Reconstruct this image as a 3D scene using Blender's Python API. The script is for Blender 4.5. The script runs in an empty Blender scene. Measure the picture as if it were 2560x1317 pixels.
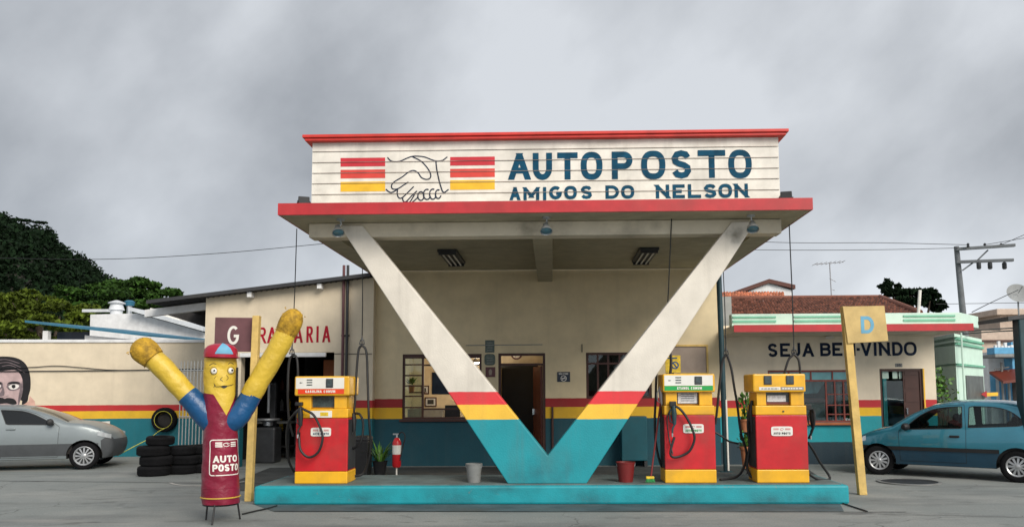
import bpy, bmesh, math, random
from mathutils import Vector, Matrix, Euler
from mathutils.geometry import delaunay_2d_cdt
R = math.radians
random.seed(7)
S = bpy.context.scene
COL = S.collection
# ------------------------------------------------------------------ camera
F = 2000.0                      # focal length in photo pixels (photo 2560 x 1317)
EYE = Vector((0, 0, 1.5))
YAW, PITCH, ROLL = R(1.4), R(5.0), R(-0.27)
CAMROT = Matrix.Rotation(YAW, 3, 'Z') @ Matrix.Rotation(R(90) + PITCH, 3, 'X') @ Matrix.Rotation(ROLL, 3, 'Z')
_d = CAMROT.transposed() @ Vector((0, 1, 0))
SHX = (1280 + F * _d.x / -_d.z) - 1381
SHY = 975 - (658.5 - F * _d.y / -_d.z)
cam_d = bpy.data.cameras.new('camera')
cam_d.sensor_width = 36
cam_d.lens = 36 * F / 2560
cam_d.shift_x = SHX / 2560
cam_d.shift_y = SHY / 2560
cam_d.clip_end = 3000
cam = bpy.data.objects.new('camera', cam_d)
COL.objects.link(cam)
cam.matrix_world = Matrix.Translation(EYE) @ CAMROT.to_4x4()
S.camera = cam
def ray(px, py):
    v = Vector(((px + SHX - 1280) / F, (658.5 + SHY - py) / F, -1))
    return CAMROT @ v
def P(px, py, Y):
    d = ray(px, py)
    return EYE + d * (Y / d.y)
def G(px, py, z=0.0):
    d = ray(px, py)
    return EYE + d * ((z - EYE.z) / d.z)
def PX(px, Y, py=900): return P(px, py, Y).x
def PZ(py, Y, px=1380): return P(px, py, Y).z
# ------------------------------------------------------------------ world and sun
S.view_settings.view_transform = 'Standard'
S.view_settings.look = 'None'
S.view_settings.exposure = 0.0
S.view_settings.gamma = 1.0
S.render.engine = 'CYCLES'
W = bpy.data.worlds.new('World')
S.world = W
W.use_nodes = True
nt = W.node_tree
for n in list(nt.nodes): nt.nodes.remove(n)
def N(t, ty, **kw):
    n = t.nodes.new(ty)
    for k, v in kw.items():
        if k.startswith('i_'):
            key = k[2:]
            n.inputs[int(key) if key.isdigit() else key.replace('_', ' ')].default_value = v
        else: setattr(n, k, v)
    return n
def L(t, a, b): t.links.new(a, b)
SUN_EL, SUN_AZ = R(33), R(146)
sky = N(nt, 'ShaderNodeTexSky', sky_type='NISHITA', sun_disc=False, sun_elevation=SUN_EL, sun_rotation=SUN_AZ)
bg1 = N(nt, 'ShaderNodeBackground', i_Strength=0.08)
L(nt, sky.outputs[0], bg1.inputs[0])
tc = N(nt, 'ShaderNodeTexCoord')
mp = N(nt, 'ShaderNodeMapping', vector_type='TEXTURE')
mp.inputs['Rotation'].default_value = (0, R(-38), 0)
mp.inputs['Location'].default_value = (0.35, 0.2, 0.1)
mp.inputs['Scale'].default_value = (1.15, 1.0, 0.8)
L(nt, tc.outputs['Generated'], mp.inputs[0])
nz = N(nt, 'ShaderNodeTexNoise', i_Scale=2.3, i_Detail=9.0, i_Roughness=0.5, i_Distortion=0.1)
L(nt, mp.outputs[0], nz.inputs['Vector'])
rp = N(nt, 'ShaderNodeValToRGB')
e = rp.color_ramp.elements
e[0].position = 0.36; e[0].color = (0.275, 0.295, 0.325, 1)
e[1].position = 0.66; e[1].color = (0.68, 0.71, 0.75, 1)
m_ = rp.color_ramp.elements.new(0.5); m_.color = (0.46, 0.485, 0.52, 1)
L(nt, nz.outputs['Fac'], rp.inputs[0])
# the overcast is brighter where the hidden sun stands, behind the viewer, and towards the horizon
sunv = Vector((math.sin(SUN_AZ) * math.cos(SUN_EL), math.cos(SUN_AZ) * math.cos(SUN_EL), math.sin(SUN_EL)))
dt = N(nt, 'ShaderNodeVectorMath', operation='DOT_PRODUCT')
dt.inputs[1].default_value = sunv
L(nt, tc.outputs['Generated'], dt.inputs[0])
mr = N(nt, 'ShaderNodeMapRange', i_1=0.2, i_2=1.0, i_3=1.06, i_4=2.0)
L(nt, dt.outputs['Value'], mr.inputs[0])
sx = N(nt, 'ShaderNodeSeparateXYZ')
L(nt, tc.outputs['Generated'], sx.inputs[0])
mh = N(nt, 'ShaderNodeMapRange', i_1=0.02, i_2=0.26, i_3=1.6, i_4=1.0)
L(nt, sx.outputs['Z'], mh.inputs[0])
# unseen low sky behind the viewer slightly dimmed to cut fill under the canopy
lowz = N(nt, 'ShaderNodeMapRange', i_1=0.05, i_2=0.62, i_3=0.95, i_4=1.0); L(nt, sx.outputs['Z'], lowz.inputs[0])
backy = N(nt, 'ShaderNodeMapRange', i_1=0.25, i_2=-0.25, i_3=0.0, i_4=1.0); L(nt, sx.outputs['Y'], backy.inputs[0])
lb = N(nt, 'ShaderNodeMix', data_type='FLOAT', i_2=1.0); L(nt, backy.outputs[0], lb.inputs[0]); L(nt, lowz.outputs[0], lb.inputs[3])
mm0 = N(nt, 'ShaderNodeMath', operation='MULTIPLY')
L(nt, mr.outputs[0], mm0.inputs[0]); L(nt, mh.outputs[0], mm0.inputs[1])
mm = N(nt, 'ShaderNodeMath', operation='MULTIPLY')
L(nt, mm0.outputs[0], mm.inputs[0]); L(nt, lb.outputs[0], mm.inputs[1])
bg2 = N(nt, 'ShaderNodeBackground')
L(nt, rp.outputs[0], bg2.inputs[0]); L(nt, mm.outputs[0], bg2.inputs[1])
mx = N(nt, 'ShaderNodeMixShader', i_0=0.93)
L(nt, bg1.outputs[0], mx.inputs[1]); L(nt, bg2.outputs[0], mx.inputs[2])
wo = N(nt, 'ShaderNodeOutputWorld')
L(nt, mx.outputs[0], wo.inputs[0])
sl = bpy.data.lights.new('sun', 'SUN')
sl.energy = 3.1
sl.angle = R(32)
sl.color = (1.0, 0.93, 0.82)
so = bpy.data.objects.new('sun', sl)
COL.objects.link(so)
so.rotation_euler = (-sunv).to_track_quat('-Z', 'Y').to_euler()
# ------------------------------------------------------------------ materials
def newmat(name):
    m = bpy.data.materials.new(name); m.use_nodes = True
    t = m.node_tree
    b = t.nodes['Principled BSDF']
    return m, t, b
def mul(c, k): return (min(c[0] * k, 1), min(c[1] * k, 1), min(c[2] * k, 1), 1)
def colour_noise(t, src, colA, colB, scale, detail=5, lo=0.35, hi=0.65, vec=None, stretch=None):
    """mix colour colB over src (socket or colour) by a noise mask"""
    nz = N(t, 'ShaderNodeTexNoise', i_Scale=scale, i_Detail=float(detail), i_Roughness=0.6)
    if stretch:
        mp = N(t, 'ShaderNodeMapping'); mp.inputs['Scale'].default_value = stretch
        L(t, vec, mp.inputs[0]); L(t, mp.outputs[0], nz.inputs['Vector'])
    else: L(t, vec, nz.inputs['Vector'])
    mr = N(t, 'ShaderNodeMapRange', i_1=lo, i_2=hi)
    L(t, nz.outputs['Fac'], mr.inputs[0])
    return mr.outputs[0]
def finish(t, b, base, vec, var=0.1, scale=4.0, dirt=0.0, dirtcol=(0.10, 0.085, 0.06), dscale=1.2, bump=0.0, bscale=60, streak=0.0):
    """base: socket. adds brightness variation, dirt patches, vertical streaks, bump"""
    if var:
        f = colour_noise(t, None, None, None, scale, vec=vec)
        mxn = N(t, 'ShaderNodeMix', data_type='RGBA', blend_type='MULTIPLY')
        mxn.inputs[0].default_value = 1.0
        mrr = N(t, 'ShaderNodeMapRange', i_1=0.0, i_2=1.0, i_3=1 - var, i_4=1 + var)
        L(t, f, mrr.inputs[0])
        L(t, base, mxn.inputs[6]); L(t, mrr.outputs[0], mxn.inputs[7])
        base = mxn.outputs[2]
    for amt, st, lo, hi, sc in ((dirt, None, 0.5, 0.78, dscale), (streak, (1, 1, 0.06), 0.52, 0.8, 5.0)):
        if amt:
            f = colour_noise(t, None, None, None, sc, detail=8, lo=lo, hi=hi, vec=vec, stretch=st)
            k = N(t, 'ShaderNodeMath', operation='MULTIPLY', i_1=amt); L(t, f, k.inputs[0])
            mxn = N(t, 'ShaderNodeMix', data_type='RGBA')
            L(t, k.outputs[0], mxn.inputs[0]); L(t, base, mxn.inputs[6]); mxn.inputs[7].default_value = (*dirtcol, 1)
            base = mxn.outputs[2]
    L(t, base, b.inputs['Base Color'])
    if bump:
        nb = N(t, 'ShaderNodeTexNoise', i_Scale=float(bscale), i_Detail=6.0)
        L(t, vec, nb.inputs['Vector'])
        bp = N(t, 'ShaderNodeBump', i_Strength=bump, i_Distance=0.02)
        L(t, nb.outputs['Fac'], bp.inputs['Height']); L(t, bp.outputs[0], b.inputs['Normal'])
def M(name, col, rough=0.6, metal=0.0, var=0.1, scale=4.0, dirt=0.0, bump=0.0, bscale=60, streak=0.0, coat=0.0, dscale=1.2, dirtcol=(0.10, 0.085, 0.06), spec=0.5, island=False):
    m, t, b = newmat(name)
    b.inputs['Roughness'].default_value = rough
    b.inputs['Metallic'].default_value = metal
    b.inputs['Coat Weight'].default_value = coat
    b.inputs['Specular IOR Level'].default_value = spec
    g = N(t, 'ShaderNodeNewGeometry')
    c = N(t, 'ShaderNodeRGB'); c.outputs[0].default_value = (*col, 1)
    base = c.outputs[0]
    if island:
        mr = N(t, 'ShaderNodeMapRange', i_3=0.55, i_4=1.5); L(t, g.outputs['Random Per Island'], mr.inputs[0])
        mxn = N(t, 'ShaderNodeMix', data_type='RGBA', blend_type='MULTIPLY'); mxn.inputs[0].default_value = 1
        L(t, base, mxn.inputs[6]); L(t, mr.outputs[0], mxn.inputs[7]); base = mxn.outputs[2]
    finish(t, b, base, g.outputs['Position'], var, scale, dirt, dirtcol, dscale, bump, bscale, streak)
    return m
def stain(mat, centre, radius, col=(0.10, 0.085, 0.05), amt=0.7, stretch=(1, 1, 1)):
    '''a soot or damp mark of its own shape on a painted surface'''
    t = mat.node_tree; b = t.nodes['Principled BSDF']; src = b.inputs['Base Color'].links[0].from_socket
    g = N(t, 'ShaderNodeNewGeometry')
    su = N(t, 'ShaderNodeVectorMath', operation='SUBTRACT'); L(t, g.outputs['Position'], su.inputs[0]); su.inputs[1].default_value = centre
    ml = N(t, 'ShaderNodeVectorMath', operation='MULTIPLY'); L(t, su.outputs[0], ml.inputs[0]); ml.inputs[1].default_value = stretch
    ln = N(t, 'ShaderNodeVectorMath', operation='LENGTH'); L(t, ml.outputs[0], ln.inputs[0])
    nz = N(t, 'ShaderNodeTexNoise', i_Scale=7.0, i_Detail=6.0, i_Roughness=.65); L(t, g.outputs['Position'], nz.inputs['Vector'])
    ma = N(t, 'ShaderNodeMath', operation='MULTIPLY_ADD', i_1=radius * 1.6); L(t, nz.outputs['Fac'], ma.inputs[0]); L(t, ln.outputs['Value'], ma.inputs[2])
    mr = N(t, 'ShaderNodeMapRange', i_1=radius * .7, i_2=radius * 1.75, i_3=amt, i_4=0.0); L(t, ma.outputs[0], mr.inputs[0])
    mx = N(t, 'ShaderNodeMix', data_type='RGBA'); L(t, mr.outputs[0], mx.inputs[0]); L(t, src, mx.inputs[6]); mx.inputs[7].default_value = (*col, 1)
    L(t, mx.outputs[2], b.inputs['Base Color'])
def bands(name, stops, rough=0.7, dirt=0.15, streak=0.12, bump=0.15):
    """paint in horizontal bands: stops = [(z_top, colour) ... (None, colour)] from the ground up"""
    m, t, b = newmat(name)
    b.inputs['Roughness'].default_value = rough
    g = N(t, 'ShaderNodeNewGeometry')
    s = N(t, 'ShaderNodeSeparateXYZ'); L(t, g.outputs['Position'], s.inputs[0])
    nz = N(t, 'ShaderNodeTexNoise', i_Scale=6.0, i_Detail=3.0); L(t, g.outputs['Position'], nz.inputs['Vector'])
    ad = N(t, 'ShaderNodeMath', operation='MULTIPLY_ADD', i_1=0.012); L(t, nz.outputs['Fac'], ad.inputs[0]); L(t, s.outputs['Z'], ad.inputs[2])
    c = N(t, 'ShaderNodeRGB'); c.outputs[0].default_value = (*stops[0][1], 1)
    base = c.outputs[0]
    for i in range(len(stops) - 1):
        gt = N(t, 'ShaderNodeMath', operation='GREATER_THAN', i_1=stops[i][0] + 0.006); L(t, ad.outputs[0], gt.inputs[0])
        mxn = N(t, 'ShaderNodeMix', data_type='RGBA'); L(t, gt.outputs[0], mxn.inputs[0])
        L(t, base, mxn.inputs[6]); mxn.inputs[7].default_value = (*stops[i + 1][1], 1)
        base = mxn.outputs[2]
    finish(t, b, base, g.outputs['Position'], 0.07, 2.5, dirt, (0.13, 0.11, 0.08), 1.0, bump, 45, streak)
    return m
def glassmat(name, tint=(0.75, 0.85, 0.85), refl=1.5, rough=0.03):
    m, t, b = newmat(name)
    t.nodes.remove(b)
    tr = N(t, 'ShaderNodeBsdfTransparent'); tr.inputs[0].default_value = (*tint, 1)
    gl = N(t, 'ShaderNodeBsdfGlossy'); gl.inputs['Roughness'].default_value = rough
    fr = N(t, 'ShaderNodeFresnel', i_IOR=refl)
    nz = N(t, 'ShaderNodeTexNoise', i_Scale=1.5); bp = N(t, 'ShaderNodeBump', i_Strength=0.05, i_Distance=0.02)
    gp = N(t, 'ShaderNodeNewGeometry'); L(t, gp.outputs['Position'], nz.inputs['Vector'])
    L(t, nz.outputs['Fac'], bp.inputs['Height']); L(t, bp.outputs[0], gl.inputs['Normal'])
    mx = N(t, 'ShaderNodeMixShader')
    L(t, fr.outputs[0], mx.inputs[0]); L(t, tr.outputs[0], mx.inputs[1]); L(t, gl.outputs[0], mx.inputs[2])
    L(t, mx.outputs[0], t.nodes['Material Output'].inputs[0])
    return m
CREAM = (0.68, 0.58, 0.43); WHITE = (0.75, 0.71, 0.64); RED = (0.46, 0.020, 0.026); YEL = (0.80, 0.46, 0.03); TEAL = (0.005, 0.27, 0.32)
DRED = (0.42, 0.022, 0.025)
mats = dict(
    white=M('white paint', WHITE, 0.6, dirt=0.22, streak=0.25, bump=0.06),
    cream=M('cream plaster', CREAM, 0.8, var=0.06, dirt=0.15, streak=0.15, bump=0.2),
    concrete=M('cream painted concrete', (0.66, 0.59, 0.46), 0.75, var=0.06, dirt=0.5, dscale=1.6, bump=0.12),
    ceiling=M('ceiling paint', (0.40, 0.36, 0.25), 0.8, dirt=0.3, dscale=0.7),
    red=M('red paint', RED, 0.5, dirt=0.2, var=0.12, streak=0.12),
    capred=M('orange red paint', (0.58, 0.032, 0.022), 0.5, dirt=0.18, var=0.15),
    yellow=M('yellow paint', YEL, 0.45, dirt=0.12),
    teal=M('turquoise paint', TEAL, 0.55, dirt=0.25, var=0.14, scale=3, bump=0.15, dirtcol=(0.05, 0.14, 0.15)),
    letter=M('blue lettering paint', (0.002, 0.058, 0.112), 0.7, var=0.25, scale=8, spec=0.2),
    navy=M('navy lettering paint', (0.006, 0.016, 0.042), 0.7, var=0.3, spec=0.2),
    redletter=M('red lettering paint', (0.36, 0.010, 0.026), 0.7, var=0.25, spec=0.2),
    pumpred=M('pump red enamel', (0.52, 0.010, 0.016), 0.40, var=0.12, dirt=0.3, streak=.25, coat=0.15, dscale=3),
    pumpyel=M('pump yellow enamel', (0.80, 0.42, 0.012), 0.40, var=0.08, dirt=0.28, streak=.2, coat=0.15, dscale=3),
    pumpwhite=M('pump white panel', (0.74, 0.73, 0.68), 0.4, var=0.05, dirt=0.1),
    black=M('black rubber', (0.010, 0.010, 0.011), 0.55, var=0.3),
    tyre=M('tyre rubber', (0.006, 0.006, 0.007), 0.9, spec=0.2, var=0.3, bump=0.3, bscale=30),
    dark=M('dark grey metal', (0.03, 0.032, 0.035), 0.5, var=0.3),
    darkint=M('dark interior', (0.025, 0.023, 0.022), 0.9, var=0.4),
    slatroof=M('dark corrugated roof', (0.035, 0.036, 0.04), 0.8, dirt=0.3),
    galv=M('galvanised metal', (0.45, 0.47, 0.49), 0.4, 0.7, var=0.15),
    chrome=M('chrome', (0.75, 0.75, 0.76), 0.15, 1.0, var=0.0),
    glass=glassmat('window glass'),
    carglass=glassmat('car glass', (0.42, 0.50, 0.50), 1.45),
    darkglass=M('dark tinted car glass', (0.008, 0.009, 0.010), 0.07, var=0, spec=0.4),
    brownframe=M('brown window frame', (0.055, 0.016, 0.010), 0.5, var=0.2),
    redframe=M('red brown metal frame', (0.20, 0.035, 0.022), 0.5, var=0.2),
    wood=M('yellow painted wood', (0.64, 0.44, 0.14), 0.65, var=0.14, scale=7, streak=0.3, dirt=0.2, bump=0.2, bscale=25),
    ply=M('yellow plywood', (0.60, 0.43, 0.17), 0.7, var=0.12, dirt=0.2, bump=0.1),
    maroonboard=M('faded maroon board', (0.135, 0.055, 0.062), 0.7, var=0.15, dirt=0.2),
    lightblue=M('light blue paint', (0.13, 0.36, 0.52), 0.6),
    vinylred=M('maroon vinyl', (0.20, 0.006, 0.028), 0.33, var=0.15, bump=0.7, bscale=10),
    vinylyel=M('yellow vinyl', (0.60, 0.41, 0.04), 0.45, var=0.12, bump=0.9, bscale=11),
    vinylblue=M('blue vinyl', (0.006, 0.07, 0.19), 0.35, var=0.15, bump=0.8, bscale=10),
    ochre=M('ochre fabric mesh', (0.42, 0.24, 0.014), 0.75, var=0.4, scale=14, bump=0.6, bscale=35),
    paintwhite=M('white print', (0.75, 0.72, 0.66), 0.5, var=0.05),
    gold=M('gold trim', (0.55, 0.36, 0.05), 0.5),
    brick=M('terracotta', (0.38, 0.12, 0.045), 0.8, var=0.15),
    mint=M('mint paint', (0.56, 0.73, 0.63), 0.75, var=0.05, dirt=0.1, bump=0.1),
    mintdark=M('green paint', (0.18, 0.46, 0.32), 0.7, var=0.08),
    grey=M('grey plaster', (0.28, 0.29, 0.29), 0.85, dirt=0.3),
    bluehouse=M('light blue plaster', (0.12, 0.36, 0.58), 0.8, dirt=0.1),
    beige=M('beige plaster', (0.52, 0.41, 0.33), 0.85, dirt=0.2),
    farwhite=M('white plaster', (0.72, 0.72, 0.72), 0.8, dirt=0.12, streak=0.15),
    post=M('dark green steel', (0.012, 0.045, 0.055), 0.45, var=0.2),
    wire=M('cable sheath', (0.012, 0.013, 0.014), 0.6, var=0),
    bark=M('bark', (0.07, 0.05, 0.035), 0.9, var=0.3),
    leafdark=M('dark leaves', (0.0065, 0.016, 0.006), 0.8, spec=0.1, var=0.35, scale=0.8, island=True),
    leafmid=M('green leaves', (0.026, 0.062, 0.009), 0.7, spec=0.15, var=0.4, scale=0.9, island=True),
    leaflime=M('lime leaves', (0.062, 0.088, 0.008), 0.7, spec=0.15, var=0.45, scale=0.9, island=True),
    leafpot=M('pot plant leaves', (0.07, 0.17, 0.02), 0.5, var=0.3, island=True),
    hillsoil=M('hill earth', (0.016, 0.016, 0.010), 0.95, var=0.4, scale=0.05),
    clay=M('clay pot', (0.42, 0.16, 0.07), 0.8, var=0.15, dirt=0.2),
    plasticgrey=M('grey plastic', (0.21, 0.215, 0.21), 0.5, dirt=0.7, dscale=6),
    plasticred=M('red plastic', (0.16, 0.010, 0.010), 0.5, dirt=0.2, dscale=5),
    skin=M('mural skin paint', (0.47, 0.34, 0.335), 0.8, var=0.15, scale=6),
    muralblack=M('mural black paint', (0.009, 0.008, 0.010), 0.8, var=0.3, scale=8),
    muralhair=M('mural grey stroke paint', (0.17, 0.13, 0.14), 0.8, var=0.3, scale=8),
    muralpink=M('mural pink paint', (0.60, 0.36, 0.29), 0.8, var=0.15),
    muralwhite=M('mural white paint', (0.7, 0.66, 0.62), 0.8),
    orangelabel=M('orange red label', (0.72, 0.055, 0.015), 0.4),
    greenlabel=M('green label', (0.012, 0.32, 0.07), 0.4),
    lcd=M('display', (0.05, 0.07, 0.075), 0.25, var=0.3, scale=30),
    paper=M('paper', (0.6, 0.62, 0.64), 0.8, var=0.2, scale=40),
    cork=M('notice board felt', (0.36, 0.29, 0.24), 0.9),
    posteryel=M('yellow poster', (0.70, 0.48, 0.03), 0.6, var=0.25, scale=20),
    signgreen=M('grey green plaque', (0.09, 0.12, 0.10), 0.5, var=0.3, scale=25),
    signnavy=M('dark blue plaque', (0.010, 0.022, 0.04), 0.4),
    doorred=M('red brown door', (0.14, 0.028, 0.015), 0.5, streak=0.2),
    silver=M('silver car paint', (0.22, 0.25, 0.26), 0.38, 0.35, var=0.03, coat=0.25),
    clad=M('grey bumper plastic', (0.055, 0.06, 0.065), 0.5, var=0.1),
    bluecar=M('teal blue car paint', (0.03, 0.21, 0.29), 0.30, 0.45, var=0.04, coat=1.0),
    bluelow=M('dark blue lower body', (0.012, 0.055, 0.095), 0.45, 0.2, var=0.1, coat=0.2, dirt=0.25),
    lens=M('lamp lens', (0.55, 0.58, 0.6), 0.08, 0.4, var=0.05),
    lampglass=M('bluish lamp glass', (0.10, 0.22, 0.28), 0.1, 0.2),
    tyreline=M('yellow chalk', (0.55, 0.5, 0.06), 0.7),
    rope=M('yellow rope', (0.55, 0.55, 0.08), 0.8),
)
def emission(name, col, s):
    m, t, b = newmat(name)
    b.inputs['Base Color'].default_value = (*col, 1)
    b.inputs['Emission Color'].default_value = (*col, 1)
    b.inputs['Emission Strength'].default_value = s
    return m
mats['tubelit'] = emission('lit tube', (1, 0.95, 0.85), 9.0)
# ------------------------------------------------------------------ mesh building
class MB:
    def __init__(self): self.v = []; self.f = []
    def add(self, vs, fs):
        o = len(self.v); self.v += [Vector(p) for p in vs]; self.f += [tuple(i + o for i in f) for f in fs]; return self
    def box(self, x0, x1, y0, y1, z0, z1):
        vs = [(x, y, z) for z in (z0, z1) for y in (y0, y1) for x in (x0, x1)]
        return self.add(vs, [(0, 2, 3, 1), (4, 5, 7, 6), (0, 1, 5, 4), (2, 6, 7, 3), (0, 4, 6, 2), (1, 3, 7, 5)])
    def cbox(self, c, s, rot=None):
        vs = []
        for z in (-.5, .5):
            for y in (-.5, .5):
                for x in (-.5, .5):
                    q = Vector((x * s[0], y * s[1], z * s[2]))
                    if rot: q = rot @ q
                    vs.append(Vector(c) + q)
        return self.add(vs, [(0, 2, 3, 1), (4, 5, 7, 6), (0, 1, 5, 4), (2, 6, 7, 3), (0, 4, 6, 2), (1, 3, 7, 5)])
    def hexa(self, a, b):
        """two matching polygons a (front) and b (back) joined"""
        n = len(a)
        fs = [tuple(range(n)), tuple(range(2 * n - 1, n - 1, -1))]
        fs += [(i, i + n, (i + 1) % n + n, (i + 1) % n) for i in range(n)]
        return self.add(list(a) + list(b), fs)
    def prism(self, poly, y0, y1):
        return self.hexa([(x, y0, z) for x, z in poly], [(x, y1, z) for x, z in poly])
    def poly(self, pts): return self.add(pts, [tuple(range(len(pts)))])
    def tube(self, pts, r, n=8, caps=True):
        pts = [Vector(p) for p in pts]
        rs = r if isinstance(r, (list, tuple)) else [r] * len(pts)
        vs = []; up = None
        for i, p in enumerate(pts):
            d = (pts[min(i + 1, len(pts) - 1)] - pts[max(i - 1, 0)]).normalized()
            if up is None:
                up = d.orthogonal().normalized()
            else:
                up = (up - d * up.dot(d))
                up = up.normalized() if up.length > 1e-6 else d.orthogonal().normalized()
            s = d.cross(up)
            for k in range(n):
                a = 2 * math.pi * k / n
                vs.append(p + (up * math.cos(a) + s * math.sin(a)) * rs[i])
        fs = []
        for i in range(len(pts) - 1):
            for k in range(n):
                fs.append((i * n + k, i * n + (k + 1) % n, (i + 1) * n + (k + 1) % n, (i + 1) * n + k))
        if caps:
            fs.append(tuple(range(n - 1, -1, -1))); fs.append(tuple((len(pts) - 1) * n + k for k in range(n)))
        return self.add(vs, fs)
    def lathe(self, prof, c=(0, 0, 0), rot=None, n=24, closed=False, caps=True):
        vs = []
        for r, z in prof:
            for k in range(n):
                a = 2 * math.pi * k / n
                q = Vector((r * math.cos(a), r * math.sin(a), z))
                if rot: q = rot @ q
                vs.append(Vector(c) + q)
        fs = []
        m = len(prof)
        for i in range(m if closed else m - 1):
            j = (i + 1) % m
            for k in range(n):
                fs.append((i * n + k, i * n + (k + 1) % n, j * n + (k + 1) % n, j * n + k))
        if not closed and caps:
            if prof[0][0] > 1e-5: fs.append(tuple(range(n - 1, -1, -1)))
            if prof[-1][0] > 1e-5: fs.append(tuple((m - 1) * n + k for k in range(n)))
        return self.add(vs, fs)
    def grid(self, fn, nu, nv, closeu=False):
        vs = [fn(i / nu, j / nv) for j in range(nv + 1) for i in range(nu + (0 if closeu else 1))]
        w = nu if closeu else nu + 1
        fs = []
        for j in range(nv):
            for i in range(nu):
                i2 = (i + 1) % w
                fs.append((j * w + i, j * w + i2, (j + 1) * w + i2, (j + 1) * w + i))
        return self.add(vs, fs)
    def build(self, name, mat, parent=None, origin=None, smooth=False, bevel=0.0, local=False, sharp=40, recalc=True):
        o = Vector((0, 0, 0))
        if origin is not None: o = Vector(origin)
        elif parent is not None and not local: o = Vector(parent.get('_o', (0, 0, 0)))
        me = bpy.data.meshes.new(name)
        me.from_pydata([tuple(p - o) for p in self.v], [], self.f)
        if recalc:
            bm = bmesh.new(); bm.from_mesh(me)
            bmesh.ops.remove_doubles(bm, verts=bm.verts, dist=1e-5)
            bmesh.ops.recalc_face_normals(bm, faces=bm.faces)
            bm.to_mesh(me); bm.free()
        if smooth:
            me.polygons.foreach_set('use_smooth', [True] * len(me.polygons))
            me.set_sharp_from_angle(angle=R(sharp))
        ob = bpy.data.objects.new(name, me)
        COL.objects.link(ob)
        m = mats[mat] if isinstance(mat, str) else mat
        me.materials.append(m)
        if parent is not None:
            ob.parent = parent; ob['_o'] = tuple(o)
        else:
            ob.location = o; ob['_o'] = tuple(o)
        if bevel:
            bv = ob.modifiers.new('edge', 'BEVEL'); bv.width = bevel; bv.segments = 2; bv.limit_method = 'ANGLE'; bv.angle_limit = R(50)
        return ob
def tag(o, label, cat, group=None):
    o['label'] = label; o['category'] = cat
    if group: o['group'] = group
    return o
def thing(name, label, cat, loc, group=None, rotz=0):
    o = bpy.data.objects.new(name, None); COL.objects.link(o)
    o.location = loc; o.rotation_euler = (0, 0, rotz); o.empty_display_size = 0.2
    o['_o'] = tuple(loc)
    return tag(o, label, cat, group)
def structure(o): o['kind'] = 'structure'; return o
def bez(pts, n=8):
    """Catmull-Rom through pts"""
    pts = [Vector(p) for p in pts]
    q = [pts[0] * 2 - pts[1]] + pts + [pts[-1] * 2 - pts[-2]]
    out = []
    for i in range(1, len(q) - 2):
        for k in range(n):
            t = k / n
            out.append(0.5 * ((2 * q[i]) + (q[i + 1] - q[i - 1]) * t + (2 * q[i - 1] - 5 * q[i] + 4 * q[i + 1] - q[i + 2]) * t * t + (3 * q[i] - q[i - 1] - 3 * q[i + 1] + q[i + 2]) * t ** 3))
    out.append(pts[-1]); return out
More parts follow.
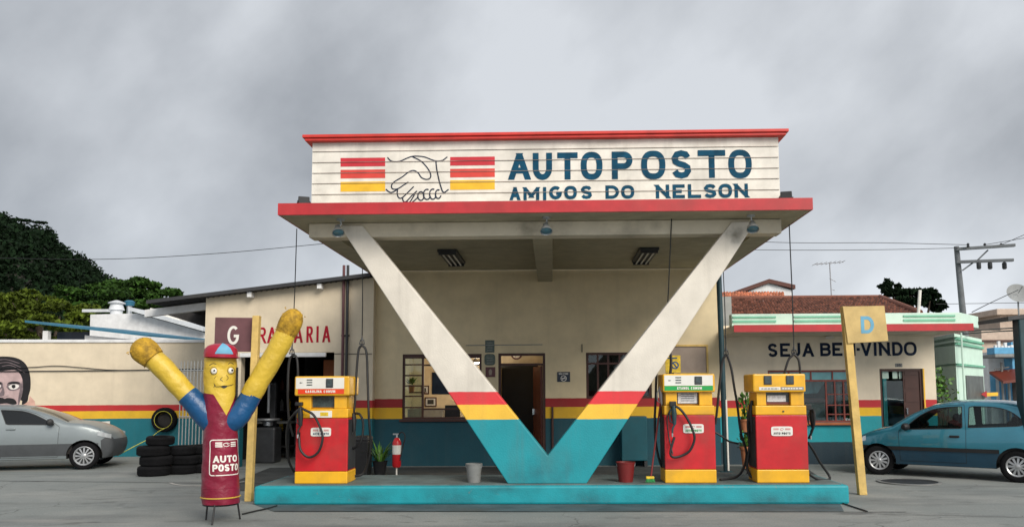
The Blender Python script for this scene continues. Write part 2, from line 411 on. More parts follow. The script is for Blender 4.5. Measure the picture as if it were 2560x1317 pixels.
# ------------------------------------------------------------------ painted strokes and letters
def arc(cx, cy, rx, ry, a0, a1, n=14):
    return [(cx + rx * math.cos(R(a0 + (a1 - a0) * i / n)), cy + ry * math.sin(R(a0 + (a1 - a0) * i / n))) for i in range(n + 1)]
def sup(cx, cy, rx, ry, n=32, p=2.5):
    out = []
    for i in range(n + 1):
        a = 2 * math.pi * i / n; c, s = math.cos(a), math.sin(a)
        out.append((cx + rx * math.copysign(abs(c) ** (2 / p), c), cy + ry * math.copysign(abs(s) ** (2 / p), s)))
    return out
S_PTS = [(.95, .80), (.80, .95), (.5, 1), (.2, .95), (.04, .78), (.10, .62), (.3, .54), (.7, .46), (.92, .36), (.96, .2), (.8, .05), (.5, 0), (.2, .05), (.04, .20)]
GL = {
 'A': [[(0, 0), (.47, 1)], [(1, 0), (.53, 1)], [(.2, .3), (.8, .3)]],
 'B': [[(0, 0), (0, 1)], [(0, 1), (.6, 1)] + arc(.6, .77, .35, .23, 90, -90)[1:] + [(0, .54)], [(0, 0), (.6, 0)] + arc(.6, .27, .4, .27, -90, 90)[1:] + [(.05, .54)]],
 'C': [arc(.52, .5, .52, .5, 50, 310, 24)],
 'D': [[(0, 0), (0, 1), (.45, 1)] + arc(.45, .5, .55, .5, 90, -90, 18)[1:] + [(0, 0)]],
 'E': [[(1, 1), (0, 1), (0, 0), (1, 0)], [(0, .5), (.85, .5)]],
 'F': [[(1, 1), (0, 1), (0, 0)], [(0, .5), (.8, .5)]],
 'G': [arc(.5, .5, .5, .5, 48, 330, 24) + [(.97, .45), (.55, .45)]],
 'H': [[(0, 0), (0, 1)], [(1, 0), (1, 1)], [(0, .5), (1, .5)]],
 'I': [[(.5, 0), (.5, 1)]],
 'J': [[(.85, 1), (.85, .28)] + arc(.45, .28, .4, .28, 0, -170, 10)[1:]],
 'L': [[(0, 1), (0, 0), (1, 0)]],
 'M': [[(0, 0), (0, 1)], [(0.03, 1), (.5, .25)], [(.97, 1), (.5, .25)], [(1, 0), (1, 1)]],
 'N': [[(0, 0), (0, 1)], [(0, 1), (1, 0)], [(1, 0), (1, 1)]],
 'O': [sup(.5, .5, .5, .5)],
 'P': [[(0, 0), (0, 1)], [(0, 1), (.6, 1)] + arc(.6, .73, .4, .27, 90, -90)[1:] + [(0, .46)]],
 'R': [[(0, 0), (0, 1)], [(0, 1), (.6, 1)] + arc(.6, .75, .35, .25, 90, -90)[1:] + [(0, .5)], [(.45, .5), (1, 0)]],
 'S': [S_PTS],
 'T': [[(0, 1), (1, 1)], [(.5, 1), (.5, 0)]],
 'U': [[(0, 1), (0, .4)] + arc(.5, .4, .5, .4, 180, 360, 16)[1:] + [(1, 1)]],
 'V': [[(0, 1), (.47, 0)], [(1, 1), (.53, 0)]],
 '-': [[(0, .45), (1, .45)]],
 '3': [arc(.45, .75, .45, .25, 150, -90) + arc(.45, .27, .5, .27, 90, -150)[1:]],
 '5': [[(.95, 1), (.1, 1), (.05, .58)] + arc(.45, .32, .5, .32, 120, -150)],
}
class Level(float):
    '''stroke width whose ends are cut level'''
def ribbon(pts, w):
    """2-D polyline -> list of quads (2-D) with mitred joints"""
    pts = [Vector(p) for p in pts]
    if isinstance(w, Level):
        d = (pts[-1] - pts[0]).normalized(); h = Vector((w / 2 / max(abs(d.y), .3), 0))
        return [(a - h, a + h, b + h, b - h) for a, b in zip(pts, pts[1:])]
    closed = (pts[0] - pts[-1]).length < 1e-6
    if closed: pts = pts[:-1]
    n = len(pts); Lf = []; Rt = []
    for i in range(n):
        a = pts[i - 1] if (i > 0 or closed) else None
        b = pts[(i + 1) % n] if (i < n - 1 or closed) else None
        d1 = (pts[i] - a).normalized() if a is not None else None
        d2 = (b - pts[i]).normalized() if b is not None else None
        if d1 is None: d1 = d2
        if d2 is None: d2 = d1
        n1 = Vector((-d1.y, d1.x)); n2 = Vector((-d2.y, d2.x))
        m = n1 + n2
        m = m.normalized() if m.length > 1e-4 else n1
        k = min(1 / max(m.dot(n1), 0.35), 2.2)
        Lf.append(pts[i] + m * w / 2 * k); Rt.append(pts[i] - m * w / 2 * k)
    return [(Rt[i], Rt[(i + 1) % n], Lf[(i + 1) % n], Lf[i]) for i in range(n if closed else n - 1)]
def strokes_mesh(mb, strokes, mapf, step=0.0005, off0=0.0):
    """strokes: [(pts2d, width)]; mapf(u, v, lift) -> 3-D point"""
    for k, (pts, w) in enumerate(strokes):
        lift = off0 + (k % 12) * step
        for q in ribbon(pts, w):
            mb.poly([mapf(p.x, p.y, lift) for p in q])
def letter(ch, u0, u1, v0, v1, w):
    if ch == 'I': u0, u1 = (u0 + u1) / 2 - w / 2, (u0 + u1) / 2 + w / 2 + 1e-4
    hu = hv = w / 2
    a = []
    for st in GL[ch]:
        a.append(([(u0 + hu + p[0] * (u1 - u0 - w), v0 + hv + p[1] * (v1 - v0 - w)) for p in st], w))
    out = []
    for pts, ww in a:   # run the free ends of straight strokes out to the box
        if len(pts) == 2:
            p, q = Vector(pts[0]), Vector(pts[1]); d = (q - p).normalized()
            if abs(d.y) > 0.5:
                e1 = d * (hv / abs(d.y)); pts = [p - e1, q + e1]; ww = Level(ww)
            elif ch in 'T-': pts = [p - d * hu, q + d * hu]
        elif len(pts) > 2 and ch in 'UFLEJ':
            p0, p1 = Vector(pts[0]), Vector(pts[1]); pe, pf = Vector(pts[-1]), Vector(pts[-2])
            pts = list(pts)
            if abs((p0 - p1).normalized().y) > .9: pts[0] = tuple(p0 + (p0 - p1).normalized() * hv)
            elif ch in 'EF': pts[0] = tuple(p0 + (p0 - p1).normalized() * hu)
            if ch in 'ULEF' : pts[-1] = tuple(pe + (pe - pf).normalized() * hu)
        out.append((pts, ww))
    return out
def word(text, u0, u1, v0, v1, w, gap=0.22):
    """spread text over [u0, u1]"""
    wt = {'I': .4, '-': .55, ' ': .55, 'M': 1.15, 'T': .95, 'L': .85, 'E': .85, 'J': .8}
    tot = sum(wt.get(c, 1) for c in text) + gap * (len(text) - 1)
    k = (u1 - u0) / tot; u = u0; out = []
    for c in text:
        cw = wt.get(c, 1) * k
        if c != ' ': out += letter(c, u, u + cw, v0, v1, w)
        u += cw + gap * k
    return out
def flat(Y, lift_dir=-1):
    return lambda u, v, l: (u, Y + lift_dir * l, v)
# ================================================================== GROUND
def groundmat():
    m, t, b = newmat('worn asphalt and concrete forecourt')
    g = N(t, 'ShaderNodeNewGeometry'); v = g.outputs['Position']
    c = N(t, 'ShaderNodeRGB'); c.outputs[0].default_value = (0.205, 0.222, 0.214, 1)
    base = c.outputs[0]
    def over(base, col, sc, lo, hi, amt, st=None):
        f = colour_noise(t, None, None, None, sc, detail=9, lo=lo, hi=hi, vec=v, stretch=st)
        k = N(t, 'ShaderNodeMath', operation='MULTIPLY', i_1=amt); L(t, f, k.inputs[0])
        mxn = N(t, 'ShaderNodeMix', data_type='RGBA'); L(t, k.outputs[0], mxn.inputs[0]); L(t, base, mxn.inputs[6]); mxn.inputs[7].default_value = (*col, 1)
        return mxn.outputs[2]
    base = over(base, (0.31, 0.315, 0.295), 0.55, 0.45, 0.7, 0.75)
    base = over(base, (0.085, 0.092, 0.095), 0.8, 0.5, 0.72, 0.8, (0.35, 1.3, 1))
    base = over(base, (0.05, 0.052, 0.052), 2.4, 0.58, 0.72, 0.6, (0.5, 1.0, 1))
    base = over(base, (0.36, 0.36, 0.34), 5.0, 0.62, 0.75, 0.5)
    base = over(base, (0.06, 0.06, 0.06), 45, 0.52, 0.72, 0.55)
    base = over(base, (0.42, 0.42, 0.40), 38, 0.58, 0.74, 0.5)
    base = over(base, (0.030, 0.031, 0.032), 1.1, 0.63, 0.70, 0.75, (0.6, 1.3, 1))
    base = over(base, (0.30, 0.295, 0.27), 0.9, 0.6, 0.68, 0.55, (0.25, 2.2, 1))
    vo = N(t, 'ShaderNodeTexVoronoi', feature='DISTANCE_TO_EDGE', i_Scale=0.55)
    wn2 = N(t, 'ShaderNodeTexNoise', i_Scale=2.2, i_Detail=6.0); L(t, v, wn2.inputs['Vector'])
    av = N(t, 'ShaderNodeVectorMath', operation='MULTIPLY_ADD'); L(t, wn2.outputs['Color'], av.inputs[0]); av.inputs[1].default_value = (.5, .5, 0); L(t, v, av.inputs[2]); L(t, av.outputs[0], vo.inputs['Vector'])
    cr_ = N(t, 'ShaderNodeMapRange', i_1=0.001, i_2=0.007, i_3=0.5, i_4=0.0); L(t, vo.outputs['Distance'], cr_.inputs[0])
    msk = N(t, 'ShaderNodeTexNoise', i_Scale=0.5); L(t, v, msk.inputs['Vector'])
    mk = N(t, 'ShaderNodeMapRange', i_1=0.48, i_2=0.56); L(t, msk.outputs['Fac'], mk.inputs[0])
    ck = N(t, 'ShaderNodeMath', operation='MULTIPLY'); L(t, cr_.outputs[0], ck.inputs[0]); L(t, mk.outputs[0], ck.inputs[1])
    mxc = N(t, 'ShaderNodeMix', data_type='RGBA'); L(t, ck.outputs[0], mxc.inputs[0]); L(t, base, mxc.inputs[6]); mxc.inputs[7].default_value = (.02, .02, .02, 1); base = mxc.outputs[2]
    L(t, base, b.inputs['Base Color'])
    b.inputs['Roughness'].default_value = 0.8
    nb = N(t, 'ShaderNodeTexNoise', i_Scale=70.0, i_Detail=6.0); L(t, v, nb.inputs['Vector'])
    bp = N(t, 'ShaderNodeBump', i_Strength=0.4, i_Distance=0.01); L(t, nb.outputs['Fac'], bp.inputs['Height']); L(t, bp.outputs[0], b.inputs['Normal'])
    return m
mats['ground'] = groundmat()
mb = MB()
mb.grid(lambda u, v: (-700 + 1400 * u, -60 + 860 * v, 0), 20, 12)
structure(mb.build('ground', 'ground'))
mats['gutter'] = M('blue stained gutter concrete', (0.06, 0.085, 0.095), 0.7, var=0.3, scale=2, dirt=0.5, bump=0.2)
mats['joint'] = M('pavement joint', (0.02, 0.021, 0.022), 0.9, var=0.3)
IY = 10.72                                   # front face of the pump island
IX0, IX1 = PX(634, IY, 1240), PX(2124, IY, 1235)
IZ = PZ(1211, IY)
mb = MB()
mb.add([(IX0 + .5, IY - .62, .004), (IX1 - .3, IY - .62, .004), (IX1 - .1, IY + .1, .004), (IX0 - .05, IY + .1, .004)], [(0, 1, 2, 3)])
structure(mb.build('gutter_strip', 'gutter'))
mb = MB()
def joint(mb, pts, w=.016, z=.008):
    for q in ribbon(pts, w): mb.poly([(p.x, p.y, z) for p in q])
rj = random.Random(5)
def wob(x0, y0, x1, y1, n=14, a=.02): return [(x0 + (x1 - x0) * i / n, y0 + (y1 - y0) * i / n + rj.uniform(-a, a)) for i in range(n + 1)]
joint(mb, wob(-3.5, 10.13, 4.3, 10.02, a=.008), .022)
joint(mb, wob(-13, 14.0, -4.2, 13.1), .03)
joint(mb, wob(3.9, 9.85, 7.5, 9.3), .014)
joint(mb, wob(-4.3, 12.2, -3.4, 13.6, a=.004), .02)
structure(mb.build('pavement_joint', 'joint'))

mats['shadefloor'] = M('shade-darkened concrete', (0.045, 0.05, 0.05), 0.75, var=.3, scale=1.5, dirt=.5, bump=.3, dirtcol=(.02, .02, .02))  # dark sheet puts the canopy's floor shade into the colour
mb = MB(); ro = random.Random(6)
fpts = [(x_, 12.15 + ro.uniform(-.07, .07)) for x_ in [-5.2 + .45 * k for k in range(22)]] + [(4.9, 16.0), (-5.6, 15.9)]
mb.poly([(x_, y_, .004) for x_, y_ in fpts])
structure(mb.build('shaded_floor', 'shadefloor'))

# ================================================================== PUMP ISLAND
IB = IY + 1.35
isl = thing('pump_island', 'low turquoise concrete island carrying the pumps and the V column', 'pump island', ((IX0 + IX1) / 2, IY, 0))
MB().box(IX0, IX1, IY, IB, 0, IZ - .012).build('kerb', 'teal', isl, bevel=.03)
mats['islandtop'] = M('worn grey island top', (0.10, 0.135, 0.135), 0.85, var=0.25, scale=3, dirt=0.5, bump=0.3)
MB().box(IX0 + .07, IX1 - .07, IY + .07, IB - .05, IZ - .05, IZ).build('paving', 'islandtop', isl, bevel=.01)

# ================================================================== CANOPY
CY = 10.36                                   # front edge
ZS = 3.83                                    # underside of the slab
CX0, CX1 = -3.61, 3.40
WY = 16.2                                    # office wall
VY = 10.90                                   # front of beam and V column
can = thing('canopy', 'cream concrete forecourt canopy with red edge and a V shaped striped column', 'canopy', (0, CY, 0))
ZF = PZ(504, CY)
def chips(mat, col, scale=16, lo=.66, hi=.69, amt=.8, zlim=None):
    t = mat.node_tree; b = t.nodes['Principled BSDF']; src = b.inputs['Base Color'].links[0].from_socket
    g = N(t, 'ShaderNodeNewGeometry')
    f = colour_noise(t, None, None, None, scale, detail=8, lo=lo, hi=hi, vec=g.outputs['Position'])
    k = N(t, 'ShaderNodeMath', operation='MULTIPLY', i_1=amt); L(t, f, k.inputs[0])
    big = colour_noise(t, None, None, None, 1.3, detail=3, lo=.45, hi=.6, vec=g.outputs['Position'])
    k2 = N(t, 'ShaderNodeMath', operation='MULTIPLY'); L(t, k.outputs[0], k2.inputs[0]); L(t, big, k2.inputs[1])
    mx = N(t, 'ShaderNodeMix', data_type='RGBA'); L(t, k2.outputs[0], mx.inputs[0]); L(t, src, mx.inputs[6]); mx.inputs[7].default_value = (*col, 1)
    L(t, mx.outputs[2], b.inputs['Base Color'])
chips(mats['teal'], (.16, .19, .18)); chips(mats['red'], (.25, .12, .10), 14, .68, .72, .6); chips(mats['pumpred'], (.16, .02, .02), 30, .68, .71, .8); chips(mats['pumpyel'], (.30, .20, .06), 30, .68, .71, .7)
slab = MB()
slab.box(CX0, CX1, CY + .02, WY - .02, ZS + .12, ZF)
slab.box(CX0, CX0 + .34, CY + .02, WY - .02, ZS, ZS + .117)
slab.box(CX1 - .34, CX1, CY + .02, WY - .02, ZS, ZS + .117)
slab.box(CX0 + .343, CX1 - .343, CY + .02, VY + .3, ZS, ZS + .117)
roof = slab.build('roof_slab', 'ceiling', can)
fa = MB()
fa.box(CX0 - .012, CX1 + .012, CY - .012, CY + .017, ZS - .004, ZF + .012)
fa.box(CX0 - .012, CX0 - .003, CY + .018, WY - .04, ZS - .004, ZF + .012)
fa.box(CX1 + .003, CX1 + .012, CY + .018, WY - .04, ZS - .004, ZF + .012)
fa.build('fascia', 'red', roof)
ZB = PZ(588, VY, 1400)
BX0, BX1 = PX(772, VY, 580), PX(1954, VY, 570)
bm_ = MB(); bm_.box(BX0, BX1, VY, VY + .26, ZB, ZS - .003)
bm_.build('front_beam', 'concrete', can, bevel=.012)
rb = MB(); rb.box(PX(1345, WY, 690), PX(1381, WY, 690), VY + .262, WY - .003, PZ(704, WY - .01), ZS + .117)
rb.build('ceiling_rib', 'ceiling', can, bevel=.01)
# V column: bands of paint
zc = [PZ(y, VY, 1380) for y in (978, 1010, 1047)]
mats['vpaint'] = bands('V column paint', [(zc[2], TEAL), (zc[1], (0.84, 0.50, 0.05)), (zc[0], (0.70, 0.035, 0.045)), (None, (0.70, 0.65, 0.57))], 0.6, dirt=0.2, streak=0.25, bump=0.15)
def vp(px, py): q = P(px, py, VY); return (q.x, q.z)
lo_l, lo_r = vp(1270, 1208), vp(1466, 1208)
zt = ZB + .16
def ext(a, b, z):                            # run line a->b up to height z
    k = (z - a[1]) / (b[1] - a[1]); return (a[0] + (b[0] - a[0]) * k, z)
vin = vp(1369, 1138)
ol, il = ext(lo_l, vp(868, 592), zt), ext(vin, vp(936, 600), zt)
orr, ir = ext(lo_r, vp(1866, 589), zt), ext(vin, vp(1802, 589), zt)
vpoly = [(lo_l[0], IZ - .002), (lo_r[0], IZ - .002), orr, ir, vin, il, ol]
vm = MB()
vm.hexa([(x, VY - .035, z) for x, z in [vpoly[0], vpoly[1], vpoly[4]]], [(x, VY + .24, z) for x, z in [vpoly[0], vpoly[1], vpoly[4]]])
vm = MB(); vm.prism(vpoly, VY - .035, VY + .24)
vcol = vm.build('support_column', 'vpaint', can, bevel=.012)

for px, py, r_, am in ((1838, 590, .16, .75), (1318, 570, .17, .6), (862, 562, .15, .5), (1640, 565, .10, .3)):
    for mt in ('concrete', 'vpaint'): stain(mats[mt], P(px, py, VY), r_, amt=am)
for px, py, r_, am in ((1345, 1185, .22, .5), (1290, 1190, .15, .35), (1420, 1170, .12, .3), (1392, 1196, .2, .4)): stain(mats['vpaint'], P(px, py, VY - .03), r_, (0.01, 0.10, 0.13), am, (1, .5, .7))
for px, py, r_ in ((700, 1250, .2), (905, 1245, .25), (1130, 1250, .3), (1480, 1248, .22), (1700, 1250, .28), (1930, 1248, .2), (1250, 1220, .16), (2060, 1246, .2)): stain(mats['teal'], P(px, py, IY), r_, (0.012, 0.09, 0.11), .6, (.6, 1, 1.6))
for px, r_ in ((800, .2), (1060, .16), (1500, .2), (1780, .14), (1945, .2)): stain(mats['white'], P(px, 355, 10.9), r_, (0.30, 0.26, 0.21), .45, (.35, 1, 1.7))
# ------------------------------------------------------------------ sign parapet on the canopy
SY = 10.90
SX0, SX1 = PX(780, SY, 420), PX(1948, SY, 420)
SZT = PZ(350, SY)
sg = thing('rooftop_sign', 'long white boarded sign with handshake and blue lettering on the canopy', 'sign', ((SX0 + SX1) / 2, SY, ZF))
core = MB(); core.box(SX0 + .02, SX1 - .02, SY + .025, SY + .5, ZF + .001, SZT)
core.build('backing', 'white', sg)
gz = [PZ(300 + c / 3.1357, SY, 800) for c in (250, 335, 418, 500, 585)]
edges = [SZT] + gz + [gz[-1] - .145, ZF + .002]
bd = MB()
for i in range(len(edges) - 1):
    bd.box(SX0, SX1, SY, SY + .022, edges[i + 1] + (.0015 if i < len(edges) - 2 else 0), edges[i] - .0015)
bd.build('boarding', 'white', sg, bevel=.0015)
seam = MB()
for z in edges[1:-1]: seam.box(SX0 + .01, SX1 - .01, SY - .0125, SY - .001, z - .0022, z + .0022)
mats['seam'] = M('dark board seam', (0.33, 0.28, 0.25), 0.9, var=.4, scale=2)  # tone of the thin raised strips along the board joints
seam.build('board_seam', 'seam', sg)
cp = MB()
CP0, CP1 = PX(762, SY, 345), PX(1966, SY, 335)
cp.hexa([(CP0, SY - .12, SZT + .04), (CP1, SY - .12, SZT + .04), (CP1, SY - .12, SZT + .082), (CP0, SY - .12, SZT + .082)],
        [(CP0, SY + .62, SZT + .04), (CP1, SY + .62, SZT + .04), (CP1, SY + .62, SZT + .082), (CP0, SY + .62, SZT + .082)])
cp.box(CP0 + .03, CP1 - .03, SY - .095, SY + .59, SZT + .001, SZT + .039)
cp.build('capping', 'capred', sg, bevel=.006)
def sp(px, py): q = P(px, py, SY); return (q.x, q.z)
fy = flat(SY - .001)
def bars(name, mat, rects):
    for (x0, y0, x1, y1) in rects:
        a, b_, c, d = sp(x0, y0), sp(x1, y0 - .011 * (x1 - x0)), sp(x1, y1 - .011 * (x1 - x0)), sp(x0, y1)
        MB().poly([fy(*q, .002) for q in (d, c, b_, a)]).build(name, mat, sg)
mats['sred1'] = M('sign crimson paint', (0.56, 0.02, 0.035), 0.6, var=.12); mats['sred2'] = M('sign scarlet paint', (0.62, 0.05, 0.035), 0.6, var=.12); mats['syel'] = M('sign yellow paint', (0.80, 0.46, 0.02), 0.6, var=.12)
bars('crimson_stripe', 'sred1', [(851.5, 395.5, 963, 417), (1125.5, 393, 1237, 414.5)])
bars('scarlet_stripe', 'sred2', [(851.5, 425, 963, 446.5), (1125.5, 422.5, 1237, 444)])
bars('yellow_stripe', 'syel', [(851.5, 455, 963, 479.5), (1125.5, 451, 1237, 475)])
hs = []
def hl(pts, smooth=True, w=.0165):
    q = [sp(680 + x / 3.1357, 300 + y / 3.1357) for x, y in pts]
    if smooth: q = [(p.x, p.y) for p in bez([(x, z, 0) for x, z in q], 6)]
    hs.append((q, w))
hl([(905, 295), (938, 324), (1000, 325), (1060, 300), (1110, 285), (1190, 290), (1250, 312), (1287, 322), (1335, 318), (1375, 290)])
hl([(1100, 288), (1170, 325), (1222, 382), (1245, 432), (1235, 460), (1205, 466), (1170, 450), (1145, 415), (1110, 397), (1070, 410), (1020, 448), (960, 485), (938, 512), (945, 540), (985, 540), (1030, 512), (1070, 487)])
hl([(985, 545), (982, 580), (995, 610), (1025, 606), (1112, 522)])
hl([(1022, 606), (1030, 636), (1052, 640), (1100, 590), (1137, 557)])
hl([(1052, 640), (1080, 644), (1118, 585)]); hl([(1100, 645), (1125, 625), (1145, 605)])
hl([(893, 543), (920, 565), (945, 567), (985, 543)])
hl([(1285, 322), (1292, 385), (1303, 440), (1320, 510), (1345, 568), (1385, 545)])
for (cx, cy, rx, ry) in ((1168, 597, 24, 34), (1216, 584, 28, 40), (1262, 582, 26, 40), (1304, 582, 22, 34)):
    pts = [(cx + rx * math.cos(a * math.pi / 9 + .3), cy + ry * math.sin(a * math.pi / 9 + .3)) for a in range(18 if cx < 1200 else 15)]
    if cx < 1200: pts.append(pts[0])
    hl(pts, False)
hm = MB(); strokes_mesh(hm, hs, fy, off0=.002); hm.build('handshake_emblem', 'navy', sg)
lm = MB(); st = []
SC = 720 / 2258
def big(ch, x0, x1, yb, yt, w, ox=1340, oy=300, k=SC):
    p0, p1 = sp(ox + x0 * k, oy + yb * k), sp(ox + x1 * k, oy + yt * k)
    st.extend(letter(ch, p0[0], p1[0], p0[1], p1[1], w))
K3 = 1 / 3.1357
big('A', 1858, 2022, 470, 260, .084, 680, 300, K3)
big('U', 2045, 2195 + 0, 472, 258, .082, 680, 300, K3)
for ch, x0, x1, yb, yt in (('T', 168, 326, 468, 255), ('O', 352, 520, 470, 250), ('P', 596, 755, 465, 248), ('O', 826, 1012, 467, 241), ('S', 1062, 1216, 460, 238), ('T', 1272, 1482, 456, 236), ('O', 1510, 1688, 460, 232)):
    big(ch, x0, x1, yb, yt, .082)
for ch, x0, x1 in (('A', 1866, 1945), ('M', 1972, 2095), ('I', 2125, 2150)): big(ch, x0, x1, 630, 527, .044, 680, 300, K3)
for ch, x0, x1 in (('I', 46, 80), ('G', 104, 205), ('O', 222, 320), ('S', 350, 440), ('D', 545, 650), ('O', 668, 770), ('N', 940, 1043), ('E', 1072, 1165), ('L', 1192, 1292), ('S', 1316, 1414), ('O', 1432, 1535), ('N', 1558, 1660)):
    if ch == 'I': continue
    big(ch, x0, x1, 624 - (x0 / 110), 520 - (x0 / 75), .046)
strokes_mesh(lm, st, fy, off0=.002)
lm.build('lettering', 'letter', sg)

# ------------------------------------------------------------------ lamps on and under the canopy
def floodlight(px, py, label, turn):
    c = P(px, py, CY + .42)
    t = thing('floodlight', label, 'floodlight', (c.x, c.y, ZF), 'floodlights beside the rooftop sign')
    rot = Euler((R(-25), 0, R(turn))).to_matrix()
    MB().cbox((c.x, c.y, ZF + .13), (.15, .10, .12), rot).cbox(Vector((c.x, c.y, ZF + .13)) + rot @ Vector((0, .058, 0)), (.17, .015, .14), rot).build('housing', 'black', t, bevel=.012)
    MB().cbox(Vector((c.x, c.y, ZF + .13)) + rot @ Vector((0, .068, 0)), (.145, .006, .115), rot).build('lens', 'lens', t)
    b = MB(); b.tube([(c.x - .09, c.y, ZF + .13), (c.x - .09, c.y, ZF + .02), (c.x + .09, c.y, ZF + .02), (c.x + .09, c.y, ZF + .13)], .009)
    b.box(c.x - .05, c.x + .05, c.y - .04, c.y + .04, ZF + .001, ZF + .012)
    b.build('bracket', 'dark', t)
floodlight(760, 488, 'black floodlight on the canopy edge beside the stripes and handshake end of the sign', 20)
floodlight(1965, 483, 'black floodlight on the canopy edge beside the word NELSON end of the sign', -12)
def spotlight(px, label, lean):
    y = CY + .30
    c = P(px, 578, y)
    t = thing('spotlight', label, 'spotlight', (c.x, y, ZS), 'spotlights under the canopy edge')
    x = c.x
    MB().lathe([(.055, 0), (.055, -.02), (.02, -.03)], (x, y, ZS), n=16).build('ceiling_plate', 'galv', t, smooth=True)
    MB().tube([(x, y, ZS - .02), (x + .012, y, ZS - .07), (x + lean * .3, y - .02, ZS - .10)], .012).build('swivel_arm', 'galv', t, smooth=True)
    rot = Euler((R(-28), R(lean * 120), 0)).to_matrix()
    o = Vector((x + lean * .3, y - .02, ZS - .09))
    MB().lathe([(.022, 0), (.035, -.012), (.042, -.05), (.075, -.105), (.084, -.14), (.080, -.14), (.07, -.11)], o, rot, 24).build('lamp_shade', 'galv', t, smooth=True, sharp=60)
    MB().lathe([(.074, -.125), (.05, -.137), (0, -.142)], o, rot, 20).build('lamp_glass', 'lampglass', t, smooth=True)
spotlight(851, 'silver spotlight under the canopy at the leg top nearest the orange labelled pump', -.12)
spotlight(1366, 'silver spotlight under the middle of the canopy front edge', -.02)
spotlight(1878, 'silver spotlight under the canopy by the leg nearest the two pumps', .03)
def striplight(px, label):
    y0, y1 = 13.7, 15.1
    x = PX(px, 14.4, 635); z = ZS + .119
    t = thing('strip_light', label, 'ceiling light', (x, 14.4, z), 'strip lights on the canopy ceiling')
    MB().box(x - .17, x + .17, y0, y1, z - .05, z).build('housing', 'dark', t, bevel=.008)
    for k in (-.09, 0, .09):
        MB().tube([(x + k, y0 + .06, z - .075), (x + k, y1 - .06, z - .075)], .014).build('tube', 'paintwhite', t, smooth=True)
    e_ = MB()
    for yy in (y0 + .03, y1 - .06): e_.box(x - .15, x + .15, yy, yy + .03, z - .095, z - .052)
    e_.build('lamp_holder', 'dark', t)
striplight(1130, 'dark strip light fitting with bare tubes on the ceiling nearer the handshake sign')
striplight(1612, 'dark strip light fitting with bare tubes on the ceiling above the two pumps side')

# ================================================================== OFFICE BUILDING
def wallp(px, py, Y=WY): q = P(px, py, Y); return (q.x, q.z)
def wall_with_holes(x0, x1, z0, z1, y0, y1, holes):
    """wall slab from boxes around rectangular openings; holes: (x0, x1, z0, z1)"""
    m = MB(); xs = sorted({x0, x1, *[h[0] for h in holes], *[h[1] for h in holes]})
    for a, b in zip(xs, xs[1:]):
        hz = sorted([(h[2], h[3]) for h in holes if h[0] <= a + 1e-6 and h[1] >= b - 1e-6])
        z = z0
        for (h0, h1) in hz:
            if h0 > z + 1e-4: m.box(a, b, y0, y1, z, h0)
            z = h1
        if z < z1 - 1e-4: m.box(a, b, y0, y1, z, z1)
    return m
def rect(px0, px1, py0, py1, Y):
    a, b = P(px0, py1, Y), P(px1, py0, Y); return (a.x, b.x, a.z, b.z)
OX0, OX1 = PX(933, WY, 850), PX(1796, WY, 850)
zo = [PZ(y, WY, 1100) for y in (996, 1018, 1046)]
mats['officewall'] = bands('shade-darkened office wall paint', [(zo[2], (0.0025, 0.062, 0.088)), (zo[1], (0.72, 0.42, 0.02)), (zo[0], (0.33, .018, .02)), (None, (0.70, 0.58, 0.37))])  # lower bands darkened so the paint carries the shade under the canopy
off = thing('office_building', 'cream station office with red, yellow and teal bands under the canopy', 'building', ((OX0 + OX1) / 2, WY, 0))
w1 = rect(1005, 1204, 884, 1048, WY); dr = rect(1246, 1363, 882, 1165, WY); w2 = rect(1466, 1628, 880, 996, WY)
dr = (dr[0], dr[1], 0.0, dr[3])
wall_with_holes(OX0, OX1, 0, ZS + .119, WY, WY + .2, [w1, dr, w2]).build('wall', 'officewall', off)
for xx in (OX0, OX1 - .2): MB().box(xx, xx + .2, WY + .203, WY + 4.5, 0, ZS + .1).build('side_wall', 'officewall', off)
MB().box(OX0 - .05, OX1 + .05, WY + .21, WY + 4.6, ZS + .12, ZS + .3).build('roof', 'slatroof', off)
ir_ = MB(); RB = WY + 3.2
mats['roomwall'] = M('office inner wall', (0.66, 0.56, 0.40), 0.8, dirt=.1)
ir_.box(OX0 + .21, OX1 - .21, RB, RB + .1, 0, 3.3); ir_.box(OX0 + .21, OX1 - .21, WY + .205, RB, 2.95, 3.05)
xblock = PX(1226, WY + .3); ir_.box(xblock, xblock + .08, WY + .206, RB - .004, .004, 2.02); xblock2 = PX(1440, WY + .3); ir_.box(xblock2, xblock2 + .08, WY + .206, RB - .004, .004, 2.946); ir_.box(OX0 + .2, OX0 + .25, WY + .21, RB - .003, .003, 2.947)
ir_.build('room_shell', 'roomwall', off)
MB().box(xblock2 + .1, OX1 - .22, WY + .7, WY + .75, .06, 2.93).build('window_blackout', 'darkint', off)
fl = MB(); fl.box(OX0 + .26, OX1 - .21, WY + .205, RB - .003, .001, .05); fl.build('room_floor', 'darkint', off)
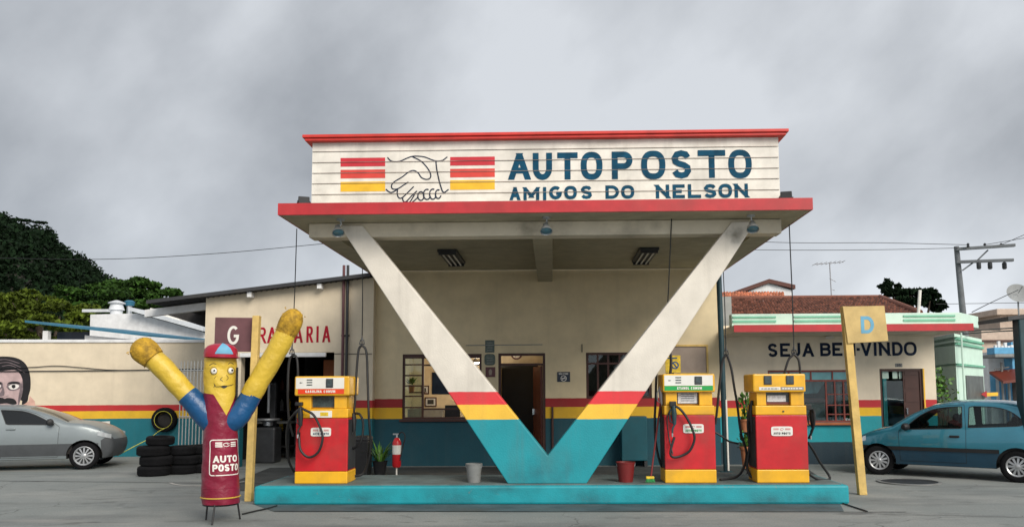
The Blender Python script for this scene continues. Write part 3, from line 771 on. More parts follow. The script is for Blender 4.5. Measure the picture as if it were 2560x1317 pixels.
# window with glazing bars
def frame_rect(m, r, y0, y1, w):
    x0, x1, z0, z1 = r
    m.box(x0, x1, y0, y1, z1 - w, z1); m.box(x0, x1, y0, y1, z0, z0 + w); m.box(x0, x0 + w, y0, y1, z0 + w, z1 - w); m.box(x1 - w, x1, y0, y1, z0 + w, z1 - w)
wf = MB(); frame_rect(wf, w1, WY + .03, WY + .09, .045)
wf.box(w1[0] + .045, w1[1] - .045, WY + .035, WY + .085, w1[3] - .085, w1[3] - .045)
xm = PX(1056, WY, 960); wf.box(xm - .022, xm + .022, WY + .04, WY + .08, w1[2] + .045, w1[3] - .085)
for py in (911, 938, 964, 990, 1018):
    z = PZ(py, WY, 1030); wf.box(w1[0] + .045, xm - .022, WY + .045, WY + .075, z - .014, z + .014)
for py in (912, 1022):
    z = PZ(py, WY, 1100); wf.box(xm + .022, w1[1] - .045, WY + .045, WY + .075, z - .016, z + .016)
win = wf.build('window', 'brownframe', off)
MB().box(w1[0] + .045, xm - .02, WY + .058, WY + .062, w1[2] + .045, w1[3] - .085).build('pane', 'glass', win)
MB().box(w1[0] - .05, w1[1] + .05, WY - .06, WY + .028, w1[2] - .045, w1[2] - .002).build('sill', 'brownframe', win, bevel=.006)
df = MB(); frame_rect(df, (dr[0], dr[1], -.1, dr[3]), WY + .02, WY + .12, .05)
ztr = PZ(909, WY, 1300); df.box(dr[0] + .05, dr[1] - .05, WY + .03, WY + .11, ztr - .03, ztr + .01)
df.build('door_frame', 'brownframe', off)
dl = MB(); xh = dr[1] - .06
dl.hexa([(xh, WY + .13, .02), (xh - .04, WY + .13, .02), (xh - .04, WY + .13, ztr - .04), (xh, WY + .13, ztr - .04)], [(xh - .17, WY + .95, .02), (xh - .21, WY + .95, .02), (xh - .21, WY + .95, ztr - .04), (xh - .17, WY + .95, ztr - .04)])
door = dl.build('door', 'doorred', off)
MB().cbox((xh - .20, WY + .85, 1.05), (.05, .03, .12)).build('handle', 'chrome', door)
wf = MB(); frame_rect(wf, w2, WY + .03, WY + .09, .05)
for px in (1495, 1521, 1550, 1580, 1605):
    x = PX(px, WY, 930); wf.box(x - .02, x + .02, WY + .045, WY + .075, w2[2] + .05, w2[3] - .05)
for py in (908,):
    z = PZ(py, WY, 1500); wf.box(w2[0] + .05, w2[1] - .05, WY + .042, WY + .078, z - .02, z + .02)
win2 = wf.build('window', 'brownframe', off)
MB().box(w2[0] + .05, w2[1] - .05, WY + .058, WY + .062, w2[2] + .05, w2[3] - .05).build('pane', 'glass', win2)
# inside the office
sh = MB(); X = lambda px, Y=RB: PX(px, Y, 950)
def back(px0, px1, py0, py1, Y=RB): return rect(px0, px1, py0, py1, Y)
inside = [
    ('picture_frame', 'framed picture seen through the office window, white mount and dark centre', 'picture', (1062, 1092, 992, 1016), 'brownframe', 'paper'),
    ('picture_frame', 'small framed certificate inside the office above the white mounted picture', 'picture', (1054, 1073, 963, 985), 'brownframe', 'paper'),
    ('wall_chart', 'large dark blue chart on the inner office wall behind the leg', 'chart', (1080, 1130, 930, 985), 'navy', None)]
for nm, lb, ct, (a, b, c, d), m1, m2 in inside:
    r = back(a, b, c, d); cx = (r[0] + r[1]) / 2
    t = thing(nm, lb, ct, (cx, RB, r[2]))
    MB().box(r[0], r[1], RB - .03, RB - .001, r[2], r[3]).build('frame', m1, t, bevel=.005)
    if m2:
        MB().box(r[0] + .03, r[1] - .03, RB - .034, RB - .0305, r[2] + .03, r[3] - .03).build('mount', m2, t)
        MB().box(r[0] + .07, r[1] - .07, RB - .037, RB - .0345, r[2] + .06, r[3] - .06).build('print', 'dark', t)
r = back(1012, 1050, 992, 1044, RB - .6)
ca = thing('cabinet', 'low pale cabinet with ornaments behind the office window bars', 'cabinet', ((r[0] + r[1]) / 2, RB - .6, 0))
MB().box(r[0], PX(1108, RB - .6), RB - .6, RB - .05, 0.05, PZ(1020, RB - .6)).build('carcass', 'plasticgrey', ca, bevel=.01)
for nm, lb, (a, b, c, d), m1 in (('pot_plant', 'yellow green plant on the sill behind the window bars', (1016, 1042, 942, 962), 'leafpot'),
                                ('computer_monitor', 'black computer monitor on the desk inside the office window', (1112, 1150, 1012, 1042), 'black')):
    Yk = WY + .6
    r = rect(a, b, c, d, Yk); cx = (r[0] + r[1]) / 2
    t = thing(nm, lb, nm.split('_')[-1], (cx, Yk, r[2]))
    if nm == 'pot_plant':
        m = MB(); rr = random.Random(3)
        for k in range(60):
            a_ = rr.uniform(0, 6.28); l_ = rr.uniform(.05, .16); d_ = Vector((math.cos(a_) * l_, math.sin(a_) * l_, rr.uniform(.0, .16)))
            b0 = Vector((cx, Yk, r[2])); s_ = Vector((-d_.y, d_.x, 0)).normalized() * .02
            m.poly([b0 + d_ * .3, b0 + d_ * .7 + s_, b0 + d_ * 1.1, b0 + d_ * .7 - s_])
        m.build('foliage', m1, t, recalc=False)
        MB().lathe([(.05, -.14), (.07, -.01), (.06, 0), (0, 0)], (cx, Yk, r[2])).build('pot', 'clay', t, smooth=True)
        MB().box(w1[0] + .05, cx + .3, Yk - .12, Yk + .12, r[2] - .17, r[2] - .143).build('shelf', 'brownframe', t)
    else:
        MB().box(r[0], r[1], Yk, Yk + .05, r[2], r[3]).build('screen', m1, t, bevel=.01)
        MB().box(cx - .04, cx + .04, Yk + .02, Yk + .06, r[2] - .08, r[2] - .001).build('stand', m1, t)
        MB().box(r[0] - .6, r[1] + .3, Yk - .35, Yk + .4, r[2] - .13, r[2] - .081).build('desk_top', 'brownframe', t)
        MB().box(r[0] - .55, r[1] + .25, Yk + .3, Yk + .35, 0.05, r[2] - .131).build('desk_panel', 'brownframe', t)
ql = P(1188, 906, WY + 1.4)
lt = thing('office_lamp', 'small lit lamp glowing inside the office window', 'lamp', (ql.x, ql.y, 2.95))
MB().box(ql.x - .02, ql.x + .02, ql.y - .02, ql.y + .02, ql.z + .06, 2.95).build('stem', 'dark', lt)
MB().lathe([(.0, .07), (.12, .05), (.18, 0), (.16, -.01)], (ql.x, ql.y, ql.z), n=20).build('lamp_shade', 'galv', lt, smooth=True)
MB().lathe([(.0, -.06), (.05, -.05), (.08, -.012), (.0, -.011)], (ql.x, ql.y, ql.z), n=16).build('bulb', 'tubelit', lt, smooth=True)
ld = bpy.data.lights.new('office lamp light', 'POINT'); ld.energy = 55; ld.color = (1, .86, .66); ld.shadow_soft_size = .15
lo = bpy.data.objects.new('office_lamp_light', ld); COL.objects.link(lo); lo.parent = lt; lo.location = (0.1, 0, ql.z - .22 - 2.95)
# wall clock over the doorway, inside
pc_ = P(1291, 884, RB - .02)
ck = thing('wall_clock', 'round white wall clock inside above the doorway', 'clock', (pc_.x, RB, pc_.z))
rx = Matrix.Rotation(R(90), 3, 'X')
MB().lathe([(.0, 0), (.13, 0), (.14, .02), (.13, .04), (.11, .035), (0, .034)], (pc_.x, RB - .002, pc_.z), rx).build('case', 'maroonboard', ck, smooth=True)
MB().lathe([(.0, .0), (.105, .0), (.105, .003), (0, .003)], (pc_.x, RB - .0365, pc_.z), rx).build('dial', 'paintwhite', ck)
hd = MB(); strokes_mesh(hd, [([(pc_.x, pc_.z), (pc_.x + .06, pc_.z + .03)], .012), ([(pc_.x, pc_.z), (pc_.x - .02, pc_.z - .08)], .01)], flat(RB - .0405)); hd.build('hand', 'black', ck)
# dark cabinet row in the doorway
cb = thing('shelf_unit', 'dark shelf unit standing inside the office doorway', 'shelf', (PX(1290, RB - .4), RB - .4, 0))
a0, a1 = PX(1235, RB - .4), PX(1345, RB - .4)
m = MB(); m.box(a0, a1, RB - .4, RB - .05, .05, PZ(912, RB - .4)); m.build('carcass', 'black', cb, bevel=.01)
# plaques by the door
def plaque(px0, px1, py0, py1, mat, label, round_=False):
    r = rect(px0, px1, py0, py1, WY); m = MB(); y0 = WY - .012
    if round_:
        cx, cz, rx_, rz_ = (r[0] + r[1]) / 2, (r[2] + r[3]) / 2, (r[1] - r[0]) / 2, (r[3] - r[2]) / 2
        m.prism([(cx + (x - .5) * 2 * rx_, cz + (z - .5) * 2 * rz_) for x, z in sup(.5, .5, .5, .5, 24, 4)[:-1]], y0, WY - .001)
    else: m.box(r[0], r[1], y0, WY - .001, r[2], r[3])
    t = thing('wall_plaque', label, 'sign', ((r[0] + r[1]) / 2, WY, r[2]))
    m.build('plate', mat, t, bevel=.002)
    return t, r
t, r = plaque(1213, 1236, 850, 881, 'signgreen', 'rectangular grey green plaque, topmost of three by the office door')
m = MB()
for k in range(4): m.box(r[0] + .04, r[1] - .04, WY - .014, WY - .0125, r[3] - .06 - k * .05, r[3] - .045 - k * .05)
m.build('print', 'plasticgrey', t)
t, r = plaque(1211, 1238, 884, 913, 'signgreen', 'round cornered grey green plaque, middle of three by the office door', True)
m = MB()
for k in range(3): m.box(r[0] + .05, r[1] - .05, WY - .014, WY - .0125, r[3] - .09 - k * .05, r[3] - .078 - k * .05)
m.build('print', 'plasticgrey', t)
t, r = plaque(1214, 1238, 917, 942, 'maroonboard', 'maroon square plaque with pale figure, lowest of three by the office door')
m = MB(); cx, cz = (r[0] + r[1]) / 2, (r[2] + r[3]) / 2
m.prism([(cx - .025, cz - .06), (cx + .025, cz - .06), (cx + .035, cz + .02), (cx + .01, cz + .06), (cx - .02, cz + .05), (cx - .035, cz + .02)], WY - .015, WY - .0122)
m.build('emblem', 'cork', t)
t, r = plaque(1393, 1425, 929, 954, 'signnavy', 'dark no smoking plaque on the cream wall between door and window')
cx, cz = (r[0] + r[1]) / 2, (r[2] + r[3]) / 2
m = MB(); fw = flat(WY - .0125)
stq = word('NÃO FUME'.replace('Ã', 'A'), r[0] + .035, r[1] - .035, r[3] - .055, r[3] - .02, .007)
stq += [(sup(cx, cz - .03, .055, .055, 24, 2), .012), ([(cx - .04, cz - .07), (cx + .04, cz + .01)], .012), ([(cx - .045, cz - .025), (cx + .045, cz - .035)], .014)]
ca_ = r[0] + .035 + (r[1] - r[0] - .07) * .17; stq.append(([(ca_ - .01, r[3] - .013), (ca_ + .01, r[3] - .013)], .005))
strokes_mesh(m, stq, fw); m.build('print', 'paintwhite', t)
# notice board and poster
r = rect(1668, 1769, 861, 936, WY)
nb_ = thing('notice_board', 'empty brown framed notice board on the cream wall', 'notice board', ((r[0] + r[1]) / 2, WY, r[2]))
m = MB(); frame_rect(m, r, WY - .035, WY - .001, .035); m.build('frame', 'wood', nb_, bevel=.004)
MB().box(r[0] + .035, r[1] - .035, WY - .015, WY - .001, r[2] + .035, r[3] - .035).build('felt', 'cork', nb_)
YP = WY - .5
# pipe on the wall under the yellow band
q0, q1 = P(1381, 1018, WY - .03), P(1381, 1050, WY - .03)
tag(MB().tube([q0, (q0.x, q0.y, q0.z + .01), (q1.x, q1.y, .25)], .022).build('wall_pipe', 'brownframe', origin=(q1.x, q1.y, .25), smooth=True), 'short brown pipe down the office wall right of the door', 'pipe')
q0, q1 = P(1455, 858, WY - .012), P(1455, 880, WY - .012)
q0, q1 = P(1165, 863, WY - .012), P(1356, 861, WY - .012)
tag(MB().tube([q0, q1], .008, 6).build('wall_cable', 'grey', origin=q0, smooth=True), 'thin grey conduit running level above the office door', 'cable')
q0, q1 = P(1455, 860, WY - .012), P(1455, 880, WY - .012)
tag(MB().tube([q0, q1], .009, 6).build('wall_cable', 'dark', origin=q1, smooth=True), 'short dark conduit dropping into the barred window right of the door', 'cable')
# meter cabinet right of the door under the band
r = rect(1555, 1618, 1085, 1150, WY - .35)
mc = thing('storage_box', 'teal painted metal storage box against the office wall', 'box', ((r[0] + r[1]) / 2, WY - .35, 0))
mats['boxteal'] = M('dark teal enamel', (0.003, 0.075, 0.10), .5, dirt=.3)
MB().box(r[0], r[1], WY - .35, WY - .01, .12, r[3] + .35).build('body', 'boxteal', mc, bevel=.015)
mg = MB()
for k in (0, 1): mg.box((r[0], r[1] - .06)[k], (r[0] + .06, r[1])[k], WY - .33, WY - .03, 0, .118)
mg.build('foot', 'dark', mc)

# ================================================================== TYRE SHOP
TY = 16.0
TX0, TX1 = PX(512, TY, 850), PX(933, TY, 850)
z_ts = [PZ(y, TY, 900) for y in (1000, 1019, 1046)]
mats['tyrewall'] = bands('tyre shop wall paint', [(z_ts[2], (0.005, 0.12, 0.155)), (z_ts[1], (0.76, 0.45, 0.02)), (z_ts[0], DRED), (None, CREAM)])
ts = thing('tyre_shop', 'cream tyre repair shop with sloping dark roof and red wall lettering', 'building', ((TX0 + TX1) / 2, TY, 0))
op = rect(596, 836, 880, 1165, TY); op = (op[0], op[1], 0, op[3])
wl = MB(); zl, zr = PZ(741, TY, 512), PZ(690, TY, 912)
def roofz(x): return zl + (zr - zl) * (x - TX0) / (TX1 - TX0)
for a, b, z0 in ((TX0, op[0], 0), (op[0], op[1], op[3]), (op[1], TX1, 0)):
    wl.hexa([(a, TY, z0), (b, TY, z0), (b, TY, roofz(b) - .03), (a, TY, roofz(a) - .03)], [(a, TY + .2, z0), (b, TY + .2, z0), (b, TY + .2, roofz(b) - .03), (a, TY + .2, roofz(a) - .03)])
wl.build('wall', 'tyrewall', ts)
xl = PX(350, TY - .5, 752)
rf = MB(); z_ = lambda x: roofz(x)
def corr(u, v):
    x = xl + (TX1 - .02 - xl) * u; y = TY - .25 + 7 * v
    return (x, y, roofz(x) + .02 + .012 * math.cos(u * 260))
rf.grid(corr, 220, 1)
rf.grid(lambda u, v: (corr(u, v)[0], corr(u, v)[1], corr(u, v)[2] - .05), 220, 1)
rf.box(0, 0, 0, 0, 0, 0) if False else None
ef = MB()
ef.hexa([(xl, TY - .26, roofz(xl) - .04), (TX1 - .02, TY - .26, roofz(TX1) - .04), (TX1 - .02, TY - .26, roofz(TX1) + .03), (xl, TY - .26, roofz(xl) + .03)],
        [(xl, TY - .23, roofz(xl) - .04), (TX1 - .02, TY - .23, roofz(TX1) - .04), (TX1 - .02, TY - .23, roofz(TX1) + .03), (xl, TY - .23, roofz(xl) + .03)])
rfo = rf.build('roof', 'slatroof', ts); ef.build('eaves_board', 'slatroof', rfo)
for px in (613, 790):
    x = PX(px, TY - .4, 730); MB().box(x - .045, x + .045, TY - .2, TY - .001, roofz(x) - .15, roofz(x) - .045).build('rafter_end', 'farwhite', ts, bevel=.006)
bw = MB(); xa, xb = PX(362, TY + .3, 770), TX0 - .003
bw.hexa([(xa, TY + .3, roofz(xa) - .22), (xb, TY + .3, roofz(xb) - .22), (xb, TY + .3, roofz(xb) - .07), (xa, TY + .3, roofz(xa) - .07)], [(xa, TY + .42, roofz(xa) - .22), (xb, TY + .42, roofz(xb) - .22), (xb, TY + .42, roofz(xb) - .07), (xa, TY + .42, roofz(xa) - .07)])
bw.build('side_beam', 'farwhite', ts)
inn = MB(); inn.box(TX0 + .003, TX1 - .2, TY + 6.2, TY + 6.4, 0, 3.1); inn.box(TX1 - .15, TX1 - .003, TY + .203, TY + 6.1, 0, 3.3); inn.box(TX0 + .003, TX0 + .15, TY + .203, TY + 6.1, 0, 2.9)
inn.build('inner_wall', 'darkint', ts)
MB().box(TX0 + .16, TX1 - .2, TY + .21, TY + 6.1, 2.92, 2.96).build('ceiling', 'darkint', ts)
ql_ = [P(x, y, TY + 2) for x, y in ((384, 776), (515, 818), (515, 764))]
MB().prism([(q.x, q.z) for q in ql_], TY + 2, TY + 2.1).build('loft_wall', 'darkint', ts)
rs = MB(); qa, qb = P(600, 893, TY - .05), P(815, 881, TY - .05)
rs.box(qa.x, qb.x, TY - .09, TY - .002, qa.z, qb.z)
rs.build('shutter_box', 'farwhite', ts, bevel=.015)
lt_ = MB(); stl = []
zt_, zb_ = PZ(814, TY, 720), PZ(857, TY, 720)
xt0 = PX(570, TY, 835); xt1 = PX(827, TY, 835)
fx = [(None, 'B', 0), ]
def tl(ch, p0, p1, yb, yt):
    a, b = P(p0, yb, TY), P(p1, yt, TY); stl.extend(letter(ch, a.x, b.x, a.z, b.z, .046))
K2 = 500 / 973
lx = [('B', 528, 546), ('O', 551, 570), ('R', 575, 592), ('R', 597, 615), ('R', 642, 662), ('A', 664, 686), ('C', 690, 706), ('H', 711, 729)]
for ch, a, b in (('R', 321, 362), ('A', 366, 412), ('C', 420, 452), ('H', 462, 490), ('A', 496, 540), ('R', 556, 590), ('I', 600, 622), ('A', 634, 674)):
    off_ = (a - 321) / 353
    tl(ch, 480 + a * K2, 480 + b * K2, 640 + (424 - 6 * off_) * K2, 640 + (346 - 8 * off_) * K2)
for i, ch in enumerate('BOR'):
    tl(ch, 575 + i * 23, 593 + i * 23, 860, 819)
strokes_mesh(lt_, stl, flat(TY - .001), off0=.001)
lt_.build('lettering', 'redletter', ts)
# things inside the tyre shop
r = rect(808, 835, 899, 945, TY + 1.2)
rk = thing('tool_cabinet', 'red brown tool cabinet inside the tyre shop doorway', 'cabinet', ((r[0] + r[1]) / 2, TY + 1.2, 0))
MB().box(r[0], r[1] + .2, TY + 1.2, TY + 1.7, 0, r[3]).build('carcass', 'brick', rk, bevel=.01)
m = MB()
for k in range(4): m.box(r[0] + .03, r[1] + .17, TY + 1.19, TY + 1.199, .3 + k * .4, .6 + k * .4)
m.build('drawer', 'doorred', rk)
bn = thing('work_bench', 'cluttered dark work bench in the tyre shop', 'bench', (PX(690, TY + 2.2), TY + 2.2, 0))
b0, b1 = PX(640, TY + 2.2), PX(740, TY + 2.2)
MB().box(b0, b1, TY + 1.9, TY + 2.6, .78, .84).build('bench_top', 'plasticgrey', bn, bevel=.01)
for x in (b0 + .05, b1 - .1):
    for y in (TY + 1.95, TY + 2.5): MB().box(x, x + .06, y, y + .06, 0, .779).build('leg', 'dark', bn)
MB().box(b0 + .05, b1 - .05, TY + 2.0, TY + 2.5, .25, .28).build('shelf', 'dark', bn)
cm = thing('tyre_machine', 'grey tyre changing machine in the tyre shop shade', 'machine', (PX(672, TY + 1.0), TY + 1.0, 0))
x = PX(672, TY + 1.0)
MB().box(x - .22, x + .22, TY + .85, TY + 1.3, 0, .75).build('body', 'dark', cm, bevel=.04)
MB().lathe([(0, .03), (.24, .03), (.26, 0), (.1, -.04), (.1, -.12)], (x, TY + 1.05, .90), n=20).build('turntable', 'galv', cm, smooth=True)
MB().box(x - .06, x + .06, TY + 1.3, TY + 1.42, 0, 1.7).build('column', 'dark', cm, bevel=.01)
MB().tube([(x, TY + 1.36, 1.66), (x, TY + 1.05, 1.66), (x, TY + 1.05, 1.05)], .03).build('arm', 'galv', cm)
sh = thing('oil_shelf', 'shelf of pale bottles in the dark tyre shop', 'shelf', (PX(720, TY + 4), TY + 4, 0))
m = MB(); c0, c1 = PX(690, TY + 4), PX(770, TY + 4)
for z in (.5, 1.0, 1.5): m.box(c0, c1, TY + 4, TY + 4.4, z, z + .03)
for xx in (c0, c1): m.box(xx - .03, xx + .03, TY + 3.98, TY + 4.42, 0, 1.9)
m.build('rack', 'dark', sh)
rr = random.Random(9)
for z in (.53, 1.03, 1.53):
    for k in range(7):
        xx = c0 + .12 + k * .19
        MB().lathe([(.05, 0), (.05, .2), (.02, .25), (.02, .29), (0, .29)], (xx, TY + 4.15, z + .001), n=10).build('bottle', rr.choice(['plasticgrey', 'posteryel', 'doorred']), sh, smooth=True)
# two rain pipes on the wall
for px, mt, lb in ((860, 'maroonboard', 'maroon standpipe, nearer the word lettering, of the pair on the cream wall'), (870, 'dark', 'dark grey standpipe, nearer the canopy leg, of the pair on the cream wall')):
    a, b = P(px, 668, TY - .07), P(px, 945, TY - .07)
    m = MB(); m.tube([(a.x, TY - .07, b.z - .9), (a.x, TY - .07, PZ(660, TY))], .028, 10)
    t = thing('standpipe', lb, 'pipe', (a.x, TY - .07, b.z - .9), 'standpipes on the tyre shop wall')
    m.build('pipe', mt, t, smooth=True)
    k = MB()
    for z in (1.2, 2.6): k.box(a.x - .04, a.x + .04, TY - .045, TY - .001, z, z + .03)
    k.build('bracket', 'dark', t)
q0, q1 = P(836, 884, TY - .012), P(930, 884, TY - .012)
tag(MB().tube([q0, q1], .007, 6).build('wall_cable', 'dark', origin=q0, smooth=True), 'thin dark wire level with the tyre shop door head by the standpipes', 'cable')

# ================================================================== BOUNDARY WALL WITH MURAL
WA, WB = P(-420, 900, 18.0), P(520, 900, 18.9)
wd = Vector((WB.x - WA.x, WB.y - WA.y, 0)); wlen = wd.length; wd.normalize(); wn = Vector((wd.y, -wd.x, 0))
def onwall(px, py, lift=0.0):
    d = ray(px, py); k = ((WA - EYE).dot(wn)) / d.dot(wn); return EYE + d * k + wn * lift
zb3 = [(onwall(250, y) .z) for y in (1012, 1027, 1046)]
mats['yardwall'] = bands('yard wall paint', [(zb3[2], (0.006, 0.15, 0.19)), (zb3[1], (0.76, 0.45, 0.02)), (zb3[0], (0.48, 0.022, 0.025)), (None, CREAM)])
ZW = onwall(250, 856).z
yw = thing('boundary_wall', 'long cream yard wall with striped base and a painted face', 'wall', (WA.x, WA.y, 0))
def slabw(s0, s1, z0, z1, d0, d1):
    a = [WA + wd * s0 + wn * d0, WA + wd * s1 + wn * d0]; b = [WA + wd * s0 + wn * d1, WA + wd * s1 + wn * d1]
    m = MB(); m.hexa([(a[0].x, a[0].y, z0), (a[1].x, a[1].y, z0), (a[1].x, a[1].y, z1), (a[0].x, a[0].y, z1)], [(b[0].x, b[0].y, z0), (b[1].x, b[1].y, z0), (b[1].x, b[1].y, z1), (b[0].x, b[0].y, z1)])
    return m
slabw(0, wlen, 0, ZW, 0, -.18).build('wall', 'yardwall', yw)
slabw(-.02, wlen + .02, ZW + .001, ZW + .07, .035, -.21).build('coping', 'farwhite', yw, bevel=.008)
def wallflat(u, v, l): q = onwall(u, v); return q + wn * (.002 + l)
K5 = 540 / 1976
def mur(pts, mat, name, lift, smooth=3):
    q = [(x * K5, 860 + y * K5) for x, y in pts]
    if smooth: q = [(p.x, p.y) for p in bez([(x, y, 0) for x, y in q + [q[0]]], smooth)][:-1]
    m = MB(); m.poly([wallflat(x, y, lift) for x, y in q]); return m.build(name, mat, mural)
mural = MB().poly([wallflat(x * K5, 860 + y * K5, 0) for x, y in [(-250, 600), (330, 600), (318, 520), (272, 470), (262, 520), (200, 560), (-150, 560), (-230, 420)]]).build('mural', 'muralpink', yw)
mural['_o'] = yw['_o']
mural['label'] = 'painted portrait of a dark haired moustached man'
mur([(-220, 330), (-225, 180), (-160, 130), (-60, 115), (60, 112), (150, 125), (215, 160), (255, 215), (278, 300), (280, 400), (262, 470), (250, 525), (200, 552), (170, 500), (-180, 500), (-215, 430)], 'muralblack', 'mural_hair', .001)
mur([(-170, 330), (-120, 250), (-20, 250), (80, 238), (150, 240), (195, 290), (210, 360), (205, 450), (185, 520), (160, 600), (60, 640), (-40, 640), (-130, 560), (-165, 450)], 'skin', 'mural_face', .002)
for k, (a, b, c) in enumerate((((-60, 150), (60, 140), (180, 175)), ((-40, 178), (80, 168), (200, 215)), ((20, 200), (110, 195), (225, 260)))):
    m = MB(); strokes_mesh(m, [([(p.x, p.y) for p in bez([(x * K5, 860 + y * K5, 0) for x, y in (a, b, c)], 8)], 1.6)], wallflat, off0=.003 + k * .001); m.build('mural_hair_stroke', 'muralhair', mural)
for cx in (-40, 125):
    mur([(cx - 48, 385), (cx - 20, 368), (cx + 25, 366), (cx + 52, 380), (cx + 25, 408), (cx - 25, 412)], 'muralwhite', 'mural_eye', .003)
    mur([(cx - 16, 372), (cx + 12, 370), (cx + 18, 392), (cx, 404), (cx - 16, 392)], 'muralblack', 'mural_pupil', .004)
    mur([(cx - 60, 362), (cx - 20, 345), (cx + 40, 345), (cx + 60, 365), (cx + 30, 360), (cx - 20, 362)], 'muralblack', 'mural_brow', .0045)
mur([(-165, 330), (-150, 290), (-90, 300), (-70, 400), (-80, 520), (-40, 600), (-130, 560), (-165, 450)], 'muralhair', 'mural_shadow', .0025)
mur([(205, 330), (212, 400), (205, 450), (185, 520), (165, 560), (170, 480), (185, 400)], 'muralhair', 'mural_shadow', .0025)
for cx in (-40, 125): mur([(cx - 66, 392), (cx - 50, 350), (cx, 338), (cx + 62, 350), (cx + 66, 395), (cx + 20, 422), (cx - 35, 422)], 'muralhair', 'mural_socket', .0026)
mur([(28, 380), (42, 430), (35, 470), (-8, 474), (-12, 455), (12, 430)], 'muralhair', 'mural_shadow', .0027)
mur([(-80, 515), (-40, 484), (20, 488), (45, 498), (70, 490), (130, 500), (155, 540), (120, 552), (60, 540), (-20, 545)], 'muralblack', 'mural_moustache', .004)
m = MB(); strokes_mesh(m, [([(p.x, p.y) for p in bez([(x * K5, 860 + y * K5, 0) for x, y in ((30, 390), (20, 440), (-5, 470), (40, 482), (75, 470))], 8)], 1.2)], wallflat, off0=.004); m.build('mural_nose', 'muralhair', mural)
def wallcable(name, label, pts, r=.011):
    q = [onwall(x, y, .03) for x, y in pts]
    return tag(MB().tube(bez(q, 6), r, 6).build(name, 'wire', origin=q[0], smooth=True), label, 'cable')
wallcable('wall_cable', 'taut dark cable running straight along the yard wall', [(-100, 930), (0, 928), (250, 926), (440, 923), (515, 922)])
wallcable('wall_cable', 'slack dark cable sagging above the taut one on the yard wall', [(-100, 922), (70, 918), (140, 914), (200, 918), (270, 924), (330, 925)], .009)
# picket railings
fe = [P(446, 1120, 16.2), P(514, 1120, 15.9)]
rl = thing('picket_railing', 'thin upright metal railing bars between wall and tyre shop', 'railing', (fe[0].x, fe[0].y, 0))
m = MB(); nb2 = 9
ztop = PZ(906, 16.0, 480)
for k in range(nb2):
    p = fe[0].lerp(fe[1], k / (nb2 - 1)); m.tube([(p.x, p.y, .05), (p.x, p.y, ztop), (p.x, p.y, ztop + .05)], [.011, .011, .002], 6)
m.build('bar', 'grey', rl)
m = MB()
for z in (.25, 1.0, PZ(925, 16, 480)): m.tube([(fe[0].x, fe[0].y, z), (fe[1].x, fe[1].y, z)], .014, 6)
m.build('rail', 'grey', rl)
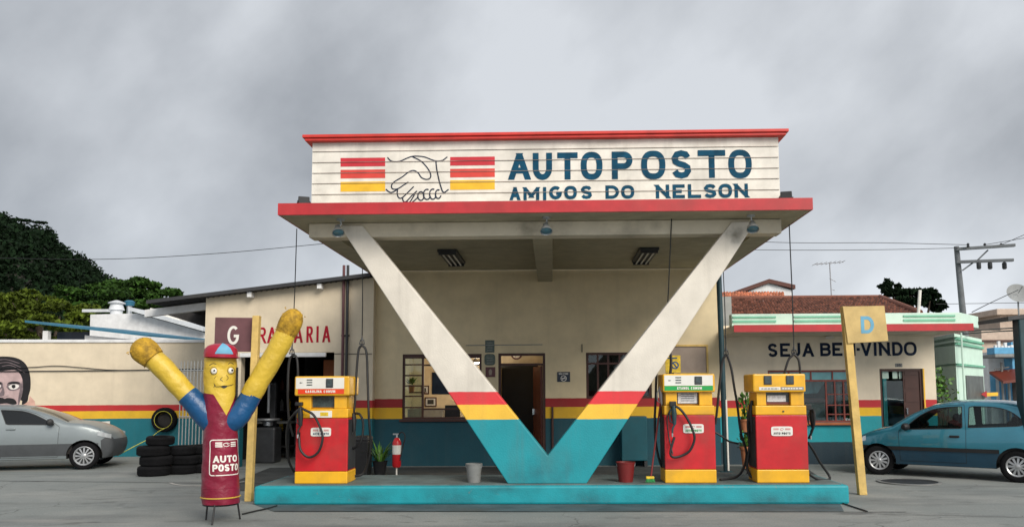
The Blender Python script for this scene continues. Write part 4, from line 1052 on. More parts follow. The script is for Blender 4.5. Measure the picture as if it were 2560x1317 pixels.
# ================================================================== FUEL PUMPS
PY = 10.90
def dash_print(u0, u1, v0, v1, seed, w):
    rr = random.Random(seed); u = u0; out = []
    while u < u1:
        l = rr.uniform(.02, .05); out.append(([(u, (v0 + v1) / 2), (min(u + l, u1), (v0 + v1) / 2)], v1 - v0)); u += l + .010
    return out
def pump(px, label, kind):
    """px: left and right pixel of the base"""
    a, b = P(px[0], 1206, PY), P(px[1], 1206, PY)
    cx = (a.x + b.x) / 2; w = b.x - a.x; h = w / 2; z0 = IZ
    t = thing('fuel_pump', label, 'fuel pump', (cx, PY, z0), 'fuel pumps on the island')
    zz = lambda py: PZ(py, PY, sum(px) / 2)
    zbase, zred = zz(1178 if kind == 'g' else 1173), zz(1045 if kind == 'g' else 1037)
    zneck, zhead = zz(989 if kind == 'g' else 980), zz(940 if kind == 'g' else 934)
    D = .46
    MB().box(cx - h, cx + h, PY - .004, PY + D + .004, z0, zbase).build('base', 'pumpyel', t, bevel=.012)
    MB().box(cx - h + .004, cx + h - .004, PY + .002, PY + D - .002, zbase + .002, zred).build('cabinet', 'pumpred', t, bevel=.01)
    for s in (-1, 1): MB().box(cx + s * (h - .0035) - .004 * (s < 0) , cx + s * (h - .0035) + .004 * (s > 0), PY + .035, PY + D - .03, zbase + .02, zred - .02).build('side_panel', 'dark', t)
    # yellow upper body with a recessed window
    zt = zneck; zs = zred + (zneck - zred) * .42
    MB().box(cx - h + .006, cx + h - .006, PY + .004, PY + D - .006, zred + .003, zs).build('lower_hood', 'pumpyel', t, bevel=.012)
    ww = {'g': (.16, .17), 'e': (.18, .20), 'd': (.19, .15)}[kind]
    wx0, wx1 = cx - ww[0] + .0, cx + ww[1] - .01
    if kind == 'e': wx0, wx1 = cx - .16, cx + .14
    nk = MB(); nx = h - .03
    nk.box(cx - nx, wx0, PY + .02, PY + D - .02, zs + .002, zt); nk.box(wx1, cx + nx, PY + .02, PY + D - .02, zs + .002, zt)
    nk.box(wx0 + .001, wx1 - .001, PY + .10, PY + D - .02, zs + .002, zt)
    nk.build('neck', 'pumpyel', t, bevel=.006)
    wg = MB(); wg.box(wx0 + .002, wx1 - .002, PY + .085, PY + .098, zs + .02, zt - .002)
    wn_ = wg.build('sight_window', 'lcd', t)
    if kind == 'e':
        MB().box(wx0 + .02, wx1 - .02, PY + .07, PY + .083, zs + .03, zt - .01).build('notice', 'paper', t)
        pm = MB()
        for k in range(4): pm.box(wx0 + .06, wx1 - .06, PY + .067, PY + .0695, zs + .06 + k * .03, zs + .068 + k * .03)
        pm.build('print', 'dark', t)
    if kind == 'd':
        MB().box(wx0 + .03, wx1 - .05, PY + .078, PY + .084, zs + .05, zt - .04).build('notice', 'paper', t)
        MB().box(wx0 + .002, wx1 - .002, PY + .07, PY + .084, zs + .015, zs + .045).build('window_trim', 'doorred', t)
    # header
    hh = MB(); e_ = .045
    x0, x1 = cx - h - (.012 if kind != 'd' else .03), cx + h - (.0 if kind != 'd' else .02)
    if kind == 'g': x1 = cx + h + .02
    hh.box(x0, x1, PY - e_, PY + D + .03, zneck + .002, zhead)
    head = hh.build('header', 'pumpyel', t, bevel=.02)
    yf = PY - e_ - .001
    fm = flat(yf - .004)
    hx0, hx1 = x0 + .02, x1 - .03
    H = zhead - zneck
    if kind in 'ge':
        if kind == 'g': hx1 = cx + h - .05
        MB().box(hx0, hx1, yf - .003, yf - .0005, zneck + H * .36, zhead - .02).build('front_panel', 'pumpwhite', head)
        lab = MB().box(hx0 + (.03 if kind == 'g' else 0), hx1 - (.0), yf - .003, yf - .0005, zneck + H * .10, zneck + H * .345).build('label_strip', 'orangelabel' if kind == 'g' else 'greenlabel', head)
        m = MB(); strokes_mesh(m, word('GASOLINA COMUM' if kind == 'g' else 'ETANOL COMUM', hx0 + (.13 if kind == 'g' else .17), hx1 - (.12 if kind == 'g' else .15), zneck + H * .16, zneck + H * .29, .0095), fm); m.build('label_text', 'paintwhite', lab)
        m = MB()
        for k in range(3): m.box(hx0 + .15, hx0 + .225, yf - .009, yf - .0035, zhead - .055 - k * .034, zhead - .043 - k * .034)
        m.build('readout', 'lcd', head)
        dx = hx0 + (hx1 - hx0) * .70
        d_ = MB().box(dx - .05, dx + .05, yf - .014, yf - .0035, zneck + H * .42, zhead - .035).build('display', 'dark', head, bevel=.006)
        MB().box(dx - .036, dx + .036, yf - .016, yf - .0145, zneck + H * .50, zhead - .05).build('screen', 'lcd', d_)
        strokes_mesh(m := MB(), [([(hx0 + .05, zhead - .09), (hx0 + .09, zhead - .088)], .008), ([(hx0 + .065, zhead - .10), (hx0 + .062, zhead - .078)], .006)], fm); m.build('mark', 'dark', head)
    else:
        for fr_ in (.21, .63):
            dx = x0 + (x1 - x0) * fr_ + .05
            d_ = MB().box(dx - .052, dx + .052, yf - .012, yf - .0005, zneck + H * .42, zhead - .025).build('display', 'dark', head, bevel=.006)
            MB().box(dx - .038, dx + .038, yf - .0145, yf - .0125, zneck + H * .5, zhead - .04).build('screen', 'lcd', d_)
        xm_ = (hx0 + hx1) / 2 + .02
        l1 = MB().box(hx0 + .06, xm_ - .004, yf - .003, yf - .0005, zneck + H * .12, zneck + H * .29).build('label_strip', 'pumpwhite', head)
        l2 = MB().box(xm_ + .004, hx1, yf - .003, yf - .0005, zneck + H * .12, zneck + H * .29).build('label_strip', 'grey', head)
        strokes_mesh(m := MB(), dash_print(hx0 + .09, xm_ - .03, zneck + H * .17, zneck + H * .23, 3, 0), fm); m.build('label_text', 'grey', l1)
        strokes_mesh(m := MB(), dash_print(xm_ + .02, hx1 - .02, zneck + H * .17, zneck + H * .24, 4, 0), fm); m.build('label_text', 'paintwhite', l2)
        MB().lathe([(0, 0), (.012, 0), (.012, .012), (0, .014)], (cx + .03, PY + .004, zred + .05), Matrix.Rotation(R(90), 3, 'X'), 10).build('lock', 'dark', t)
    # little plate on the red panel
    plx = {'g': (777, 828, 1068, 1090), 'e': (1708, 1759, 1059, 1082), 'd': (1928, 1981, 1065, 1089)}[kind]
    r = rect(*plx, PY)
    yp = PY - .001
    m = MB(); cxp, czp = (r[0] + r[1]) / 2, (r[2] + r[3]) / 2
    m.prism([(cxp + (x - .5) * (r[1] - r[0]), czp + (z - .5) * (r[3] - r[2])) for x, z in sup(.5, .5, .5, .5, 32, 7)[:-1]], yp - .006, yp)
    pl = m.build('brand_plate', 'pumpwhite', t)
    fp = flat(yp - .0065); u0, u1 = r[0] + .03, r[1] - .03
    m = MB(); strokes_mesh(m, [([(u0, r[3] - .03 - k * .013), (u0 + .07, r[3] - .03 - k * .013)], .007) for k in (0, 1)] + [([(u1 - .07, r[3] - .03 - k * .013), (u1, r[3] - .03 - k * .013)], .007) for k in (0, 1)] + [(arc(cxp, r[3] - .04, .022, .014, 0, 300, 10), .005)], fp); m.build('stripe', 'pumpred', pl)
    m = MB(); strokes_mesh(m, word('AUTO POSTO', u0, u1, r[2] + .02, r[2] + .05, .007), fp); m.build('label_text', {'g': 'letter', 'e': 'greenlabel', 'd': 'dark'}[kind], pl)
    if kind == 'g':
        r = rect(775, 830, 1026, 1043, PY)
        s_ = MB().box(r[0], r[1], PY - .002, PY + .003, r[2], r[3]).build('sticker', 'pumpwhite', t)
        MB().box(r[0] + .14, r[1] - .05, PY - .004, PY - .0025, r[2] + .02, r[3] - .02).build('print', 'posteryel', s_)
    return t, cx, h, zred, zs, zneck, zhead
def hose(t, pts, r=.017, mat='black'): return MB().tube(bez(pts, 8), r, 8).build('hose', mat, t, smooth=True)
def nozzle(t, top, mat='black', tilt=0.0, side=0.0):
    """fuel nozzle hanging spout down; top = upper end"""
    x, y, z = top
    m = MB(); m.tube([(x, y, z), (x + .004, y, z - .10), (x + .008, y, z - .25)], [.026, .038, .024], 10)
    m.tube([(x + .008, y, z - .25), (x - .02, y - .01, z - .30), (x - .025, y - .01, z - .36)], .013, 8)
    m.tube([(x - .03, y, z - .04), (x - .055, y, z - .10), (x - .05, y, z - .2), (x + .0, y, z - .24)], .008, 6)
    n_ = m.build('nozzle', mat, t, smooth=True)
    MB().tube([(x - .025, y - .01, z - .361), (x - .025, y - .01, z - .41)], .012, 8).build('spout_tip', 'chrome', n_, smooth=True)
    return n_
def q_(px, py, Y): p = P(px, py, Y); return (p.x, p.y, p.z)
FR = PY - .09
# pump with orange label
t, cx, h, zr_, zs_, zn_, zh_ = pump((736, 868), 'red and yellow fuel pump with orange header label, beside the G post', 'g')
hb = MB(); p = q_(750, 1008, PY); hb.box(p[0] - .05, p[0] + .05, PY - .07, PY - .001, p[2] - .03, p[2] + .02); hb.build('nozzle_holder', 'black', t, bevel=.01)
nozzle(t, q_(751, 1018, PY - .07))
hose(t, [q_(751, 1018, PY - .07), q_(762, 1024, FR), q_(785, 1038, FR), q_(803, 1075, FR), q_(806, 1100, FR), q_(795, 1130, FR), q_(772, 1142, FR - .02), q_(752, 1125, FR - .02), q_(748, 1095, PY - .05), q_(748, 1080, PY - .06)])
hose(t, [q_(748, 1022, PY - .05), q_(735, 1035, PY - .05), q_(720, 1060, PY + .1), q_(716, 1100, PY + .2), q_(722, 1150, PY + .3), q_(736, 1180, PY + .35)])
hose(t, [q_(737, 885, PY + .3), q_(724, 900, PY + .3), q_(720, 960, PY + .3), q_(722, 1040, PY + .3), q_(733, 1090, PY + .3)])
hose(t, [q_(730, 885, PY + .3), q_(742, 895, PY + .3), q_(745, 938, PY + .3), q_(743, 990, PY + .35)])
nozzle(t, q_(884, 1032, PY + .25))
hose(t, [q_(884, 1032, PY + .25), q_(900, 1036, PY + .2), q_(908, 1060, PY + .2), q_(903, 1100, PY + .2), q_(885, 1120, PY + .25), q_(872, 1110, PY + .3)])
hose(t, [q_(905, 862, PY + .3), q_(896, 878, PY + .3), q_(890, 950, PY + .3), q_(886, 1020, PY + .3), q_(876, 1070, PY + .3)])
hose(t, [q_(905, 862, PY + .3), q_(916, 880, PY + .3), q_(919, 950, PY + .3), q_(922, 1040, PY + .3), q_(926, 1120, PY + .4), q_(910, 1180, PY + .5), q_(880, 1190, PY + .4)])
# pump with green label
t, cx, h, zr_, zs_, zn_, zh_ = pump((1663, 1792), 'red and yellow fuel pump with green header label and white panel', 'e')
hb = MB(); p = q_(1681, 1008, PY); hb.box(p[0] - .045, p[0] + .045, PY - .06, PY - .001, p[2] - .05, p[2] + .03); hb.build('nozzle_holder', 'black', t, bevel=.01)
nozzle(t, q_(1684, 1014, PY - .07), 'post')
hose(t, [q_(1684, 1014, PY - .07), q_(1698, 1020, FR), q_(1716, 1042, FR), q_(1732, 1075, FR), q_(1736, 1098, FR), q_(1725, 1125, FR), q_(1705, 1138, FR), q_(1684, 1142, FR - .02), q_(1676, 1130, FR - .02), q_(1686, 1092, PY - .06)])
hose(t, [q_(1680, 1016, PY - .05), q_(1668, 1045, PY - .05), q_(1672, 1090, PY - .05), q_(1682, 1135, FR - .04)], .009)
hose(t, [q_(1662, 872, PY + .3), q_(1646, 886, PY + .3), q_(1641, 940, PY + .3), q_(1639, 1000, PY + .3), q_(1637, 1050, PY + .3), q_(1640, 1110, PY + .3), q_(1652, 1160, PY + .3), q_(1664, 1170, PY + .35)])
hose(t, [q_(1662, 872, PY + .3), q_(1676, 886, PY + .3), q_(1676, 930, PY + .3), q_(1664, 975, PY + .3), q_(1656, 1020, PY + .3), q_(1652, 1055, PY + .3)], .02)
n2 = nozzle(t, q_(1652, 965, PY + .25), 'galv')
hose(t, [q_(1652, 1000, PY + .27), q_(1655, 1060, PY + .2), q_(1660, 1100, PY + .2), q_(1655, 1150, PY + .25), q_(1664, 1165, PY + .3)])
hose(t, [q_(1815, 885, PY + .35), q_(1806, 905, PY + .35), q_(1799, 960, PY + .35), q_(1792, 1030, PY + .35), q_(1788, 1060, PY + .35)])
hose(t, [q_(1817, 885, PY + .35), q_(1828, 920, PY + .35), q_(1836, 970, PY + .35), q_(1843, 1010, PY + .35), q_(1852, 1080, PY + .4), q_(1866, 1130, PY + .45), q_(1858, 1172, PY + .5), q_(1838, 1192, PY + .4), q_(1800, 1198, PY + .25)])
hose(t, [q_(1788, 1080, PY + .2), q_(1805, 1090, PY + .2), q_(1822, 1102, PY + .25), q_(1845, 1108, PY + .35)], .014)
# pump with two displays
t, cx, h, zr_, zs_, zn_, zh_ = pump((1893, 2024), 'all yellow headed fuel pump with two square displays, beside the D post', 'd')
nozzle(t, q_(2029, 1022, PY + .22))
hb = MB(); p = q_(2022, 1016, PY); hb.box(p[0] + .0, p[0] + .09, PY + .15, PY + .30, p[2] - .05, p[2] + .03); hb.build('nozzle_holder', 'black', t, bevel=.01)
hose(t, [q_(2029, 1022, PY + .22), q_(2036, 1032, PY + .15), q_(2035, 1060, PY + .15), q_(2028, 1082, PY + .2), q_(2022, 1095, PY + .25)])
hose(t, [q_(1985, 885, PY + .35), q_(1972, 898, PY + .35), q_(1963, 925, PY + .35), q_(1958, 950, PY + .38)])
hose(t, [q_(1985, 885, PY + .35), q_(1996, 898, PY + .35), q_(2000, 925, PY + .35), q_(2000, 950, PY + .38)])
hose(t, [q_(2020, 1105, PY + .3), q_(2033, 1125, PY + .35), q_(2050, 1155, PY + .45), q_(2074, 1190, PY + .5), q_(2068, 1199, PY + .4), q_(2045, 1198, PY + .3), q_(2024, 1186, PY + .2)])
hose(t, [q_(1876, 1010, PY + .3), q_(1870, 1060, PY + .3), q_(1874, 1110, PY + .35), q_(1868, 1165, PY + .35), q_(1878, 1190, PY + .3), q_(1890, 1195, PY + .25)], .02)
MB().tube([q_(1880, 1000, PY + .2), q_(1877, 1030, PY + .2), q_(1880, 1080, PY + .2)], [.02, .035, .02], 8).build('nozzle', 'black', t, smooth=True)

# hose hanger cables from the canopy
def hanger(label, top, clip, Y0, Y1):
    a = P(top[0], top[1], Y0); b = P(clip[0], clip[1], Y1)
    t = thing('hose_hanger', label, 'cable', (a.x, a.y, a.z), 'hose hanger cables under the canopy')
    mid = a.lerp(b, .55) + Vector((0.006, 0, 0))
    MB().tube([a, mid, b], .008, 6).build('cable', 'wire', t, smooth=True)
    m = MB(); m.tube([b + Vector((0, 0, .10)), b + Vector((0, 0, .04))], [.008, .02], 8); m.tube([b + Vector((-.02, 0, .05)), b + Vector((-.035, 0, -.01)), b + Vector((.035, 0, -.01)), b + Vector((.02, 0, .05))], .010, 6)
    m.build('clip', 'dark', t)
YH = PY + .3
def zs_at(px, Y): return 975 - (ZS - 1.5) * F / Y
hanger('hanger cable dropping beside the raised hand of the inflatable figure', (742, 572), (730, 882), 11.9, YH)
hanger('hanger cable dropping beside the cream leg next to the standpipes', (906, 668), (905, 858), 15.2, YH)
hanger('hanger cable crossing the striped leg to the green labelled pump', (1679, 546), (1663, 868), VY - .05, YH)
hanger('hanger cable beside the dark steel pole', (1808, 672), (1815, 884), 14.9, YH + .05)
hanger('hanger cable dropping to the pump with two displays', (1973, 562), (1985, 882), 11.3, YH + .05)

# ================================================================== SMALL THINGS ON THE FORECOURT
def bucket(px0, px1, py0, py1, mat, label):
    Y = PY + .02
    a, b = P(px0, py0, Y), P(px1, py0, Y); r = (b.x - a.x) / 2; cx = (a.x + b.x) / 2; h = a.z - IZ
    t = thing('bucket', label, 'bucket', (cx, Y + r, IZ))
    c = (cx, Y + r, IZ + .001)
    MB().lathe([(r * .74, 0), (r * .97, h * .93), (r, h * .93), (r * 1.02, h), (r * .95, h), (r * .70, .015), (0, .012)], c, n=28).build('body', mat, t, smooth=True, sharp=50)
    MB().tube([(cx - r, Y + r, IZ + h * .95)] + [(cx + r * 1.03 * math.cos(R(180 - k * 18)), Y + r - .05 * math.sin(R(k * 18)) - .01, IZ + h * .93 - r * .55 * math.sin(R(k * 18))) for k in range(1, 10)] + [(cx + r, Y + r, IZ + h * .95)], .004, 6).build('handle', 'galv', t)
bucket(1162, 1204, 1160, 1207, 'plasticgrey', 'stained pale grey bucket on the island at the foot of the column')
bucket(1542, 1590, 1156, 1207, 'plasticred', 'dark red bucket on the island near the green labelled pump')
a, b = q_(1652, 1000, PY + .25), q_(1627, 1193, PY + .02)
br = thing('broom', 'broom with a red stick leaning on the green labelled pump', 'broom', b)
MB().tube([a, b], .012, 8).build('stick', 'plasticred', br, smooth=True)
m = MB(); m.cbox((b[0] - .01, b[1], IZ + .07), (.11, .05, .035)); m.build('head', 'posteryel', br, bevel=.01)
m = MB(); rr = random.Random(2)
for k in range(120):
    x = b[0] - .06 + .10 * rr.random(); y = b[1] - .02 + .04 * rr.random(); m.poly([(x, y, IZ + .052), (x + .006, y, IZ + .052), (x + .006 + rr.uniform(-.03, .03), y + rr.uniform(-.02, .02), IZ + .003)])
m.build('bristles', 'greenlabel', br, recalc=False)
# fire extinguisher on a stand
Y = 14.3; x = PX(992, Y, 1120); z1, z0 = PZ(1092, Y), PZ(1166, Y)
fe_ = thing('fire_extinguisher', 'red fire extinguisher on a thin stand by the teal wall', 'extinguisher', (x, Y, 0))
MB().lathe([(0, z0), (.06, z0), (.078, z0 + .03), (.078, z1 - .09), (.05, z1 - .02), (.02, z1), (0, z1)], (x, Y, 0), n=20).build('cylinder', 'pumpred', fe_, smooth=True)
MB().lathe([(.0790, z1 - .29), (.0792, z1 - .13)], (x, Y, 0), n=20, caps=False).build('label', 'pumpwhite', fe_, smooth=True)
m = MB(); m.tube([(x, Y, z1), (x, Y, z1 + .05)], .018); m.box(x - .07, x + .03, Y - .015, Y + .015, z1 + .05, z1 + .075); m.build('valve', 'galv', fe_)
MB().tube(bez([(x + .02, Y, z1 + .04), (x + .09, Y - .02, z1 + .10), (x + .15, Y - .02, z1 + .02), (x + .10, Y - .02, z1 - .2), (x + .07, Y - .05, z1 - .4)]), .011, 8).build('hose', 'black', fe_, smooth=True)
m = MB(); m.tube([(x, Y, 0.01), (x, Y, z0 - .001)], .014); m.lathe([(0, .012), (.10, .012), (.11, 0)], (x, Y, 0)); m.build('stand', 'paintwhite', fe_, smooth=True)
def leafy(c, rad, hgt, n, seed, leaf=.06, droop=.3):
    m = MB(); rr = random.Random(seed); c = Vector(c)
    for k in range(n):
        a_ = rr.uniform(0, 6.28); out = rr.uniform(.15, 1) * rad; zz = rr.uniform(.1, 1) * hgt
        tip = c + Vector((math.cos(a_) * out, math.sin(a_) * out, zz - droop * out))
        d = (tip - c); l_ = rr.uniform(.6, 1.3) * leaf
        base = tip - d.normalized() * l_; s = d.cross(Vector((rr.uniform(-.3, .3), rr.uniform(-.3, .3), 1))).normalized() * l_ * .3
        md = (base + tip) / 2 + Vector((0, 0, l_ * .12)); m.add([base, md + s, tip, md - s], [(0, 1, 2), (0, 2, 3)])
    return m
# fern-like plant in a dark pot
Y = 14.4; x = PX(950, Y, 1150)
fp = thing('potted_plant', 'spiky green plant in a dark pot beside the fire extinguisher', 'plant', (x, Y, 0))
MB().lathe([(.09, 0), (.13, .24), (.14, .26), (.12, .26), (.11, .22), (0, .22)], (x, Y, 0)).build('pot', 'black', fp, smooth=True)
m = MB(); rr = random.Random(12)
for k in range(46):
    a_ = rr.uniform(0, 6.28); l_ = rr.uniform(.22, .5); o_ = rr.uniform(.3, 1.0)
    p0 = Vector((x + math.cos(a_) * .03, Y + math.sin(a_) * .03, .22)); dirv = Vector((math.cos(a_) * o_, math.sin(a_) * o_, 1)).normalized()
    p1 = p0 + dirv * l_ * .6; p2 = p0 + dirv * l_ + Vector((math.cos(a_), math.sin(a_), -.7)) * .10 * o_
    s = Vector((-math.sin(a_), math.cos(a_), 0)) * .018
    m.add([p0 - s * .6, p0 + s * .6, p1 + s, p1 - s, p2], [(0, 1, 2, 3), (3, 2, 4)])
m.build('foliage', 'leafpot', fp, recalc=False)
# black bin behind the orange labelled pump
Y = 14.3; x0, x1 = PX(884, Y), PX(924, Y)
bn = thing('waste_bin', 'black bin standing behind the orange labelled pump', 'bin', ((x0 + x1) / 2, Y, 0))
MB().hexa([(x0 + .02, Y, 0), (x1 - .02, Y, 0), (x1, Y - .02, .62), (x0, Y - .02, .62)], [(x0 + .02, Y + .36, 0), (x1 - .02, Y + .36, 0), (x1, Y + .38, .62), (x0, Y + .38, .62)]).build('body', 'black', bn, bevel=.02)
MB().hexa([(x0 - .01, Y - .03, .622), (x1 + .01, Y - .03, .622), (x1 - .02, Y, .70), (x0 + .02, Y, .70)], [(x0 - .01, Y + .39, .622), (x1 + .01, Y + .39, .622), (x1 - .02, Y + .36, .70), (x0 + .02, Y + .36, .70)]).build('lid', 'black', bn, bevel=.02)
# plant stand with two clay pots
Y = 12.9; x = PX(1860, Y)
psd = thing('plant_stand', 'dark iron plant stand beside the pump with two displays', 'plant stand', (x, Y, 0))
m = MB(); m.tube([(x + .03, Y, 0), (x + .03, Y, 1.32)], .013)
for z in (.26, .83): m.tube([(x + .03, Y, z - .04), (x - .05, Y, z - .01)], .009); m.lathe([(0, 0), (.075, 0), (.075, .012), (0, .012)], (x - .02, Y, z - .013), n=16)
m.build('frame', 'dark', psd)
m = MB()
for k in range(3): m.tube([(x + .03, Y, .22), (x + .03 + .16 * math.cos(k * 2.1 + .5), Y + .16 * math.sin(k * 2.1 + .5), .01)], .011)
m.build('leg', 'dark', psd)
for z, lb, hh, lf, sd_ in ((.26, 'clay pot with a bushy green plant, lower of the two on the iron stand', .34, .33, 5), (.83, 'small clay pot with a tall thin plant, upper of the two on the iron stand', .2, .52, 6)):
    c = (x - .02, Y, z)
    t = thing('clay_pot', lb, 'plant', c)
    MB().lathe([(.045, 0), (.075, hh * .85), (.085, hh * .85), (.088, hh), (.07, hh), (.06, hh - .03), (0, hh - .03)], c, n=20).build('pot', 'clay', t, smooth=True, sharp=50)
    leafy((c[0], c[1], z + hh - .04), .15, lf, 90, sd_, .08).build('foliage', 'leafpot', t, recalc=False)
    m = MB(); rr = random.Random(sd_)
    for k in range(6):
        m.tube([(c[0], c[1], z + hh - .03), (c[0] + rr.uniform(-.07, .07), c[1] + rr.uniform(-.05, .05), z + hh + lf * rr.uniform(.5, .9))], .005, 5)
    m.build('stem', 'leafmid', t)
# yellow poster on its stand near the notice board
r = rect(1664, 1701, 888, 931, 12.5)
po = thing('poster_stand', 'yellow poster on a thin stand above the green labelled pump', 'poster', ((r[0] + r[1]) / 2, 12.5, 0))
MB().box(r[0], r[1], 12.5, 12.52, r[2], r[3]).build('poster', 'posteryel', po)
cx, cz = (r[0] + r[1]) / 2, (r[2] + r[3]) / 2
m = MB(); strokes_mesh(m, [(sup(cx + .03, cz - .02, .05, .05, 20, 2), .02), ([(r[0] + .03, r[3] - .04), (r[1] - .05, r[3] - .04)], .018), ([(cx - .0, cz + .02), (cx + .06, cz - .06)], .02)], flat(12.498)); m.build('print', 'vinylblue', po)
m = MB(); m.tube([(cx, 12.53, 0.02), (cx, 12.53, r[2] + .1)], .015); m.lathe([(0, .02), (.14, .02), (.15, 0)], (cx, 12.53, 0)); m.build('stand', 'dark', po)

# dark steel pole holding the canopy edge, and its white pipe
YQ = 14.9
xq = PX(1806, YQ, 900)
sq = thing('steel_pole', 'dark green steel pole from the ground to the canopy edge', 'pole', (xq, YQ, 0))
MB().tube([(xq + .02, YQ, 0.012), (xq - .03, YQ, ZS - .012)], .05, 14).build('shaft', 'post', sq, smooth=True)
m = MB(); m.box(xq - .09, xq + .13, YQ - .1, YQ + .1, 0, .012); m.box(xq - .13, xq + .07, YQ - .1, YQ + .1, ZS - .012, ZS - .001); m.build('base_plate', 'post', sq)
x = PX(1817, YQ, 1080)
tag(MB().tube([(x, YQ - .06, .03), (x - .012, YQ - .06, PZ(1000, YQ))], .018, 8).build('conduit', 'paintwhite', origin=(x, YQ - .06, .03), smooth=True), 'white plastic conduit rising beside the dark steel pole', 'pipe')

# ------------------------------------------------------------------ G and D boards
def board_post(label, letter_, bottom, top, wpx, board, Y, lean_y, matb, mat_letter, lw):
    """bottom/top: post centre pixels; board: four pixel corners TL, TR, BR, BL"""
    b = G(*bottom); Y = b.y
    a = P(top[0], top[1], Y + lean_y)
    t = thing('letter_post', label, 'sign', (b.x, b.y, 0), 'lettered posts at the ends of the island')
    w = wpx / 2 / F * Y; d = .07
    pm = MB()
    pm.hexa([(b.x - w, Y - .03, 0), (b.x + w, Y - .03, 0), (b.x + w, Y + d, 0), (b.x - w, Y + d, 0)], [(a.x - w, a.y - .03, a.z), (a.x + w, a.y - .03, a.z), (a.x + w, a.y + d, a.z), (a.x - w, a.y + d, a.z)])
    pm.build('post', 'wood', t, bevel=.006)
    Yb = a.y - .055 if matb == 'ply' else a.y + .09
    f = [P(x, y, Yb) for x, y in board]
    bm2 = MB(); bm2.hexa([tuple(p) for p in f], [(p.x, p.y + .02, p.z) for p in f])
    bo = bm2.build('board', matb, t, bevel=.003)
    return t, bo, Yb
t, bo, Yb = board_post('leaning yellow post carrying a faded maroon board with a white G', 'G', (621, 1252), (641, 789), 17, [(538, 793), (634, 794), (632, 879), (535, 878)], 11, .0, 'maroonboard', 'paintwhite', .05)
r = rect(568, 599, 814, 861, Yb)
m = MB(); strokes_mesh(m, letter('G', r[0], r[1], r[2], r[3], .038), flat(Yb - .003)); m.build('letter', 'paintwhite', bo)
t, bo, Yb = board_post('leaning yellow post carrying a yellow plywood board with a blue D', 'D', (2157, 1236), (2113, 766), 19, [(2107, 766), (2211, 764), (2221, 852), (2120, 858)], 11, .0, 'ply', 'lightblue', .05)
r = rect(2153, 2184, 790, 833, Yb)
m = MB(); strokes_mesh(m, letter('D', r[0], r[1], r[2], r[3], .048), flat(Yb - .003)); m.build('letter', 'lightblue', bo)

# ------------------------------------------------------------------ inflatable figure
FY = 9.45
fx = PX(552, FY, 1250); fz0 = PZ(1256, FY, 552)
fg = thing('inflatable_figure', 'inflatable advertising figure with raised yellow arms and maroon vest', 'inflatable', (fx, FY, 0))
def fpx(px, py): p = P(px, py, FY); return (p.x, p.z)
sil = [(1256, 508, 597), (1240, 507, 597), (1200, 507, 595), (1150, 509, 594), (1100, 511, 592), (1050, 513, 591), (1010, 513, 590), (960, 512, 590), (930, 512, 590), (905, 513, 590), (890, 515, 589), (876, 520, 586), (868, 530, 577), (864, 548, 560)]
prof = []
for py, a, b in sil:
    A, Bq = fpx(a, py), fpx(b, py); prof.append((A[1], (A[0] + Bq[0]) / 2, (Bq[0] - A[0]) / 2))
def body_at(z):
    for i in range(len(prof) - 1):
        if prof[i][0] <= z <= prof[i + 1][0]:
            k = (z - prof[i][0]) / (prof[i + 1][0] - prof[i][0]); k2 = k
            return (prof[i][1] + (prof[i + 1][1] - prof[i][1]) * k2, prof[i][2] + (prof[i + 1][2] - prof[i][2]) * k2)
    return (prof[-1][1], prof[-1][2]) if z > prof[-1][0] else (prof[0][1], prof[0][2])
FACE = R(42)                                # the figure looks a little to the right of the viewer
rw = random.Random(4); wv = [rw.uniform(-1, 1) for _ in range(40)]
def bsurf(th, z, lift=0.0):
    """th: angle from the facing direction, positive to the figure's right as seen"""
    cx_, r_ = body_at(z)
    a = th + FACE
    wr = 1 + .012 * math.sin(z * 23 + 2 * math.sin(a * 3)) + .008 * math.sin(z * 51 + a * 5)
    return (cx_ + (r_ * wr + lift) * math.sin(a), FY - (r_ * wr + lift) * math.cos(a), z)
zV, zsh = PZ(1038, FY - .15, 570), PZ(985, FY, 552)
def vz(th):
    a = abs((th + math.pi) % (2 * math.pi) - math.pi)
    return zV + (zsh - zV) * min(a / .75, 1) + (.0 if a < .75 else .02 * min(1, a - .75))
ztop = prof[-1][0]
m = MB(); m.grid(lambda u, v: bsurf(u * 2 * math.pi, prof[0][0] + (vz(u * 2 * math.pi) - prof[0][0]) * v), 72, 40, True)
vest = m.build('vest', 'vinylred', fg, smooth=True, sharp=80)
m = MB()
def headf(u, v):
    th = u * 2 * math.pi; z = vz(th) + (ztop - vz(th)) * v
    return bsurf(th, z)
m.grid(headf, 72, 40, True)
m.poly([bsurf(k * 2 * math.pi / 72, ztop) for k in range(72)])
head = m.build('head', 'vinylyel', fg, smooth=True, sharp=80)
m = MB(); m.tube([bsurf(k * 2 * math.pi / 48, fpx(552, 1240)[1], .004) for k in range(49)], .008, 6); m.build('gold_trim', 'gold', vest, smooth=True)
m = MB(); m.tube([bsurf(k * 2 * math.pi / 48, fpx(552, 1216)[1], -.001) for k in range(49)], .004, 6); m.build('seam', 'vinylred', vest, smooth=True)
def fmap(px, py):                            # sight line onto the figure's round front -> (angle, z)
    d = ray(px, py); z = fpx(px, py)[1]
    for _ in range(4):
        cx_, r_ = body_at(z); ox, oy = EYE.x - cx_, EYE.y - FY
        A_ = d.x * d.x + d.y * d.y; B_ = ox * d.x + oy * d.y; C_ = ox * ox + oy * oy - r_ * r_
        k = (-B_ - math.sqrt(max(0, B_ * B_ - A_ * C_))) / A_
        h = EYE + d * k; z = h.z
    return (math.atan2(h.x - cx_, FY - h.y) - FACE, z)
def bm_map(u, v, l): return bsurf(u, v, .003 + l)
